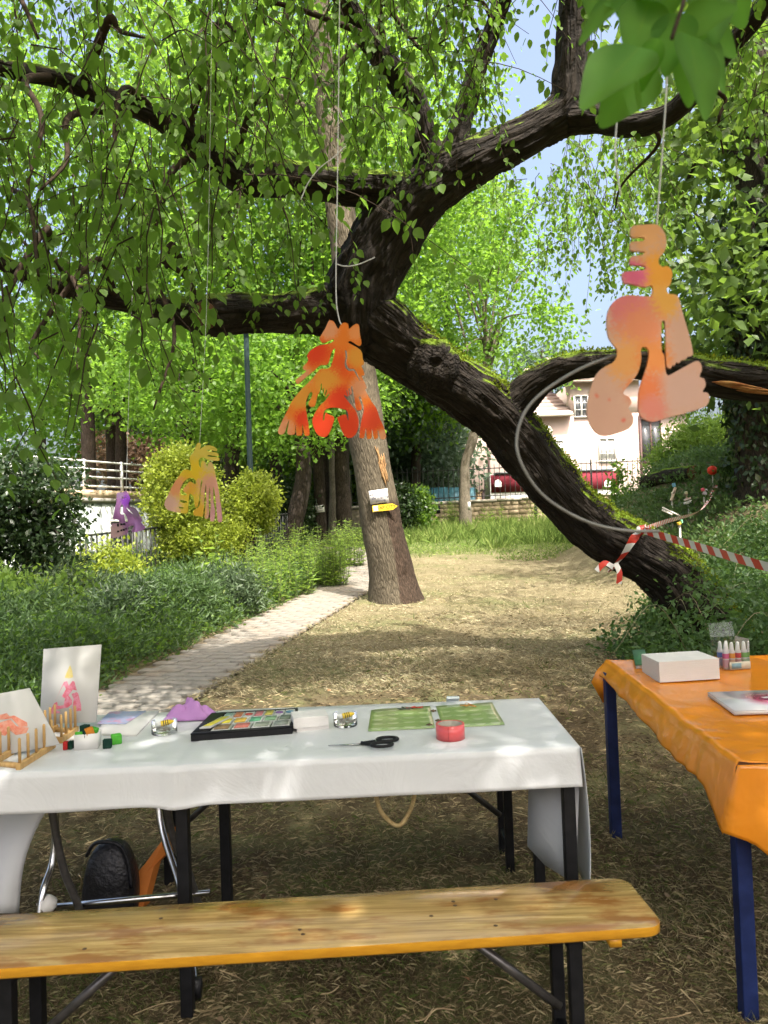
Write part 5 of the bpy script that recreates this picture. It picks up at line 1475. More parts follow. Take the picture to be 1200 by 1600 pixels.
mark_m = mat('dark_scuff', (0.07, 0.035, 0.012), None, 20, 0.7)
def bench(label, A0, dirx, L, wdt, legx, name='wooden_bench'):
    """A0 front-left top corner, dirx unit vector along it"""
    X = unit(np.array(dirx)); Y = unit(np.cross((0, 0, 1), X)); Z = np.cross(X, Y)
    w_ = lambda x, y, z: np.array(A0) + X * x + Y * y + Z * z
    o = thing(name, foot(w_(L / 2, wdt / 2, 0)), label, 'bench', 'folding wooden benches')
    r = 0.045; poly = []
    for (cx, cy, a0) in ((L - r, r, -90), (L - r, wdt - r, 0), (r, wdt - r, 90), (r, r, 180)):
        for k in range(6):
            a = math.radians(a0 + 18 * k); poly.append((cx + r * math.cos(a), cy + r * math.sin(a)))
    n = len(poly); th = 0.034; e = 0.006
    cen = np.mean(poly, 0)
    ins = [tuple(np.array(q) + unit(cen - np.array(q)) * 0 + np.array([-e if q[0] > L / 2 else e, -e if q[1] > wdt / 2 else e])) for q in poly]
    V = [w_(q[0], q[1], 0) for q in ins] + [w_(q[0], q[1], -e) for q in poly]
    top = add('seat', V, [tuple(range(n))] + [(i, i + n, (i + 1) % n + n, (i + 1) % n) for i in range(n)], pine, o, False)
    # local grain: object coords are world offsets, fine for a bench along X
    V = [w_(q[0], q[1], -e) for q in poly] + [w_(q[0], q[1], -th + e) for q in poly] + [w_(q[0], q[1], -th) for q in ins]
    add('edge', V, [(i, i + n, (i + 1) % n + n, (i + 1) % n) for i in range(n)] + [(i + n, i + 2 * n, (i + 1) % n + 2 * n, (i + 1) % n + n) for i in range(n)] + [tuple(range(2 * n, 3 * n))[::-1]], edge_m, o, True)
    for lx in legx:
        sgn = 1 if lx > L / 2 else -1
        for ly in (0.045, wdt - 0.045):
            p = w_(lx, ly, -th); f = foot(w_(lx, ly, 0))
            MB().bar(p, f - (0, 0, .01), 0.034, 0.034).build('leg', BLACK, o, bevel=0.003)
        a, b_ = w_(lx, 0.045, -0.36), w_(lx, wdt - 0.045, -0.36)
        a[2] = max(a[2], float(gz(a[0], a[1])) + .06); b_[2] = a[2]
        MB().bar(a, b_, 0.026).build('crossbar', BLACK, o)
        MB().bar(w_(lx, 0.03, -th - 0.016), w_(lx, wdt - 0.03, -th - 0.016), 0.04, 0.03).build('leg_mount', BLACK, o)
        MB().tube([w_(lx - sgn * 0.30, wdt / 2, -th - 0.005), w_(lx - sgn * 0.02, wdt / 2, -0.27)], 0.012, 8).build('brace', dull, o, True)
        MB().box(w_(lx + sgn * 0.10, wdt / 2, -th - 0.012), (0.03, wdt - 0.03, 0.024), X).build('batten', edge_m, o)
    return o, w_
fA, fB = P(-60, 1519, 1.84), P(1045, 1447, 1.93)
zb_ = 0.388
def BH(px, py, z): 
    r = ray(px, py); t = (z - CAM[2]) / r[2]; return CAM + r * t
fA, fB = BH(0, 1510, zb_), BH(1040, 1444, zb_)
dX = unit(fB - fA); Lb = 2.0; A0 = fB - dX * Lb
bo, bw = bench('varnished wooden bench in the foreground in front of the white tables', A0, dX, Lb, 0.27, (Lb - np.linalg.norm(fB - BH(905, 1455, zb_)), 0.36))
for k in range(9):
    bx, by = rng.uniform(0.5, 1.95), rng.uniform(0.03, 0.24)
    c_ = bw(bx, by, 0.0)
    MB().lathe([(0.0, 0.0006), (0.005, 0.0006), (0.006, 0.0001)], c_, 8).build('knot', mark_m, bo)
a2 = P(265, 1385, 3.16); b2 = P(797, 1350, 3.2)
d2 = unit(np.array([b2[0] - a2[0], b2[1] - a2[1], 0])); L2 = 2.0
sp_ = np.linalg.norm((b2 - a2)[:2]); st0 = (L2 - sp_) / 2
A2 = np.array([a2[0], a2[1], 0]) - d2 * st0 - unit(np.cross((0, 0, 1), d2)) * 0.045
A2[2] = float(gz(0, 3.2)) + 0.46
bench('second wooden bench, mostly hidden behind the white tables', A2, d2, L2, 0.25, (st0, st0 + sp_))

# ------------------------------------------------------------------ orange table
def otz(y): return 0.705 + (y - 2.26) * 0.06
ox0 = P(950, 1035, 3.47)[0]; ox1 = 2.0; oy0, oy1 = 2.20, 3.50
oT = thing('plastic_cloth_table', on(1.5, 2.85), 'table with blue square legs under the orange cloth', 'table')
MB().hexa([(ox0 + .012, oy0 + .012, otz(oy0) - .03), (ox1, oy0 + .012, otz(oy0) - .03), (ox1, oy1 - .012, otz(oy1) - .03), (ox0 + .012, oy1 - .012, otz(oy1) - .03),
           (ox0 + .012, oy0 + .012, otz(oy0) - .004), (ox1, oy0 + .012, otz(oy0) - .004), (ox1, oy1 - .012, otz(oy1) - .004), (ox0 + .012, oy1 - .012, otz(oy1) - .004)]).build('tabletop', top_m, oT)
for (px, py, d) in ((957, 1180, 3.43), (1161, 1400, 2.29)):
    q = P(px, py, d)
    leg(MB(), q[0], d, otz(d) - .032, 0.045).build('leg', BLUE, oT, bevel=0.004)
    leg(MB(), 1.92, d, otz(d) - .032, 0.045).build('leg', BLUE, oT, bevel=0.004)
t = NT('orange_plastic_sheet')
oc = t.coord('Object')
n1 = t.noise(oc, 4, 4, 0.6)
c = t.mix(n1, (0.85, 0.29, 0.015), (0.90, 0.35, 0.025))
p = t.princ(c, 0.27, 0.5, 0, t.bump(t.noise(oc, 5, 3, 0.5, 1.6), 0.3, 0.03), coat=0.5)
tr = t.n('ShaderNodeBsdfTranslucent'); tr.inputs['Color'].default_value = (0.9, 0.33, 0.02, 1)
mx = t.n('ShaderNodeMixShader'); mx.inputs[0].default_value = 0.3
t.t.links.new(p, mx.inputs[1]); t.t.links.new(tr.outputs[0], mx.inputs[2])
orange_m = t.done(mx.outputs[0])
oC = thing('orange_tablecloth', (1.5, 2.85, 0.72), 'wrinkled orange plastic cloth over the blue legged table', 'tablecloth')
xs1 = np.concatenate([np.full(12, -1.0), np.linspace(0, 1, 40)])
ny_ = 90
V = []
NXc = 52
for j in range(ny_ + 1):
    s_ = j / ny_; y_ = oy0 + (oy1 - oy0) * s_
    dropL = np.interp(s_, [0, 0.1, 0.25, 0.6, 0.9, 1.0], [0.17, 0.115, 0.10, 0.085, 0.06, 0.05])
    wv = vnoise(np.array([[s_ * 14, 0.5, 2.0]]), 5)[0]; wv2 = vnoise(np.array([[s_ * 34, 2.5, 1.0]]), 6)[0]
    for i in range(NXc):
        if i < 12:
            q = 1 - i / 12.0
            x_ = ox0 - 0.004 - 0.035 * math.sin(q * 1.4) - (0.018 * wv + 0.008 * wv2) * q
            z_ = otz(y_) - dropL * q * (1 + 0.12 * wv) - 0.002
            if q < 0.1: z_ = otz(y_) - 0.002
            yy = y_
        else:
            u_ = (i - 12) / 39.0
            x_ = ox0 + (ox1 - ox0) * u_; yy = y_
            edge = math.exp(-u_ * 22)
            z_ = otz(y_) + 0.003 * vnoise(np.array([[x_ * 9, y_ * 9, 1.0]]), 8)[0] + edge * (0.007 * wv2 + 0.008) + 0.003
        V.append((x_, yy, z_))
F = [(j * NXc + i, j * NXc + i + 1, (j + 1) * NXc + i + 1, (j + 1) * NXc + i) for j in range(ny_) for i in range(NXc - 1)]
add('sheet', V, F, orange_m, oC, True, solid=0.001)
# front flap
V = []
n_, m_ = 44, 18
wvA = vnoise(np.array([[0.0, 0.5, 2.0]]), 5)[0]; wvB = vnoise(np.array([[0.0, 2.5, 1.0]]), 6)[0]
for i in range(n_ + 1):
    u_ = i / n_; x_ = ox0 - 0.035 * (1 - u_) + (ox1 - ox0) * u_
    wv = vnoise(np.array([[u_ * 16, 0.3, 7.0]]), 5)[0]; e_ = math.exp(-u_ * 25)
    drop = np.interp(u_, [0, 0.05, 0.12, 0.2, 1], [0.17, 0.21, 0.27, 0.30, 0.26])
    for j in range(m_ + 1):
        q = j / m_
        V.append((x_ + (0.031 - 0.035 * math.sin(q * 1.4) - (0.018 * wvA + 0.008 * wvB) * q) * e_, oy0 - (0.004 + 0.03 * math.sin(q * 1.5) + 0.035 * wv * q) * (1 - math.exp(-u_ * 18)), otz(oy0) + 0.003 - drop * q * (1 + 0.05 * wv * (1 - e_) + 0.12 * wvA * e_)))
F = [(i * (m_ + 1) + j, (i + 1) * (m_ + 1) + j, (i + 1) * (m_ + 1) + j + 1, i * (m_ + 1) + j + 1) for i in range(n_) for j in range(m_)]
add('front_flap', V, F, orange_m, oC, True, solid=0.001)
# back left corner ear and back flap
e0 = np.array([ox0, oy1, otz(oy1)])
V = [e0 + (0, 0.004, 0.003), P(924, 1066, 3.47), P(942, 1098, 3.50), P(952, 1094, 3.49), e0 + (0.02, -0.05, -0.02), P(932, 1048, 3.49), P(946, 1066, 3.44)]
F = [(0, 5, 6), (5, 1, 6), (1, 2, 6), (2, 3, 6), (3, 4, 6), (4, 0, 6)]
add('corner_flap', V, F, orange_m, oC, True, solid=0.001)
V = []
for i in range(31):
    x_ = ox0 + (ox1 - ox0) * i / 30
    for j in range(6):
        q = j / 5; V.append((x_, oy1 + 0.003 + 0.03 * q + 0.01 * math.sin(i * 1.1) * q, otz(oy1) + 0.003 - 0.14 * q))
F = [(i * 6 + j, (i + 1) * 6 + j, (i + 1) * 6 + j + 1, i * 6 + j + 1) for i in range(30) for j in range(5)]
add('back_flap', V, F, orange_m, oC, True, solid=0.001)

# ------------------------------------------------------------------ things on the orange table
def O(px, py, h=0.006): return plane_hit(px, py, lambda y: otz(y) + h)
def slab(pts, h, lift=0.0):                                 # four base points (ccw from front left) raised by h
    p = [np.array(q) + (0, 0, lift) for q in pts]
    return MB().hexa([tuple(q) for q in p] + [tuple(q + (0, 0, h)) for q in p])
def para(a, b_, c_):                                        # parallelogram from front-left, front-right, back-left
    return [a, b_, b_ + (c_ - a), c_]
a, b_ = O(1031, 1067), O(1125, 1061); c_ = O(1003, 1048)
u_ = unit(b_ - a); v_ = unit(np.cross((0, 0, 1), u_)); dep = float(np.dot(c_ - a, v_)); dep = min(max(dep, 0.14), 0.24)
sk = a + v_ * dep + u_ * float(np.dot(c_ - a, u_))
card_edge = mat('paper_block', (0.66, 0.63, 0.60), (0.62, 0.59, 0.56), 90, 0.8, 0.2, 0.3, 200, stretch=(0.2, 0.2, 8))
slab(para(a, b_, sk), 0.083).build('white_paper_block', card_edge, None, bevel=0.002)
tag(bpy.data.objects['white_paper_block'], 'thick white block of paper on the orange table', 'paper block')
gb = thing('green_notebook', (c_ + (0, 0.03, 0)), 'green notebook sticking out behind the white paper block', 'notebook')
ga, gb2, gc = O(994, 1045), O(1012, 1044), O(990, 1022)
slab(para(ga, gb2, gc), 0.014).build('pages', card_edge, gb)
slab(para(ga + (-.004, -.004, .0145), gb2 + (.004, -.004, .0145), gc + (-.004, .004, .0145)), 0.004).build('cover', mat('green_cover', (0.05, 0.16, 0.07)), gb)
# magazine
a, b_, c_ = O(1148, 1118), O(1260, 1114), O(1106, 1088)
mg = thing('magazine', (a + b_) / 2, 'thick glossy magazine with a pink picture on the orange table', 'magazine')
slab(para(a, b_, c_), 0.012, 0.001).build('pages', card_edge, mg)
t = NT('magazine_cover')
g_ = t.n('ShaderNodeNewGeometry'); vm = t.n('ShaderNodeVectorMath', operation='DISTANCE')
cc_ = O(1195, 1098) + (0, 0, .013)
t.t.links.new(g_.outputs['Position'], vm.inputs[0]); vm.inputs[1].default_value = tuple(cc_)
nz = t.noise(g_.outputs['Position'], 18, 4)
f_ = t.mrange(t.math('ADD', vm.outputs['Value'], t.math('MULTIPLY', nz, 0.07)), 0.06, 0.14, 1, 0)
c = t.mix(f_, (0.60, 0.58, 0.60), (0.55, 0.06, 0.18))
cover_m = t.done(t.princ(c, 0.18, 0.5, coat=0.5))
slab(para(a + (0, 0, .0135), b_ + (0, 0, .0135), c_ + (0, 0, .0135)), 0.0022).build('cover', cover_m, mg)
MB().box(O(1200, 1096) + (0.01, 0, .0163), (0.07, 0.02, 0.001), (1, 0.3, 0)).build('white_figure', WHITE, mg)
# paint bottles in a clear box
a, b_ = O(1140, 1047), O(1179, 1044); u_ = unit(b_ - a); v_ = unit(np.cross((0, 0, 1), u_))
wd = 0.115; cl_ = a - u_ * 0.02
pb = thing('paint_set', cl_ + u_ * wd / 2 + v_ * .05, 'clear box of small paint bottles with coloured bands', 'paint set')
t = NT('clear_plastic'); gl = t.n('ShaderNodeBsdfGlossy'); gl.inputs['Roughness'].default_value = 0.08; tp_ = t.n('ShaderNodeBsdfTransparent'); fr2 = t.n('ShaderNodeFresnel'); fr2.inputs['IOR'].default_value = 1.35
mx = t.n('ShaderNodeMixShader'); tp_.inputs['Color'].default_value = (0.93, 0.95, 0.95, 1)
t.t.links.new(t.math('ADD', fr2.outputs[0], 0.05), mx.inputs[0]); t.t.links.new(tp_.outputs[0], mx.inputs[1]); t.t.links.new(gl.outputs[0], mx.inputs[2])
clear = t.done(mx.outputs[0])
bx = MB(); H_ = 0.125; dp = 0.10
q4 = [cl_, cl_ + u_ * wd, cl_ + u_ * wd + v_ * dp, cl_ + v_ * dp]
for i in range(4):
    p0, p1 = q4[i], q4[(i + 1) % 4]
    bx.put([p0, p1, p1 + (0, 0, H_), p0 + (0, 0, H_)], [(0, 1, 2, 3)])
lid0 = [q4[3] + (0, 0, H_), q4[2] + (0, 0, H_), q4[2] + (0, 0.02, H_ + 0.06), q4[3] + (0, 0.02, H_ + 0.06)]
bx.put(lid0, [(0, 1, 2, 3)])
bx.build('clear_case', clear, pb)
slab([cl_ + u_ * .02 - v_ * .003, cl_ + u_ * wd - v_ * .003, cl_ + u_ * wd - v_ * .0005, cl_ + u_ * .02 - v_ * .0005], 0.032).build('front_card', mat('cream_card', (0.62, 0.55, 0.42)), pb)
slab([cl_ + u_ * .028 - v_ * .005, cl_ + u_ * .072 - v_ * .005, cl_ + u_ * .072 - v_ * .0035, cl_ + u_ * .028 - v_ * .0035], 0.022, 0.005).build('blue_label', mat('blue_grey_label', (0.20, 0.33, 0.38)), pb)
bw_m = mat('milky_bottle', (0.70, 0.68, 0.66), None, 8, 0.35)
cols = [(0.62, 0.10, 0.25), (0.75, 0.32, 0.04), (0.55, 0.03, 0.05), (0.16, 0.45, 0.10), (0.1, 0.2, 0.55), (0.75, 0.6, 0.08)]
for i, cc in enumerate(cols):
    c0 = cl_ + u_ * (0.018 + (i % 4) * 0.028) + v_ * (0.02 + 0.04 * (i // 4)) + (0, 0, 0.001)
    bt_ = MB().lathe([(0.0, 0), (0.0125, 0), (0.0125, 0.07), (0.009, 0.08), (0.0065, 0.105), (0.004, 0.112), (0, 0.112)], c0, 14).build('bottle', bw_m, pb, True)
    MB().lathe([(0.0129, 0.045), (0.0129, 0.066)], c0, 14).build('band', mat('paint_band', cc), bt_)
    MB().lathe([(0.0128, 0.008), (0.0128, 0.04)], c0, 14).build('label', mat('paint_label', [0.5 * q + 0.3 for q in cc]), bt_)

# ------------------------------------------------------------------ things on the white tables
# wooden plate racks + prints
rackwood = mat('pale_beech', (0.52, 0.33, 0.13), (0.42, 0.25, 0.09), 12, 0.55, 0.3, stretch=(6, 6, 1))
def rack(label, a, b_, gap, n, hgt):
    """a,b: ends of the front rail on the table; gap: vector to the back rail"""
    o = thing('plate_rack', (a + b_) / 2 + gap / 2, label, 'rack', 'wooden plate racks')
    u_ = unit(b_ - a)
    for off in (np.zeros(3), gap):
        MB().bar(a + off + (0, 0, .010), b_ + off + (0, 0, .010), 0.016, 0.020).build('rail', rackwood, o, bevel=0.002)
        for k in range(n):
            p = a + off + u_ * (0.012 + (np.linalg.norm(b_ - a) - 0.024) * k / (n - 1)) + (0, 0, .02)
            MB().tube([p, p + (0, 0, hgt - .004), p + (0, 0, hgt)], [0.0048, 0.0048, 0.003], 8).build('dowel', rackwood, o, True)
    for e in (a, b_):
        s_ = u_ * (0.02 if e is a else -0.02)
        MB().bar(e + s_ + (0, 0, .008), e + s_ + gap + (0, 0, .008), 0.014, 0.014).build('cross_rail', rackwood, o)
    return o
ra, rb = W(28, 1204), W(84, 1168)
rack('pale wooden plate rack nearest the left edge, holding a tilted card', ra, rb, np.array([-0.105, 0.035, 0.001]), 5, 0.075)
ra2, rb2 = W(94, 1162), W(120, 1143)
rack('small wooden plate rack behind, holding the upright white board', ra2, rb2, np.array([-0.085, 0.03, 0.001]), 4, 0.075)
board_m = mat('print_board', (0.55, 0.535, 0.51), (0.51, 0.495, 0.47), 4, 0.6, 0.2)
def board(name, label, quad, thick, prints):
    """quad: front-face corners bl, br, tr, tl in world; prints: list of (poly in 0..1 coords, material)"""
    q = [np.array(p, float) for p in quad]
    n_ = unit(np.cross(q[1] - q[0], q[3] - q[0]))
    o = thing(name, (q[0] + q[1]) / 2 - n_ * thick / 2, label, 'print')
    back = [p - n_ * thick for p in q]
    MB().hexa([q[0], q[1], back[1], back[0], q[3], q[2], back[2], back[3]]).build('board', board_m, o)
    for (poly, m, nm) in prints:
        def tw_(v):
            p = q[0] + (q[1] - q[0]) * v[0] + (q[3] - q[0]) * v[1] + (q[2] - q[1] - q[3] + q[0]) * v[0] * v[1]
            return p + n_ * (0.0006 + v[2])
        V, F = flat_shape(poly, [], 0.0004, tw_)
        add(nm, V, F, m, o)
def spray(name, c1, c2, sc=60):
    t = NT(name); g_ = t.n('ShaderNodeNewGeometry')
    return t.done(t.princ(t.mix(t.mrange(t.noise(g_.outputs['Position'], sc, 4, 0.7), 0.35, 0.65), c1, c2), 0.8, 0.2))
rose = spray('rose_spray', (0.55, 0.10, 0.14), (0.62, 0.26, 0.34)); sal = spray('salmon_spray', (0.62, 0.17, 0.10), (0.66, 0.33, 0.24)); yel = spray('yellow_spray', (0.66, 0.52, 0.14), (0.64, 0.54, 0.25))
def pb2(lst, x0, y0, x1, y1): return [((x - x0) / (x1 - x0), (y1 - y) / (y1 - y0)) for x, y in lst]
BX = (375, 60, 925, 800)                                     # zoom frame of the upright board
tri1 = pb2([(470, 690), (505, 605), (535, 590), (545, 630), (600, 625), (610, 560), (575, 540), (615, 470), (590, 430), (560, 480), (515, 585), (590, 400), (620, 395), (640, 440), (670, 395), (690, 400), (720, 490), (680, 480), (660, 510), (640, 530), (680, 580), (680, 620), (640, 650), (520, 665), (575, 690), (565, 700), (465, 705)], *BX)
tri2 = pb2([(690, 640), (695, 570), (670, 520), (720, 505), (735, 520), (770, 630), (775, 685), (700, 690)], *BX)
flame = pb2([(640, 240), (665, 300), (675, 360), (640, 370), (595, 360), (610, 310)], *BX)
d_b = 2.80
qb = [P(62, 1146, d_b), P(150, 1134, d_b), P(158, 1007, d_b + .05), P(68, 1014, d_b + .05)]
qb[0][2] = qb[1][2] = wtz(d_b) + 0.022
board('print_board', 'upright white board printed with a pink triangular figure and yellow flame', qb, 0.006, [(tri1, rose, 'pink_print'), (tri2, rose, 'pink_print'), (flame, yel, 'yellow_print')])
d_c = 2.50
qc = [P(-35, 1188, d_c - .02), P(93, 1163, d_c + .02), P(46, 1075, d_c + .06), P(-35, 1090, d_c + .03)]
bx0, by0, bx1, by1 = -200, 455, 560, 1100
cp1 = [(0.30, 0.55), (0.31, 0.65), (0.47, 0.66), (0.50, 0.60), (0.57, 0.60), (0.72, 0.45), (0.71, 0.38), (0.60, 0.40), (0.55, 0.50), (0.52, 0.56), (0.32, 0.57)]
cp2 = [(0.30, 0.44), (0.33, 0.53), (0.50, 0.55), (0.56, 0.42), (0.72, 0.36), (0.66, 0.28), (0.52, 0.28), (0.45, 0.38), (0.38, 0.30), (0.30, 0.34)]
board('print_card', 'tilted white card with a salmon pink print at the left edge', qc, 0.004, [(cp1, sal, 'salmon_print'), (cp2, sal, 'salmon_print')])
# small white box of coloured sponges
a, b_ = W(116, 1173), W(153, 1170); u_ = unit(b_ - a); v_ = unit(np.cross((0, 0, 1), u_))
sb = thing('sponge_box', (a + b_) / 2 + v_ * .03, 'small white card box filled with green and orange sponges', 'box')
hx = MB(); hh = 0.05; dd = 0.06; th = 0.003; wdx = np.linalg.norm(b_ - a)
for (p0, p1, nn) in ((a, b_, v_), (a + v_ * dd, b_ + v_ * dd, -v_)):
    hx.hexa([p0, p1, p1 + nn * th, p0 + nn * th] + [q + (0, 0, hh) for q in (p0, p1, p1 + nn * th, p0 + nn * th)])
for (p0, nn) in ((a, u_), (b_, -u_)):
    q_ = (p0 + v_ * th, p0 + nn * th + v_ * th, p0 + nn * th + v_ * (dd - th), p0 + v_ * (dd - th))
    hx.hexa(list(q_) + [q + (0, 0, hh - .001) for q in q_])
hx.build('carton', WHITE, sb)
gcol = {'g': mat('green_sponge', (0.10, 0.42, 0.05), (0.07, 0.33, 0.04), 40, 0.9, 0.1, 0.6, 200), 'o': mat('orange_sponge', (0.60, 0.22, 0.03), None, 40, 0.9, 0.1, 0.6, 200), 'd': mat('dark_sponge', (0.008, 0.03, 0.022), (0.015, 0.045, 0.03), 40, 0.85, 0.1, 0.5, 200), 'r': mat('red_sponge', (0.45, 0.03, 0.03), None, 40, 0.9, 0.1, 0.6, 200)}
def sponge(label, c0, s, m, rz, tilt=0.0, cutc=0.25):
    mb = MB(); bmx = bmesh.new(); bmesh.ops.create_cube(bmx, size=1.0)
    bmesh.ops.bevel(bmx, geom=list(bmx.edges) + list(bmx.verts), offset=0.12, segments=2, affect='EDGES', profile=0.6)
    R_ = Matrix.Rotation(rz, 3, 'Z') @ Matrix.Rotation(tilt, 3, 'X')
    V = [np.array(R_ @ Vector((v.co.x * s[0], v.co.y * s[1], v.co.z * s[2]))) + np.array(c0) + (0, 0, s[2] / 2) for v in bmx.verts]
    bmx.verts.index_update(); F = [tuple(v.index for v in f.verts) for f in bmx.faces]; bmx.free()
    o = add('sponge', V, F, m, None, True); tag(o, label, 'sponge', 'colouring sponges'); return o
bz = a + u_ * .0 + (0, 0, 0.032)
for k, (ux, vx, cc, lb) in enumerate(((0.014, 0.018, 'g', 'bright green sponge at the front left of the sponge box'), (0.036, 0.016, 'd', 'dark green sponge in the middle of the sponge box'), (0.055, 0.03, 'g', 'green sponge at the right of the sponge box'), (0.046, 0.014, 'o', 'orange sponge at the front of the sponge box'), (0.026, 0.042, 'd', 'dark sponge at the back of the sponge box'))):
    sponge(lb, bz + u_ * ux + v_ * vx + (0, 0, 0.004 * k), (0.024, 0.026, 0.024), gcol[cc], k * 0.7, 0.25 * (k % 3 - 1))
sponge('dark square sponge lying right of the sponge box', W(168, 1169), (0.027, 0.02, 0.03), gcol['d'], 0.1)
sponge('bright green sponge behind the dark square sponge', W(182, 1162), (0.032, 0.03, 0.032), gcol['g'], 0.5)
sponge('red sponge half hidden left of the sponge box', W(103, 1171), (0.014, 0.02, 0.026), gcol['r'], 0.1)
sponge('black sponge against the left side of the sponge box', W(111, 1170), (0.014, 0.02, 0.026), gcol['d'], 0.0)
# leaflets pile
a, b_, c_ = W(214, 1151), W(247, 1113), W(138, 1146)
lf = thing('leaflet_pile', W(195, 1132), 'pile of white leaflets with a blue and pink cover', 'leaflets')
pg = [W(150, 1149), W(213, 1151), W(248, 1114), W(172, 1119)]
MB().hexa([q + (0, 0, .0005) for q in pg] + [q + (0, 0, .010) for q in pg]).build('pages', WHITE, lf)
t = NT('blue_pink_cover'); g_ = t.n('ShaderNodeNewGeometry'); nz = t.noise(g_.outputs['Position'], 16, 4)
c = t.ramp(nz, [(0.35, (0.30, 0.36, 0.58)), (0.5, (0.42, 0.46, 0.66)), (0.6, (0.60, 0.32, 0.48)), (0.7, (0.62, 0.60, 0.66))])
cv = [W(152, 1136), W(196, 1136), W(228, 1116), W(172, 1117)]
MB().hexa([q + (0, 0, .0105) for q in cv] + [q + (0, 0, .013) for q in cv]).build('cover', t.done(t.princ(c, 0.35, 0.4)), lf)
# glass dishes
t = NT('thin_glass'); gl = t.n('ShaderNodeBsdfGlossy'); gl.inputs['Roughness'].default_value = 0.02; tp_ = t.n('ShaderNodeBsdfTransparent'); tp_.inputs['Color'].default_value = (0.95, 0.97, 0.96, 1); fr2 = t.n('ShaderNodeFresnel'); fr2.inputs['IOR'].default_value = 1.5
mx = t.n('ShaderNodeMixShader'); t.t.links.new(t.math('ADD', fr2.outputs[0], 0.02), mx.inputs[0]); t.t.links.new(tp_.outputs[0], mx.inputs[1]); t.t.links.new(gl.outputs[0], mx.inputs[2])
glass = t.done(mx.outputs[0])
tube_y = mat('yellow_tube', (0.72, 0.50, 0.03), (0.68, 0.45, 0.02), 12, 0.4); blk = mat('black_print', (0.01, 0.01, 0.01))
clipm = mat('metal_clips', (0.50, 0.48, 0.45), (0.30, 0.25, 0.18), 30, 0.4)
def dish(label, px, py, R_, tubeang):
    c0 = W(px, py)
    o = thing('glass_dish', c0, label, 'dish', 'small glass dishes')
    MB().lathe([(0, 0.0015), (R_ - .002, 0.0015), (R_, 0.004), (R_, 0.043), (R_ + .001, 0.045)], c0, 28).build('bowl', glass, o, True)
    g2 = thing('metal_clips', c0 + (0, 0, 0.006), 'small metal clips heaped in the ' + label.split(' with')[0], 'clips', 'clips in the glass dishes')
    mb = MB()
    for k in range(26):
        p = c0 + (rng.normal() * R_ * .36, rng.normal() * R_ * .36, 0.012 + rng.random() * 0.012); a_ = rng.normal(size=3); a_[2] *= .3
        mb.box(p, (0.016, 0.005, 0.004), a_)
    tag(mb.build('clips', clipm, g2), kind='stuff')
    tv = np.array([math.cos(tubeang), 0.25, 0.12]); tv = unit(tv)
    p0 = c0 + (0, 0, 0.036) - tv * 0.03
    ty = thing('glue_tube', p0 - (0, 0, .008), 'yellow glue tube lying in the ' + label.split(' with')[0], 'tube', 'yellow tubes')
    MB().lathe([(0.0, -.002), (0.009, 0.0), (0.0095, 0.018), (0.004, 0.0185)], p0, 12, tv).build('cap', WHITE, ty, True)
    MB().lathe([(0.0098, 0.019), (0.0095, 0.045), (0.004, 0.062), (0, 0.064)], p0, 12, tv).build('body', tube_y, ty, True)
    for k in (0.027, 0.034, 0.041):
        MB().lathe([(0.0101, k), (0.0100, k + 0.003)], p0, 12, tv).build('print_band', blk, ty)
dish('left glass dish with clips beside the purple cloth', 257, 1146, 0.044, 0.4)
dish('right glass dish with clips beside the white cards', 540, 1134, 0.042, -0.3)
# purple cloth heap
t = NT('purple_fleece'); oc = t.coord('Object')
pur = t.done(t.princ(t.mix(t.noise(oc, 20, 4), (0.36, 0.17, 0.40), (0.44, 0.23, 0.46)), 0.95, 0.1, 0, t.bump(t.noise(oc, 300, 3), 0.4, 0.002)))
c0 = W(295, 1122)
n_, m_ = 40, 24; V = []
for i in range(n_ + 1):
    for j in range(m_ + 1):
        u_, v2 = i / n_ * 2 - 1, j / m_ * 2 - 1
        rr = max(abs(u_), abs(v2)); e = max(0, 1 - rr ** 2.2)
        ns = vnoise(np.array([[u_ * 2.1 + 3, v2 * 1.6, 0.4]]), 15)[0]; ns2 = vnoise(np.array([[u_ * 4.6, v2 * 3.4, 1.4]]), 16)[0]
        h = 0.004 + e * (0.040 + 0.034 * abs(ns) + 0.020 * abs(ns2)) + 0.010 * e * math.sin(u_ * 7 + v2 * 3)
        V.append(c0 + (u_ * 0.085 + 0.012 * ns2, v2 * 0.06 + 0.012 * ns, h))
F = [(i * (m_ + 1) + j, (i + 1) * (m_ + 1) + j, (i + 1) * (m_ + 1) + j + 1, i * (m_ + 1) + j + 1) for i in range(n_) for j in range(m_)]
o = add('cleaning_cloth', V, F, pur, None, True, solid=0.003); tag(o, 'crumpled purple cloth behind the black paint tray', 'cloth')
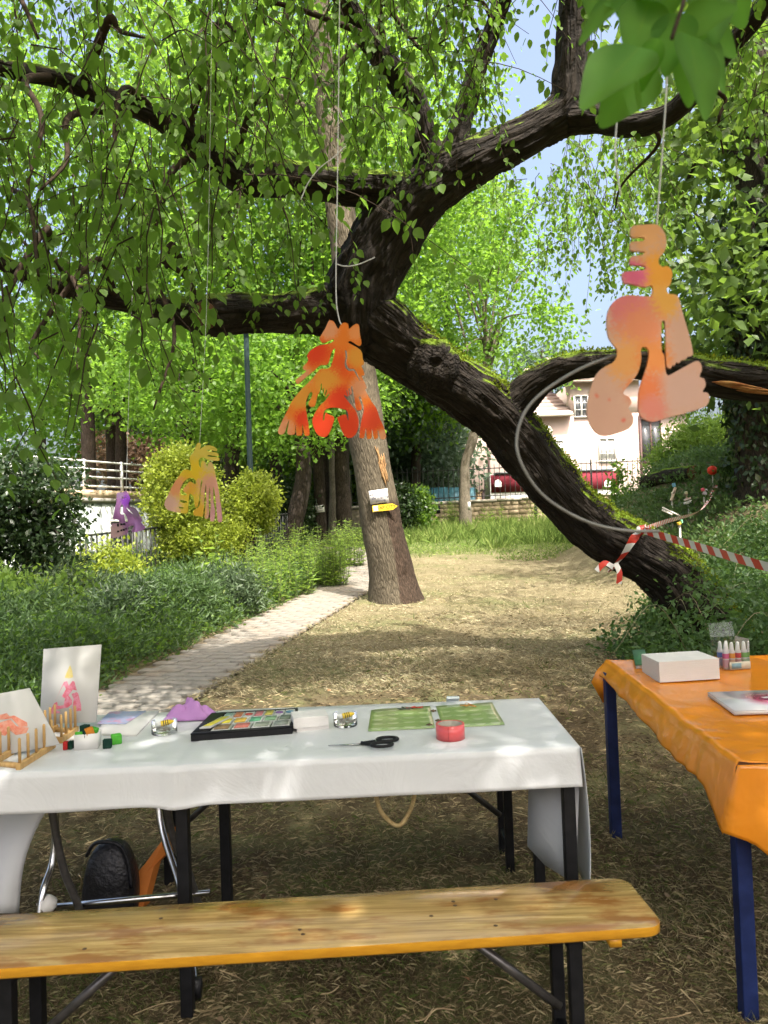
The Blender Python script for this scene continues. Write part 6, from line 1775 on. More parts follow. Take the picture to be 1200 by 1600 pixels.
# paint tray
ta, tbp, tcc, td = W(298, 1159), W(457, 1147), W(466, 1117), W(331, 1125)
tray = thing('ink_pad_tray', (ta + tcc) / 2, 'open black tray of square coloured ink pads', 'tray')
MB().hexa([q for q in (ta, tbp, tcc, td)] + [q + (0, 0, .020) for q in (ta, tbp, tcc, td)]).build('tray_base', BLACK, tray, bevel=0.002)
def TT(u_, v2): return ta * (1 - u_) * (1 - v2) + tbp * u_ * (1 - v2) + tcc * u_ * v2 + td * (1 - u_) * v2 + np.array([0, 0, .0205])
for (u0, u1, v0, v1) in ((0, 1, 0, .06), (0, 1, .95, 1), (0, .16, .06, .95), (.985, 1, .06, .95)):
    q = [TT(u0, v0), TT(u1, v0), TT(u1, v1), TT(u0, v1)]
    MB().hexa(q + [p + (0, 0, .006) for p in q]).build('rim', BLACK, tray)
padc = [(0.20, 0.13, 0.06), (0.50, 0.16, 0.12), (0.20, 0.22, 0.17), (0.20, 0.22, 0.19), (0.55, 0.48, 0.05), (0.50, 0.33, 0.05), (0.07, 0.22, 0.12), (0.16, 0.27, 0.15), (0.13, 0.16, 0.12), (0.18, 0.27, 0.22), (0.36, 0.14, 0.06), (0.40, 0.08, 0.06), (0.34, 0.12, 0.12), (0.33, 0.29, 0.06), (0.18, 0.10, 0.24), (0.10, 0.22, 0.30)]
clearrim = mat('pale_plastic_rim', (0.50, 0.50, 0.48), None, 8, 0.3)
idx = 0
for r_, (v0, v1, cols_) in enumerate(((.08, .34, 4), (.36, .62, 5), (.64, .93, 7))):
    for k in range(cols_):
        u0 = .18 + .80 * k / cols_; u1 = .18 + .80 * (k + .93) / cols_
        q = [TT(u0, v0), TT(u1, v0), TT(u1, v1), TT(u0, v1)]
        pm = MB().hexa(q + [p + (0, 0, .006) for p in q]).build('pad_case', clearrim, tray, bevel=0.001)
        um, vm_ = (u1 - u0) * .12, (v1 - v0) * .12
        cc = padc[idx % len(padc)]; idx += 1
        if r_ == 2 and k in (2, 5, 6):
            ctr = TT((u0 + u1) / 2, (v0 + v1) / 2) + (0, 0, .006); rr = 0.014
            MB().lathe([(0, .004), (rr * .8, .004), (rr, .003), (rr, 0)], ctr, 16).build('ink_pad', mat('ink', cc, None, 40, 0.7), pm)
        else:
            q = [TT(u0 + um, v0 + vm_), TT(u1 - um, v0 + vm_), TT(u1 - um, v1 - vm_), TT(u0 + um, v1 - vm_)]
            MB().hexa([p + (0, 0, .0062) for p in q] + [p + (0, 0, .009) for p in q]).build('ink_pad', mat('ink', cc, [min(1, q_ * 1.3) for q_ in cc], 60, 0.7), pm)
a_, b2_, c2_ = TT(.03, .10), TT(.21, .50), TT(.02, .2)
q = [TT(.06, .12), TT(.17, .12), TT(.30, .62), TT(.19, .62)]
MB().hexa([p + (0, 0, .0105) for p in q] + [p + (0, 0, .016) for p in q]).build('tilted_pad_case', clearrim, tray, bevel=0.001)
q = [TT(.09, .17), TT(.165, .17), TT(.28, .58), TT(.205, .58)]
MB().hexa([p + (0, 0, .0163) for p in q] + [p + (0, 0, .018) for p in q]).build('yellow_ink_pad', mat('ink', (0.58, 0.52, 0.06), None, 40, 0.7), tray)
# stack of white cards
for k, (q4, z0_, h_, lb) in enumerate((((464, 1144, 514, 1139, 462, 1122), 0.0, 0.012, 'lower small stack of white cards between the tray and the glass dish'), ((459, 1139, 514, 1134, 464, 1112), 0.0125, 0.036, 'upper white card stack between the tray and the glass dish'))):
    a, b_, c_ = W(q4[0], q4[1] + (6 if k else 0)), W(q4[2], q4[3] + (6 if k else 0)), W(q4[4], q4[5] + (6 if k else 0))
    u_ = unit(b_ - a); v_ = unit(np.cross((0, 0, 1), u_))
    o = slab([a, b_, b_ + v_ * .105, a + v_ * .105], h_, z0_ + .0005).build('card_stack', card_edge, None, bevel=0.001)
    tag(o, lb, 'cards', 'white card stacks')
# patterned green papers
t = NT('green_scallop_paper'); oc = t.coord('UV')
sxx = t.n('ShaderNodeSeparateXYZ'); t.t.links.new(oc, sxx.inputs[0])
fx_ = t.math('FRACT', t.math('MULTIPLY', sxx.outputs['X'], 4.0)); fy_ = t.math('FRACT', t.math('MULTIPLY', sxx.outputs['Y'], 5.0))
dx_ = t.math('SUBTRACT', fx_, 0.5); dy_ = t.math('SUBTRACT', fy_, 0.62)
r1 = t.math('SQRT', t.math('ADD', t.math('MULTIPLY', dx_, dx_), t.math('MULTIPLY', dy_, dy_)))
inside = t.math('MULTIPLY', t.math('LESS_THAN', r1, 0.36), t.math('LESS_THAN', dy_, -0.02))
c = t.mix(t.math('MULTIPLY', inside, 0.75), (0.24, 0.33, 0.12), (0.45, 0.50, 0.30))
gp_m = t.done(t.princ(c, 0.28, 0.5, 0, t.bump(t.noise(t.coord('Object'), 20, 4), 0.4, 0.01), coat=0.5))
for k, (q4, lb) in enumerate((([(575, 1144), (680, 1139), (672, 1105), (580, 1110)], 'left sheet of green scallop patterned paper'), ([(692, 1139), (789, 1134), (769, 1099), (681, 1104)], 'right sheet of green scallop patterned paper'))):
    c4 = [W(*p) for p in q4]; V = []; U = []
    for i in range(13):
        for j in range(9):
            s_, r_ = i / 12, j / 8
            p = c4[0] * (1 - s_) * (1 - r_) + c4[1] * s_ * (1 - r_) + c4[2] * s_ * r_ + c4[3] * (1 - s_) * r_
            V.append(p + (0, 0, 0.0025 + 0.0022 * vnoise(np.array([[s_ * 5 + 9 * k, r_ * 4, 0.3]]), 3)[0] + 0.0015 * s_)); U.append((s_, r_))
    F = [(i * 9 + j, (i + 1) * 9 + j, (i + 1) * 9 + j + 1, i * 9 + j + 1) for i in range(12) for j in range(8)]
    o = add('patterned_paper', V, F, gp_m, None, True, uv=np.array(U), solid=0.0004); tag(o, lb, 'paper', 'green patterned papers')
# thread bundles and small dark ornaments
def squiggle(name, label, px, py, w_, col, seed, cat='thread', grp='threads on the papers'):
    c0 = W(px, py) + (0, 0, .007); r_ = np.random.default_rng(seed)
    pts = c0 + np.stack([r_.normal(size=14) * w_, r_.normal(size=14) * w_ * 0.6, np.abs(r_.normal(size=14)) * 0.003], 1)
    o = MB().tube(spline(pts, 6), 0.0014, 5).build(name, mat(name + '_fibre', col), None, True)
    tag(o, label, cat, grp)
squiggle('thread_bundle', 'tangled red thread on the left green paper', 648, 1109, 0.016, (0.55, 0.05, 0.03), 2)
squiggle('thread_bundle', 'dark thread loop beside the red thread', 632, 1111, 0.010, (0.05, 0.07, 0.05), 3)
squiggle('thread_bundle', 'tangled orange thread on the right green paper', 731, 1106, 0.018, (0.45, 0.22, 0.05), 4)
orn = mat('dark_bead', (0.08, 0.05, 0.03), (0.16, 0.10, 0.05), 60, 0.5)
for k, (px, py, lb) in enumerate(((671, 1135, 'small dark bead ornament on the left green paper'), (685, 1128, 'small dark bead ornament between the green papers'), (677, 1113, 'tiny brown bead ornament between the green papers near the back'))):
    c0 = W(px, py) + (0, 0, .004); mb = MB()
    mb.lathe([(0, -.003), (0.004, -.002), (0.006, .002), (0.004, .006), (0, .007)], c0, 8); mb.lathe([(0, -.002), (0.003, -.001), (0.004, .002), (0, .005)], c0 + (0.008, 0.002, 0), 8); mb.lathe([(0, -.002), (0.003, -.001), (0.004, .002), (0, .005)], c0 + (-0.007, 0.003, 0), 8)
    tag(mb.build('bead_ornament', orn, None, True), lb, 'bead', 'bead ornaments')
# red tape roll
c0 = W(706, 1160); c0[1] += 0.048
tp = thing('tape_roll', c0, 'roll of red adhesive tape standing flat near the table edge', 'tape')
redt = mat('red_tape', (0.62, 0.09, 0.09), (0.56, 0.07, 0.075), 8, 0.3, 0.5, coat=0.3)
MB().lathe([(0.040, 0.001), (0.047, 0.001), (0.047, 0.049), (0.040, 0.049), (0.040, 0.001)], c0, 40).build('tape', redt, tp, False)
MB().lathe([(0.037, 0.001), (0.0398, 0.001), (0.0398, 0.0485), (0.037, 0.0485), (0.037, 0.001)], c0, 40).build('core', mat('grey_core', (0.30, 0.27, 0.22)), tp)
MB().box(c0 + (-0.010, -0.0468, 0.025), (0.0012, 0.002, 0.046)).build('tape_end', mat('tape_end_edge', (0.40, 0.04, 0.045)), tp)
# scissors
s0, s1 = W(513, 1167), W(624, 1163); u_ = unit(s1 - s0); v_ = unit(np.cross((0, 0, 1), u_)); Ls = np.linalg.norm(s1 - s0)
sc2 = thing('scissors', (s0 + s1) / 2, 'black handled scissors lying near the front table edge', 'scissors')
for k, sg in enumerate((1, -1)):
    tip = s0 + v_ * 0.003 * sg + (0, 0, .003 + .002 * k); piv = s0 + u_ * Ls * .5 + (0, 0, .003 + .002 * k)
    V = [tip, piv - v_ * .005, piv + v_ * .005 + u_ * .01, piv + v_ * .005]
    MB().hexa([tip, tip + u_ * .001 + v_ * .0005, piv + v_ * .006, piv - v_ * .006] + [q + (0, 0, .0016) for q in (tip, tip + u_ * .001 + v_ * .0005, piv + v_ * .006, piv - v_ * .006)]).build('blade', CHROME, sc2)
    h0 = piv; pts = [h0, h0 + u_ * .022 + v_ * .004 * sg]
    lp_ = []
    for a in np.linspace(0, 6.283, 19):
        lp_.append(piv + u_ * (0.064 + 0.034 * math.cos(a + math.pi) + (0.012 if sg > 0 else -0.006)) + v_ * (sg * 0.034 + 0.024 * math.sin(a + math.pi)) + np.array([0, 0, .006]))
    MB().tube(np.array(lp_), 0.005, 8).build('handle', BLACK, sc2, True)
    MB().tube([piv - u_ * .008 + (0, 0, .004), piv + u_ * .036 + v_ * sg * .022 + (0, 0, .003)], [0.006, 0.006], 8).build('shank', BLACK, sc2, True)
MB().lathe([(0, .004), (.003, .0035), (.003, -.002)], s0 + u_ * Ls * .5 + (0, 0, .008), 10).build('rivet', CHROME, sc2)
# clear clip on the back edge
cp_ = W(708, 1093)
cc_ = thing('table_clip', cp_ - (0, 0, .01), 'clear plastic cloth clip on the back edge of the table', 'clip')
MB().box(cp_ + (0, .005, .006), (.05, .03, .008)).build('upper_jaw', mat('frosted_plastic', (0.55, 0.6, 0.6), None, 8, 0.2), cc_, bevel=.003)
MB().box(cp_ + (0, .022, -.02), (.05, .006, .05)).build('spine', bpy.data.materials['frosted_plastic'], cc_, bevel=.002)
# rope handle hanging below the cloth
rp = spline([P(586, 1215, 2.5), P(588, 1245, 2.5), P(598, 1272, 2.5), P(622, 1290, 2.5), P(640, 1268, 2.5), P(648, 1240, 2.5), P(649, 1215, 2.5)], 7)
for q in (0, -1): rp[q][2] = wtz(2.5) - .035
o = MB().tube(rp, 0.007, 8).build('rope_loop', mat('straw_rope', (0.55, 0.42, 0.2), (0.42, 0.3, 0.13), 60, 0.9, 0.1, 0.8, 300), None, True)
tag(o, 'straw coloured rope loop hanging below the white cloth', 'rope')

# ------------------------------------------------------------------ bag and orange folded sheet under the table
bgc = foot(P(172, 1395, 2.96))
bag = thing('black_bag', bgc, 'black leather bag standing on the ground under the white table', 'bag')
leath = mat('black_leather', (0.008, 0.008, 0.010), (0.014, 0.014, 0.018), 20, 0.38, 0.5, 0.5, 60)
n_ = 24; V = []; prof_ = [(0.0, 0.98), (0.06, 1.0), (0.3, 1.03), (0.55, 1.0), (0.75, 0.86), (0.88, 0.66), (0.96, 0.46), (1.0, 0.15)]
for (h, s_) in prof_:
    for i in range(n_):
        a = 6.28318 * i / n_
        cx = math.copysign(abs(math.cos(a)) ** 0.55, math.cos(a)); sy = math.copysign(abs(math.sin(a)) ** 0.7, math.sin(a))
        j_ = 1 + 0.07 * vnoise(np.array([[cx * 1.6, sy * 1.6, h * 4]]), 5)[0]
        V.append(bgc + (cx * 0.098 * s_ * j_ + 0.012 * h, sy * 0.075 * s_ * j_, h * 0.285))
F = [(j * n_ + i, j * n_ + (i + 1) % n_, (j + 1) * n_ + (i + 1) % n_, (j + 1) * n_ + i) for j in range(len(prof_) - 1) for i in range(n_)] + [tuple(range((len(prof_) - 1) * n_, len(prof_) * n_))]
b_o = add('body', V, F, leath, bag, True)
m_ = b_o.modifiers.new('sub', 'SUBSURF'); m_.levels = 1; m_.render_levels = 2
MB().tube(spline([bgc + (-.07, -.04, .24), bgc + (-.03, -.05, .29), bgc + (.05, -.05, .285), bgc + (.085, -.045, .22), bgc + (.10, -.05, .12)], 6), 0.007, 8).build('strap', leath, bag, True)
MB().tube(spline([bgc + (-.095, -.06, .17), bgc + (-.088, -.072, .185), bgc + (-.078, -.072, .16), bgc + (-.085, -.072, .13)], 5), 0.0035, 6).build('buckle', mat('brass_buckle', (0.5, 0.4, 0.25), None, 8, 0.3, metal=0.9), bag, True)
of = [P(168, 1413, 3.0), P(222, 1404, 2.98), P(241, 1352, 3.03), P(264, 1330, 3.08), P(266, 1296, 3.08), P(226, 1350, 3.04)]
of[0][2] = float(gz(of[0][0], 3)) + .004; of[1][2] = float(gz(of[1][0], 3)) + .004
cen = np.mean(of, 0)
V = of + [p + (0.012, 0.05, -0.004) for p in of] + [cen + (0, -.012, 0), cen + (0.012, .055, 0)]
F = [(i, (i + 1) % 6, 12) for i in range(6)] + [((i + 1) % 6 + 6, i + 6, 13) for i in range(6)] + [(i, i + 6, (i + 1) % 6 + 6, (i + 1) % 6) for i in range(6)]
o = add('orange_folded_sheet', V, F, mat('orange_card', (0.62, 0.20, 0.04), (0.55, 0.17, 0.03), 6, 0.6, 0.3), None, False, bevel=0.002)
tag(o, 'orange folded sheet leaning beside the black bag under the table', 'folded sheet')

# ------------------------------------------------------------------ hanging cutouts
def spray_spots(name, base_c, spots, origin, edge=0.35):
    t = NT(name); g_ = t.n('ShaderNodeNewGeometry')
    pos_ = g_.outputs['Position']
    nz = t.noise(pos_, 190, 3, 0.85); n2 = t.noise(pos_, 25, 3)
    c = None
    cur = base_c
    for (p, r_, col) in spots:
        vm = t.n('ShaderNodeVectorMath', operation='DISTANCE'); t.t.links.new(pos_, vm.inputs[0]); vm.inputs[1].default_value = tuple(p)
        d_ = t.math('ADD', vm.outputs['Value'], t.math('MULTIPLY', t.math('SUBTRACT', nz, 0.5), r_ * 1.7))
        d_ = t.math('ADD', d_, t.math('MULTIPLY', t.math('SUBTRACT', n2, 0.5), r_ * 0.5))
        cur = t.mix(t.mrange(d_, r_ * 0.45, r_ * 1.15, 1, 0), cur, col)
    cur = t.mix(0.16, cur, (0.25, 0.10, 0.05), 'MULTIPLY')
    p = t.princ(cur, 0.75, 0.2)
    tr = t.n('ShaderNodeBsdfTranslucent'); t.t.links.new(cur, tr.inputs['Color']) if hasattr(cur, 'is_output') else None
    mx = t.n('ShaderNodeMixShader'); mx.inputs[0].default_value = 0.25
    t.t.links.new(p, mx.inputs[1]); t.t.links.new(tr.outputs[0], mx.inputs[2])
    return t.done(mx.outputs[0])
def cutout(label, d, z0, sc, outline, holes, base_c, spots, strings, yaw=0.0, smooth=3):
    zp = lambda q: (z0[0] + q[0] / sc, z0[1] + q[1] / sc)
    ol = [zp(q) for q in outline]
    cx = (min(p[0] for p in ol) + max(p[0] for p in ol)) / 2
    top = min(ol, key=lambda p: p[1])
    def tw_(v):
        p = P(v[0], v[1], d); p[1] += math.tan(yaw) * (v[0] - cx) / FPX * d + v[2]
        return p
    sp = spline([(x, y) for x, y in ol], smooth, True)
    hs = [spline([zp(q) for q in h], 3, True) for h in holes]
    V, F = flat_shape(sp, hs, 0.0045, tw_)
    nm = 'paper_cutout'
    o = thing(nm, tw_((cx, max(p[1] for p in ol), 0)), label, 'cutout', 'hanging cutouts')
    s3 = [(tw_((zp(q)[0], zp(q)[1], 0)), r_ / sc / FPX * d, col) for q, r_, col in spots]
    add('panel', V, F, spray_spots('sprayed_card', base_c, s3, None), o)
    return o
ORG, RED, PEA, YEL = (0.85, 0.24, 0.03), (0.80, 0.07, 0.02), (0.80, 0.36, 0.17), (0.80, 0.36, 0.05)
c1 = [(580,125),(612,140),(650,205),(668,178),(692,152),(720,147),(745,162),(752,205),(790,175),(820,158),(845,172),(855,260),(868,330),(860,355),(840,362),(770,318),(750,322),(752,338),(860,402),(880,480),(892,520),(885,540),(868,548),(885,590),(895,625),(888,642),(870,646),(905,720),(915,760),(905,778),(960,880),(1010,950),(1040,1040),(1075,1120),(1098,1200),(1095,1230),(1070,1240),(1045,1225),(1022,1140),(1025,1215),(1010,1232),(985,1228),(968,1140),(965,1220),(945,1235),(920,1228),(910,1135),(895,1215),(880,1230),(855,1225),(850,1200),(865,1080),(890,970),(880,900),(860,840),(845,838),(850,870),(870,930),(865,960),(840,968),(818,955),(808,890),(798,820),(784,745),(772,750),(776,810),(764,815),(757,762),(748,766),(756,822),(744,826),(735,780),(728,786),(740,840),(712,824),(705,832),(745,885),(795,945),(822,985),(840,1050),(840,1120),(815,1190),(770,1225),(720,1215),(690,1170),(645,1050),(652,1030),(720,1005),(738,1055),(748,1055),(742,990),(720,962),(660,948),(600,940),(540,955),(515,990),(508,1055),(520,1057),(532,992),(560,1005),(610,1030),(610,1070),(580,1150),(550,1205),(510,1218),(460,1195),(425,1140),(408,1070),(425,1010),(470,935),(535,870),(570,815),(560,812),(528,845),(548,780),(538,776),(515,830),(520,765),(510,760),(500,800),(498,722),(488,722),(480,785),(455,835),(435,920),(405,935),(380,925),(375,895),(405,835),(408,802),(388,798),(360,850),(345,920),(360,1030),(375,1120),(382,1190),(360,1205),(335,1195),(314,1090),(312,1190),(290,1203),(260,1195),(252,1085),(245,1180),(215,1198),(180,1190),(175,1160),(192,1050),(150,1170),(120,1195),(92,1185),(90,1150),(130,1060),(180,960),(220,880),(300,780),(400,680),(450,620),(485,582),(545,578),(578,560),(600,500),(622,395),(605,395),(582,440),(570,490),(545,540),(480,545),(430,590),(350,655),(275,720),(255,700),(262,675),(350,605),(328,588),(322,560),(370,505),(360,460),(390,410),(470,362),(560,345),(606,322),(604,300),(510,335),(480,305),(485,275),(530,200),(560,135)]
h1 = [[(714,405),(730,412),(736,470),(727,520),(742,560),(770,578),(802,580),(835,635),(860,695),(830,655),(795,600),(755,600),(720,572),(711,520),(720,465)]]
cutout('orange red cutout of a winged figure hanging before the tree fork', 1.95, (420, 480), 6.0, c1, h1, ORG,
       [((450, 430), 170, RED), ((650, 560), 190, (0.82, 0.12, 0.02)), ((830, 470), 120, YEL), ((540, 700), 170, YEL), ((300, 650), 130, PEA), ((560, 210), 110, PEA), ((820, 240), 90, (0.84, 0.33, 0.10)), ((680, 880), 170, RED), ((510, 1110), 190, RED), ((760, 1110), 190, RED), ((960, 1050), 170, (0.80, 0.09, 0.03)), ((300, 830), 150, YEL), ((330, 1050), 110, RED), ((130, 1150), 140, PEA), ((1080, 1200), 70, PEA), ((860, 760), 110, PEA)], None)
c2 = [(415,115),(440,100),(540,92),(580,95),(620,120),(645,170),(650,230),(635,280),(602,320),(600,360),(625,380),(655,375),(685,400),(690,440),(675,500),(650,530),(665,560),(720,570),(740,610),(760,690),(790,790),(815,880),(830,960),(820,980),(795,985),(782,1002),(768,1008),(755,1005),(738,1028),(720,1020),(705,1045),(692,1040),(680,1065),(655,1050),(650,1000),(648,900),(642,755),(620,750),(616,850),(620,950),(635,975),(645,1080),(660,1110),(690,1100),(780,1050),(850,1015),(880,1030),(890,1070),(875,1120),(905,1135),(915,1180),(895,1222),(930,1230),(940,1270),(925,1310),(880,1335),(780,1365),(650,1400),(560,1425),(500,1405),(470,1370),(462,1300),(470,1200),(500,1110),(525,1030),(535,960),(520,925),(490,920),(478,950),(480,1010),(460,1090),(420,1150),(370,1210),(362,1238),(400,1258),(415,1300),(395,1332),(420,1370),(430,1420),(400,1470),(330,1500),(240,1520),(180,1500),(135,1440),(115,1370),(120,1290),(145,1180),(190,1090),(250,1045),(290,1025),(315,990),(320,940),(290,900),(260,850),(248,770),(255,690),(290,620),(350,580),(420,572),(530,580),(555,560),(560,520),(545,505),(500,515),(420,495),(370,490),(355,460),(355,420),(400,410),(490,402),(512,386),(490,370),(415,365),(405,345),(415,310),(480,300),(505,286),(490,275),(415,270),(405,240),(415,212),(490,205),(505,190),(480,178),(420,180),(408,150)]
PK, BEI = (0.80, 0.25, 0.24), (0.72, 0.45, 0.32)
cutout('large blurred peach and orange cutout hanging close at the right', 1.08, (890, 330), 4.325, c2, [], BEI,
       [((590, 420), 200, (0.85, 0.40, 0.06)), ((430, 430), 120, (0.80, 0.18, 0.30)), ((520, 150), 150, (0.84, 0.46, 0.20)), ((620, 620), 140, (0.85, 0.46, 0.10)), ((400, 660), 180, PK), ((480, 820), 200, (0.82, 0.32, 0.16)), ((380, 1010), 180, (0.84, 0.42, 0.14)), ((570, 1000), 150, (0.85, 0.33, 0.10)), ((530, 1230), 170, (0.84, 0.26, 0.10)), ((560, 1340), 120, (0.80, 0.30, 0.22)), ((780, 1210), 190, (0.72, 0.47, 0.37)), ((240, 1380), 190, (0.70, 0.43, 0.31)), ((180, 1250), 20, (0.75, 0.25, 0.16)), ((265, 1275), 18, (0.75, 0.25, 0.16)), ((365, 1415), 22, (0.75, 0.2, 0.14))], None)
c3 = [(835,140),(860,75),(880,65),(893,80),(885,125),(900,110),(950,85),(1010,100),(1030,120),(1025,136),(960,125),(948,135),(1030,150),(1043,165),(1035,180),(965,170),(948,180),(1040,190),(1052,205),(1045,218),(980,215),(930,195),(898,190),(875,215),(880,260),(893,275),(900,228),(918,220),(935,238),(946,275),(960,240),(980,228),(1000,260),(1020,350),(1050,500),(1075,690),(1070,735),(1050,742),(1036,720),(1030,640),(1012,480),(1000,440),(1000,550),(1012,640),(1010,720),(990,735),(972,715),(978,600),(970,430),(960,560),(962,640),(960,700),(940,712),(925,690),(938,560),(940,415),(928,480),(920,600),(910,690),(880,690),(835,680),(835,640),(882,600),(892,480),(908,395),(895,388),(885,500),(868,600),(845,610),(832,530),(800,500),(790,560),(785,620),(775,665),(700,660),(620,640),(590,610),(585,580),(610,520),(660,420),(720,330),(760,290),(812,300),(805,240),(800,190)]
h3 = [[(716,470),(740,410),(790,365),(838,372),(856,400),(842,418),(802,395),(770,430),(742,470),(778,510),(725,505)], [(715,552),(770,562),(775,575),(730,575)], [(706,610),(745,618),(742,628),(712,624)]]
cutout('yellow and pink cutout of hands hanging before the clipped bush', 2.9, (150, 680), 5.4545, c3, h3, (0.76, 0.58, 0.05),
       [((930, 150), 240, (0.72, 0.58, 0.10)), ((860, 330), 160, (0.78, 0.56, 0.03)), ((780, 430), 110, (0.78, 0.44, 0.05)), ((600, 590), 150, (0.72, 0.46, 0.36)), ((690, 440), 100, (0.78, 0.36, 0.16)), ((1000, 440), 150, (0.72, 0.38, 0.27)), ((1020, 660), 170, (0.68, 0.36, 0.36)), ((970, 260), 70, (0.70, 0.52, 0.2)), ((870, 650), 100, (0.76, 0.46, 0.05))], None)
c4 = [(345,310),(420,290),(480,290),(540,255),(590,290),(620,350),(655,440),(630,520),(620,580),(660,630),(760,650),(820,720),(880,840),(930,950),(900,1000),(990,1080),(1000,1130),(900,1190),(720,1225),(690,1190),(740,1080),(700,1070),(600,1110),(590,1250),(420,1320),(220,1370),(200,1300),(225,1040),(300,1020),(400,1000),(370,930),(250,910),(265,820),(300,640),(330,520),(335,400)]
h4 = [[(455,570),(405,720),(430,800),(500,820),(540,985),(600,980),(590,930),(565,850),(520,780),(485,760),(490,640)], [(560,655),(600,665),(720,800),(620,730)], [(465,400),(490,390),(502,440),(478,442)], [(530,392),(548,390),(556,425),(536,420)]]
pc = cutout('small purple cutout with a blush panel hanging before the annexe', 4.3, (160, 750), 15.0, c4, h4, (0.33, 0.16, 0.36),
       [((560, 480), 170, (0.20, 0.05, 0.38)), ((400, 340), 120, (0.30, 0.20, 0.34)), ((800, 720), 180, (0.27, 0.20, 0.32)), ((850, 1050), 170, (0.34, 0.18, 0.42)), ((340, 850), 150, (0.36, 0.16, 0.38)), ((330, 1210), 230, (0.58, 0.40, 0.40))], None)
pz = lambda x, y: P(160 + x / 15, 750 + y / 15, 4.3)
for (x, y, w_, h_) in ((370, 1055, 45, 70), (450, 1040, 50, 45), (515, 1030, 55, 45), (375, 1205, 50, 40), (450, 1180, 40, 40), (505, 1165, 45, 45), (560, 1140, 30, 40)):
    k_ = 4.3 / FPX / 15
    MB().box(pz(x, y) - (0, .0035, 0), (w_ * k_, 0.002, h_ * k_)).build('dark_lettering', blk, pc)
# strings
stm = mat('white_cord', (0.62, 0.62, 0.60), None, 30, 0.6)
grm = mat('grey_cord', (0.22, 0.215, 0.20), None, 30, 0.6)
def cord(label, pts, r_, m=stm, name='hanging_cord'):
    o = MB().tube(spline([P(*p) for p in pts], 8), r_, 6).build(name, m, None, True)
    tag(o, label, 'cord', 'cords of the hanging cutouts')
cord('white cord holding the orange red cutout', [(535, 510, 1.95), (529, 495, 1.95), (525, 450, 1.95), (527, 300, 1.97), (529, 150, 2.0), (531, -60, 2.05), (533, -400, 2.2)], 0.0016)
cord('short white cord end curling by the orange red cutout', [(524, 412, 1.96), (540, 416, 1.95), (560, 413, 1.95), (586, 402, 1.94)], 0.0013)
cord('white cord loop in front of the upper left limb', [(470, 312, 1.97), (482, 285, 1.97), (500, 262, 1.97), (520, 247, 1.97), (540, 228, 1.98)], 0.0014)
cord('thin cord holding the yellow cutout', [(312, 692, 2.9), (316, 620, 2.9), (322, 500, 2.92), (326, 350, 2.95), (330, 100, 3.0), (332, -60, 3.1)], 0.0008)
cord('thin cord holding the purple cutout', [(197, 767, 4.3), (199, 700, 4.3), (203, 560, 4.3), (208, 420, 4.3)], 0.0012)
cord('pale cord holding the large peach cutout', [(1026, 352, 1.08), (1030, 300, 1.08), (1036, 220, 1.07), (1042, 120, 1.05), (1046, -60, 1.0), (1050, -300, 1.0)], 0.0012)
cord('second pale cord curving behind the large leaves', [(970, 305, 1.1), (962, 250, 1.1), (964, 190, 1.1), (976, 130, 1.08), (990, 20, 1.05), (1000, -200, 1.0)], 0.0012)
cord('thick grey cord curving from the peach cutout towards the barrier tape', [(1010, 552, 1.09), (960, 556, 1.10), (890, 585, 1.10), (830, 630, 1.10), (808, 680, 1.10), (815, 725, 1.10), (850, 775, 1.12), (910, 812, 1.14), (970, 828, 1.16), (1030, 830, 1.18)], 0.0024, grm, 'curved_plastic_hose')

# ------------------------------------------------------------------ notices on the trunks
def sign_frame(c0, wv, hv):
    n_ = unit(np.cross(wv, hv))
    return lambda v: c0 + unit(wv) * v[0] + unit(hv) * v[1] + n_ * v[2]
ds = D2 - 0.335
q = [P(579, 788, ds), P(608, 784, ds), P(605, 764, ds), P(576, 767, ds)]
c0 = np.mean(q, 0); wv = q[1] - q[0]; hv = q[3] - q[0]
sf = sign_frame(c0, wv, hv)
n1_ = thing('paper_notice', c0 - unit(hv) * .09, 'white handwritten paper notice pinned above the yellow arrow', 'notice')
MB().box(c0, (np.linalg.norm(wv), 0.006, np.linalg.norm(hv)), wv, hv).build('paper', WHITE, n1_)
ink_b = mat('blue_black_ink', (0.02, 0.02, 0.06))
for (tx_, ox_, oy_, sz_) in (('La Maison', 0.0, 0.045, 0.062), ('de Lierre', 0.01, -0.015, 0.062)):
    V, F = text_shape(tx_, sz_, 0.001, lambda v, ox_=ox_, oy_=oy_: sf((v[0] + ox_, v[1] + oy_, v[2] + 0.0045)), 0.3)
    add('handwriting', V, F, ink_b, n1_)
MB().bar(sf((-0.05, -0.062, 0.0045)), sf((0.085, -0.062, 0.0045)), 0.008, 0.002).build('arrow_line', ink_b, n1_)
for s_ in (-1, 1): MB().bar(sf((0.085, -0.062, 0.0045)), sf((0.062, -0.062 + s_ * .014, 0.0045)), 0.006, 0.002).build('arrow_head', ink_b, n1_)
q = [P(582, 799, ds), P(620, 791, ds)]
c0 = (P(581, 794, ds) + P(619, 792, ds)) / 2; wv = P(617, 790.5, ds) - P(581, 794.5, ds); hv = np.cross((0, -1, 0), wv); hv = unit(hv) if hv[2] > 0 else -unit(hv)
sf2 = sign_frame(c0, wv, hv); L_ = np.linalg.norm(wv); k_ = ds / FPX
n2_ = thing('arrow_sign', c0 - hv * .05, 'yellow arrow shaped sign reading SAP CITY on the straight trunk', 'sign')
yel_m = mat('yellow_sign', (0.72, 0.50, 0.03), None, 6, 0.45)
V, F = flat_shape([(-L_ / 2, -.043), (L_ / 2 - .04, -.043), (L_ / 2 + .03, 0), (L_ / 2 - .04, .043), (-L_ / 2, .043)], [], 0.008, sf2)
add('arrow_board', V, F, yel_m, n2_)
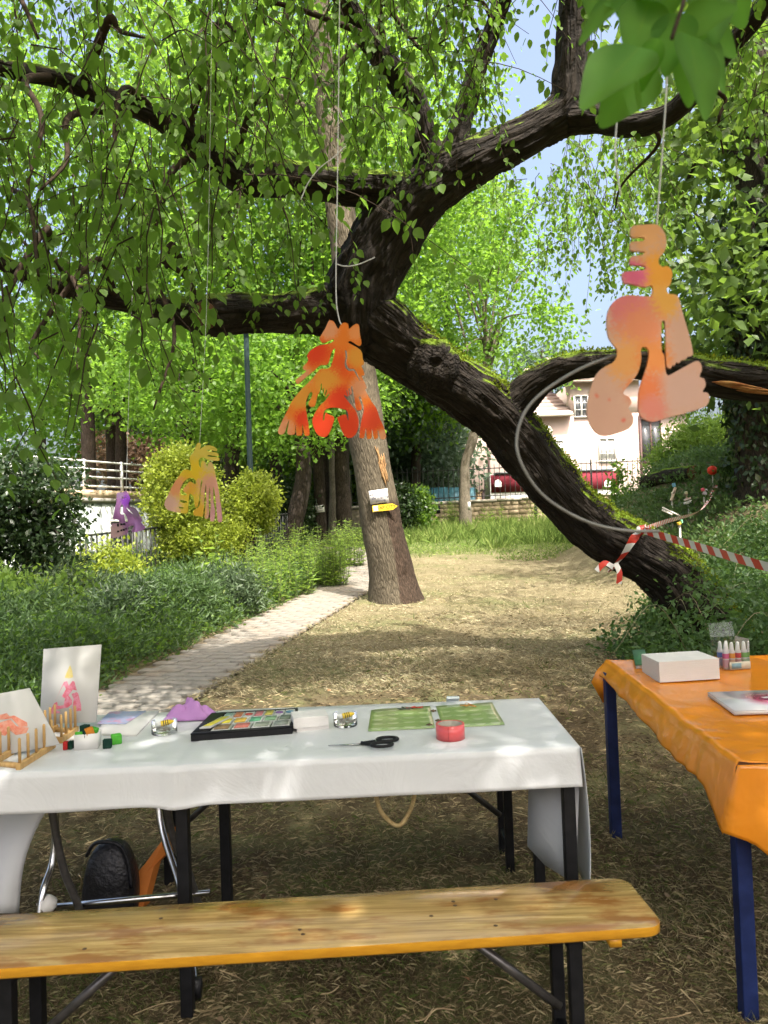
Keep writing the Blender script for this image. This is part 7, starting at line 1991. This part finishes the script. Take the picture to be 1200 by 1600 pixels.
V, F = flat_shape([(-L_ / 2 + .012, -.035), (-L_ / 2 + .078, -.035), (-L_ / 2 + .078, .035), (-L_ / 2 + .012, .035)], [], 0.002, lambda v: sf2((v[0], v[1], v[2] + .0055)))
add('grey_square', V, F, mat('grey_square_print', (0.45, 0.45, 0.46)), n2_)
V, F = text_shape('SAP CITY', 0.062, 0.002, lambda v: sf2((v[0] + .035, v[1], v[2] + .0055)))
add('lettering', V, F, blk, n2_)
d_ = D3 - 0.185
c0 = P(500, 795, d_)
n3_ = thing('white_notice', c0 - (0, 0, .1), 'small white notice pinned to the dark forked trunk', 'notice')
MB().box(c0, (14 * d_ / FPX, 0.008, 11 * d_ / FPX), (1, 0, 0.08)).build('paper', WHITE, n3_)
for k in range(3):
    MB().box(c0 + (0.0, -.0055, 0.05 - k * .05), (9 * d_ / FPX, 0.002, 0.016), (1, 0, 0.08)).build('text_line', mat('grey_print', (0.25, 0.25, 0.28)), n3_)
c0 = P(733, 790, D6 - .205)
n4_ = thing('small_notice', c0 - (0, 0, .14), 'narrow white notice on the slender tree trunk by the wall', 'notice')
MB().box(c0, (0.09, 0.012, 0.26)).build('plate', WHITE, n4_)
MB().box(c0 + (0, -.008, .08), (0.06, 0.003, 0.03)).build('print', bpy.data.materials['grey_print'], n4_)
bl_c = P(680, 796, WY - .08)
n5_ = thing('wall_plaque', bl_c - (0, 0, .15), 'dark plaque with a white emblem on the stone wall', 'plaque')
MB().box(bl_c, (0.40, 0.03, 0.30)).build('plate', BLACK, n5_)
MB().lathe([(0, .02), (.09, .02), (.10, .0)], bl_c + (0, 0, 0.02), 14, (0, -1, 0)).build('emblem', WHITE, n5_)

# ------------------------------------------------------------------ barrier tape
t = NT('red_white_tape'); oc = t.coord('UV'); sxx = t.n('ShaderNodeSeparateXYZ'); t.t.links.new(oc, sxx.inputs[0])
f_ = t.math('FRACT', t.math('ADD', t.math('MULTIPLY', sxx.outputs['X'], 5.2), t.math('MULTIPLY', sxx.outputs['Y'], 0.22)))
c = t.mix(t.math('GREATER_THAN', f_, 0.5), (0.74, 0.72, 0.68), (0.62, 0.05, 0.03))
tape_m = t.done(t.princ(c, 0.35, 0.4))
def ribbon(name, pts, width, parent, twist=0.0, wdir=(0, 0, 1)):
    pts = np.array(pts); V = []; U = []; L_ = 0
    for i, p in enumerate(pts):
        if i: L_ += np.linalg.norm(p - pts[i - 1])
        T = unit(pts[min(i + 1, len(pts) - 1)] - pts[max(i - 1, 0)])
        s_ = np.array(wdir, float); s_ = unit(s_ - T * np.dot(s_, T)); b_ = np.cross(T, s_)
        a = twist * i / len(pts); s_ = s_ * math.cos(a) + b_ * math.sin(a)
        V += [p - s_ * width / 2, p + s_ * width / 2]; U += [(L_, 0), (L_, 1)]
    F = [(2 * i, 2 * i + 2, 2 * i + 3, 2 * i + 1) for i in range(len(pts) - 1)]
    return add(name, V, F, tape_m, parent, True, uv=np.array(U))
kn = P(1003, 828, 6.45)
bt1 = thing('barrier_tape', kn, 'red and white barrier tape tied round the trunk and stretched to the right', 'tape', 'barrier tapes')
ribbon('span', spline([kn, P(1060, 845, 5.9), P(1120, 863, 5.3), P(1200, 886, 4.7), P(1330, 915, 4.0)], 8), 0.062, bt1, 0.25)
wr = [P(1003, 826, 6.5), P(990, 842, 6.46), P(975, 866, 6.5), P(960, 884, 6.6), P(955, 892, 6.75), P(960, 880, 7.1), P(990, 835, 7.2), P(1003, 822, 6.9), P(1003, 826, 6.5)]
ribbon('wrap', spline(wr, 6), 0.07, bt1, 0, (1, 0, 0.55))
ribbon('tail', spline([P(958, 886, 6.55), P(945, 880, 6.5), P(932, 892, 6.5)], 5), 0.05, bt1, 0.8)
ribbon('tail', spline([P(962, 880, 6.5), P(968, 895, 6.48), P(967, 912, 6.48)], 5), 0.045, bt1, 0.5, (1, 0, 0))
te_ = P(1330, 915, 4.0)
ske = thing('wooden_stake', on(te_[0] + .02, te_[1]), 'wooden stake holding the end of the barrier tape at the right', 'stake')
MB().bar(on(te_[0] + .02, te_[1], -.05), (te_[0] + .02, te_[1], te_[2] + .12), 0.035).build('shaft', rackwood, ske)
MB().hexa([(te_[0] + .02 + sx_ * .018, te_[1] + sy_ * .018, te_[2] + .12) for sx_, sy_ in ((-1, -1), (1, -1), (1, 1), (-1, 1))] + [(te_[0] + .02 + sx_ * .009, te_[1] + sy_ * .009, te_[2] + .135) for sx_, sy_ in ((-1, -1), (1, -1), (1, 1), (-1, 1))]).build('top', rackwood, ske)
mb = MB(); mb.lathe([(0, -.05), (.035, -.03), (.045, 0), (.03, .035), (0, .05)], kn, 9, (1, 0.3, 0.2)); Vk = np.array(mb.v); Vk += 0.012 * np.stack([vnoise(Vk * 30, s) for s in (1, 2, 3)], 1)
add('knot', Vk, mb.f, tape_m, bt1, True, uv=np.array([(q[0] * 2, q[2]) for q in Vk]))
bt2 = thing('barrier_tape', kn + (0.05, 0.05, 0), 'red and white barrier tape running back towards the bamboo', 'tape', 'barrier tapes')
ribbon('span', spline([kn + (0.04, 0.03, 0), P(1040, 815, 8.0), P(1095, 797, 10.5), P(1118, 762, 12.0), P(1135, 745, 12.5)], 10), 0.06, bt2, 2.0)

# ------------------------------------------------------------------ small coloured sculptures by the bamboo
stick = mat('pale_stick', (0.60, 0.55, 0.48), None, 10, 0.7)
def fig(label, px, py0, py1, d, parts):
    b0_ = P(px, py0, d); b0_ = on(b0_[0], d); tp_ = P(px, py1, d)
    o = thing('stick_sculpture', b0_, label, 'sculpture', 'small sculptures on sticks')
    MB().tube([b0_ - (0, 0, .03), tp_], 0.012, 6).build('stick', stick, o)
    for (dx, dy, sx_, sz_, col, nm, ang) in parts:
        c_ = P(px + dx, py1 + dy, d - .02); k_ = d / FPX
        MB().box(c_, (sx_ * k_, 0.04, sz_ * k_), (math.cos(ang), 0, math.sin(ang))).build(nm, mat(nm + '_paint', col), o, bevel=0.008)
fig('small stick figure with a blue head by the mossy log', 1050, 800, 782, 12.0, [(2, -10, 4, 22, (0.65, 0.5, 0.4), 'body', -0.35), (2, -12, 6, 4, (0.7, 0.6, 0.5), 'arm', 0.6), (3, -24, 5, 6, (0.15, 0.35, 0.5), 'head', 0.2)])
fig('small stick figure with white stacked plates by the mossy log', 1076, 800, 782, 11.8, [(-1, 3, 13, 4, (0.75, 0.72, 0.70), 'plate', 0.3), (-2, -2, 11, 3, (0.7, 0.55, 0.5), 'plate', 0.3), (-3, -7, 2, 8, (0.5, 0.3, 0.25), 'neck', 0.0), (-4, -12, 4, 4, (0.75, 0.68, 0.45), 'head', 0.2)])
fig('small pink and white stick ornament in front of the bamboo', 1100, 792, 770, 11.5, [(-2, -5, 5, 5, (0.65, 0.1, 0.15), 'petal', 0.4), (3, -4, 4, 4, (0.72, 0.7, 0.75), 'petal', 0.2), (1, 1, 6, 5, (0.6, 0.5, 0.6), 'petal', -0.4)])
fig('small yellow and green stick ornament below the barrier tape', 1062, 840, 818, 9.0, [(-1, 0, 5, 5, (0.75, 0.5, 0.05), 'petal', 0.4), (3, -3, 3, 6, (0.2, 0.5, 0.3), 'leaf', 0.1)])
c0 = P(1113, 735, 12.0); bo_ = on(c0[0], 12.0)
rf = thing('red_flower_ornament', bo_, 'bright red round flower ornament on a stick in front of the bamboo', 'ornament')
MB().tube([bo_, c0], 0.008, 6).build('stick', stick, rf)
redo = mat('bright_red', (0.75, 0.04, 0.015), None, 10, 0.5)
mb = MB(); mb.lathe([(0, -.06), (.05, -.05), (.075, -.01), (.07, .03), (.04, .06), (0, .065)], c0, 14, (0, 1, 0.2)); mb.build('bloom', redo, rf, True)
for k in range(2):
    a = P(1035, 793 + 4 * k, 11.0); b_ = P(1062 - 12 * k, 806 - 2 * k, 10.8)
    o = MB().tube([a, b_], 0.014, 6).build('white_rod', stick); tag(o, ['upper white rod lying by the log', 'lower short white rod lying by the log'][k], 'rod', 'white rods by the log')
print('objects', len(bpy.data.objects))
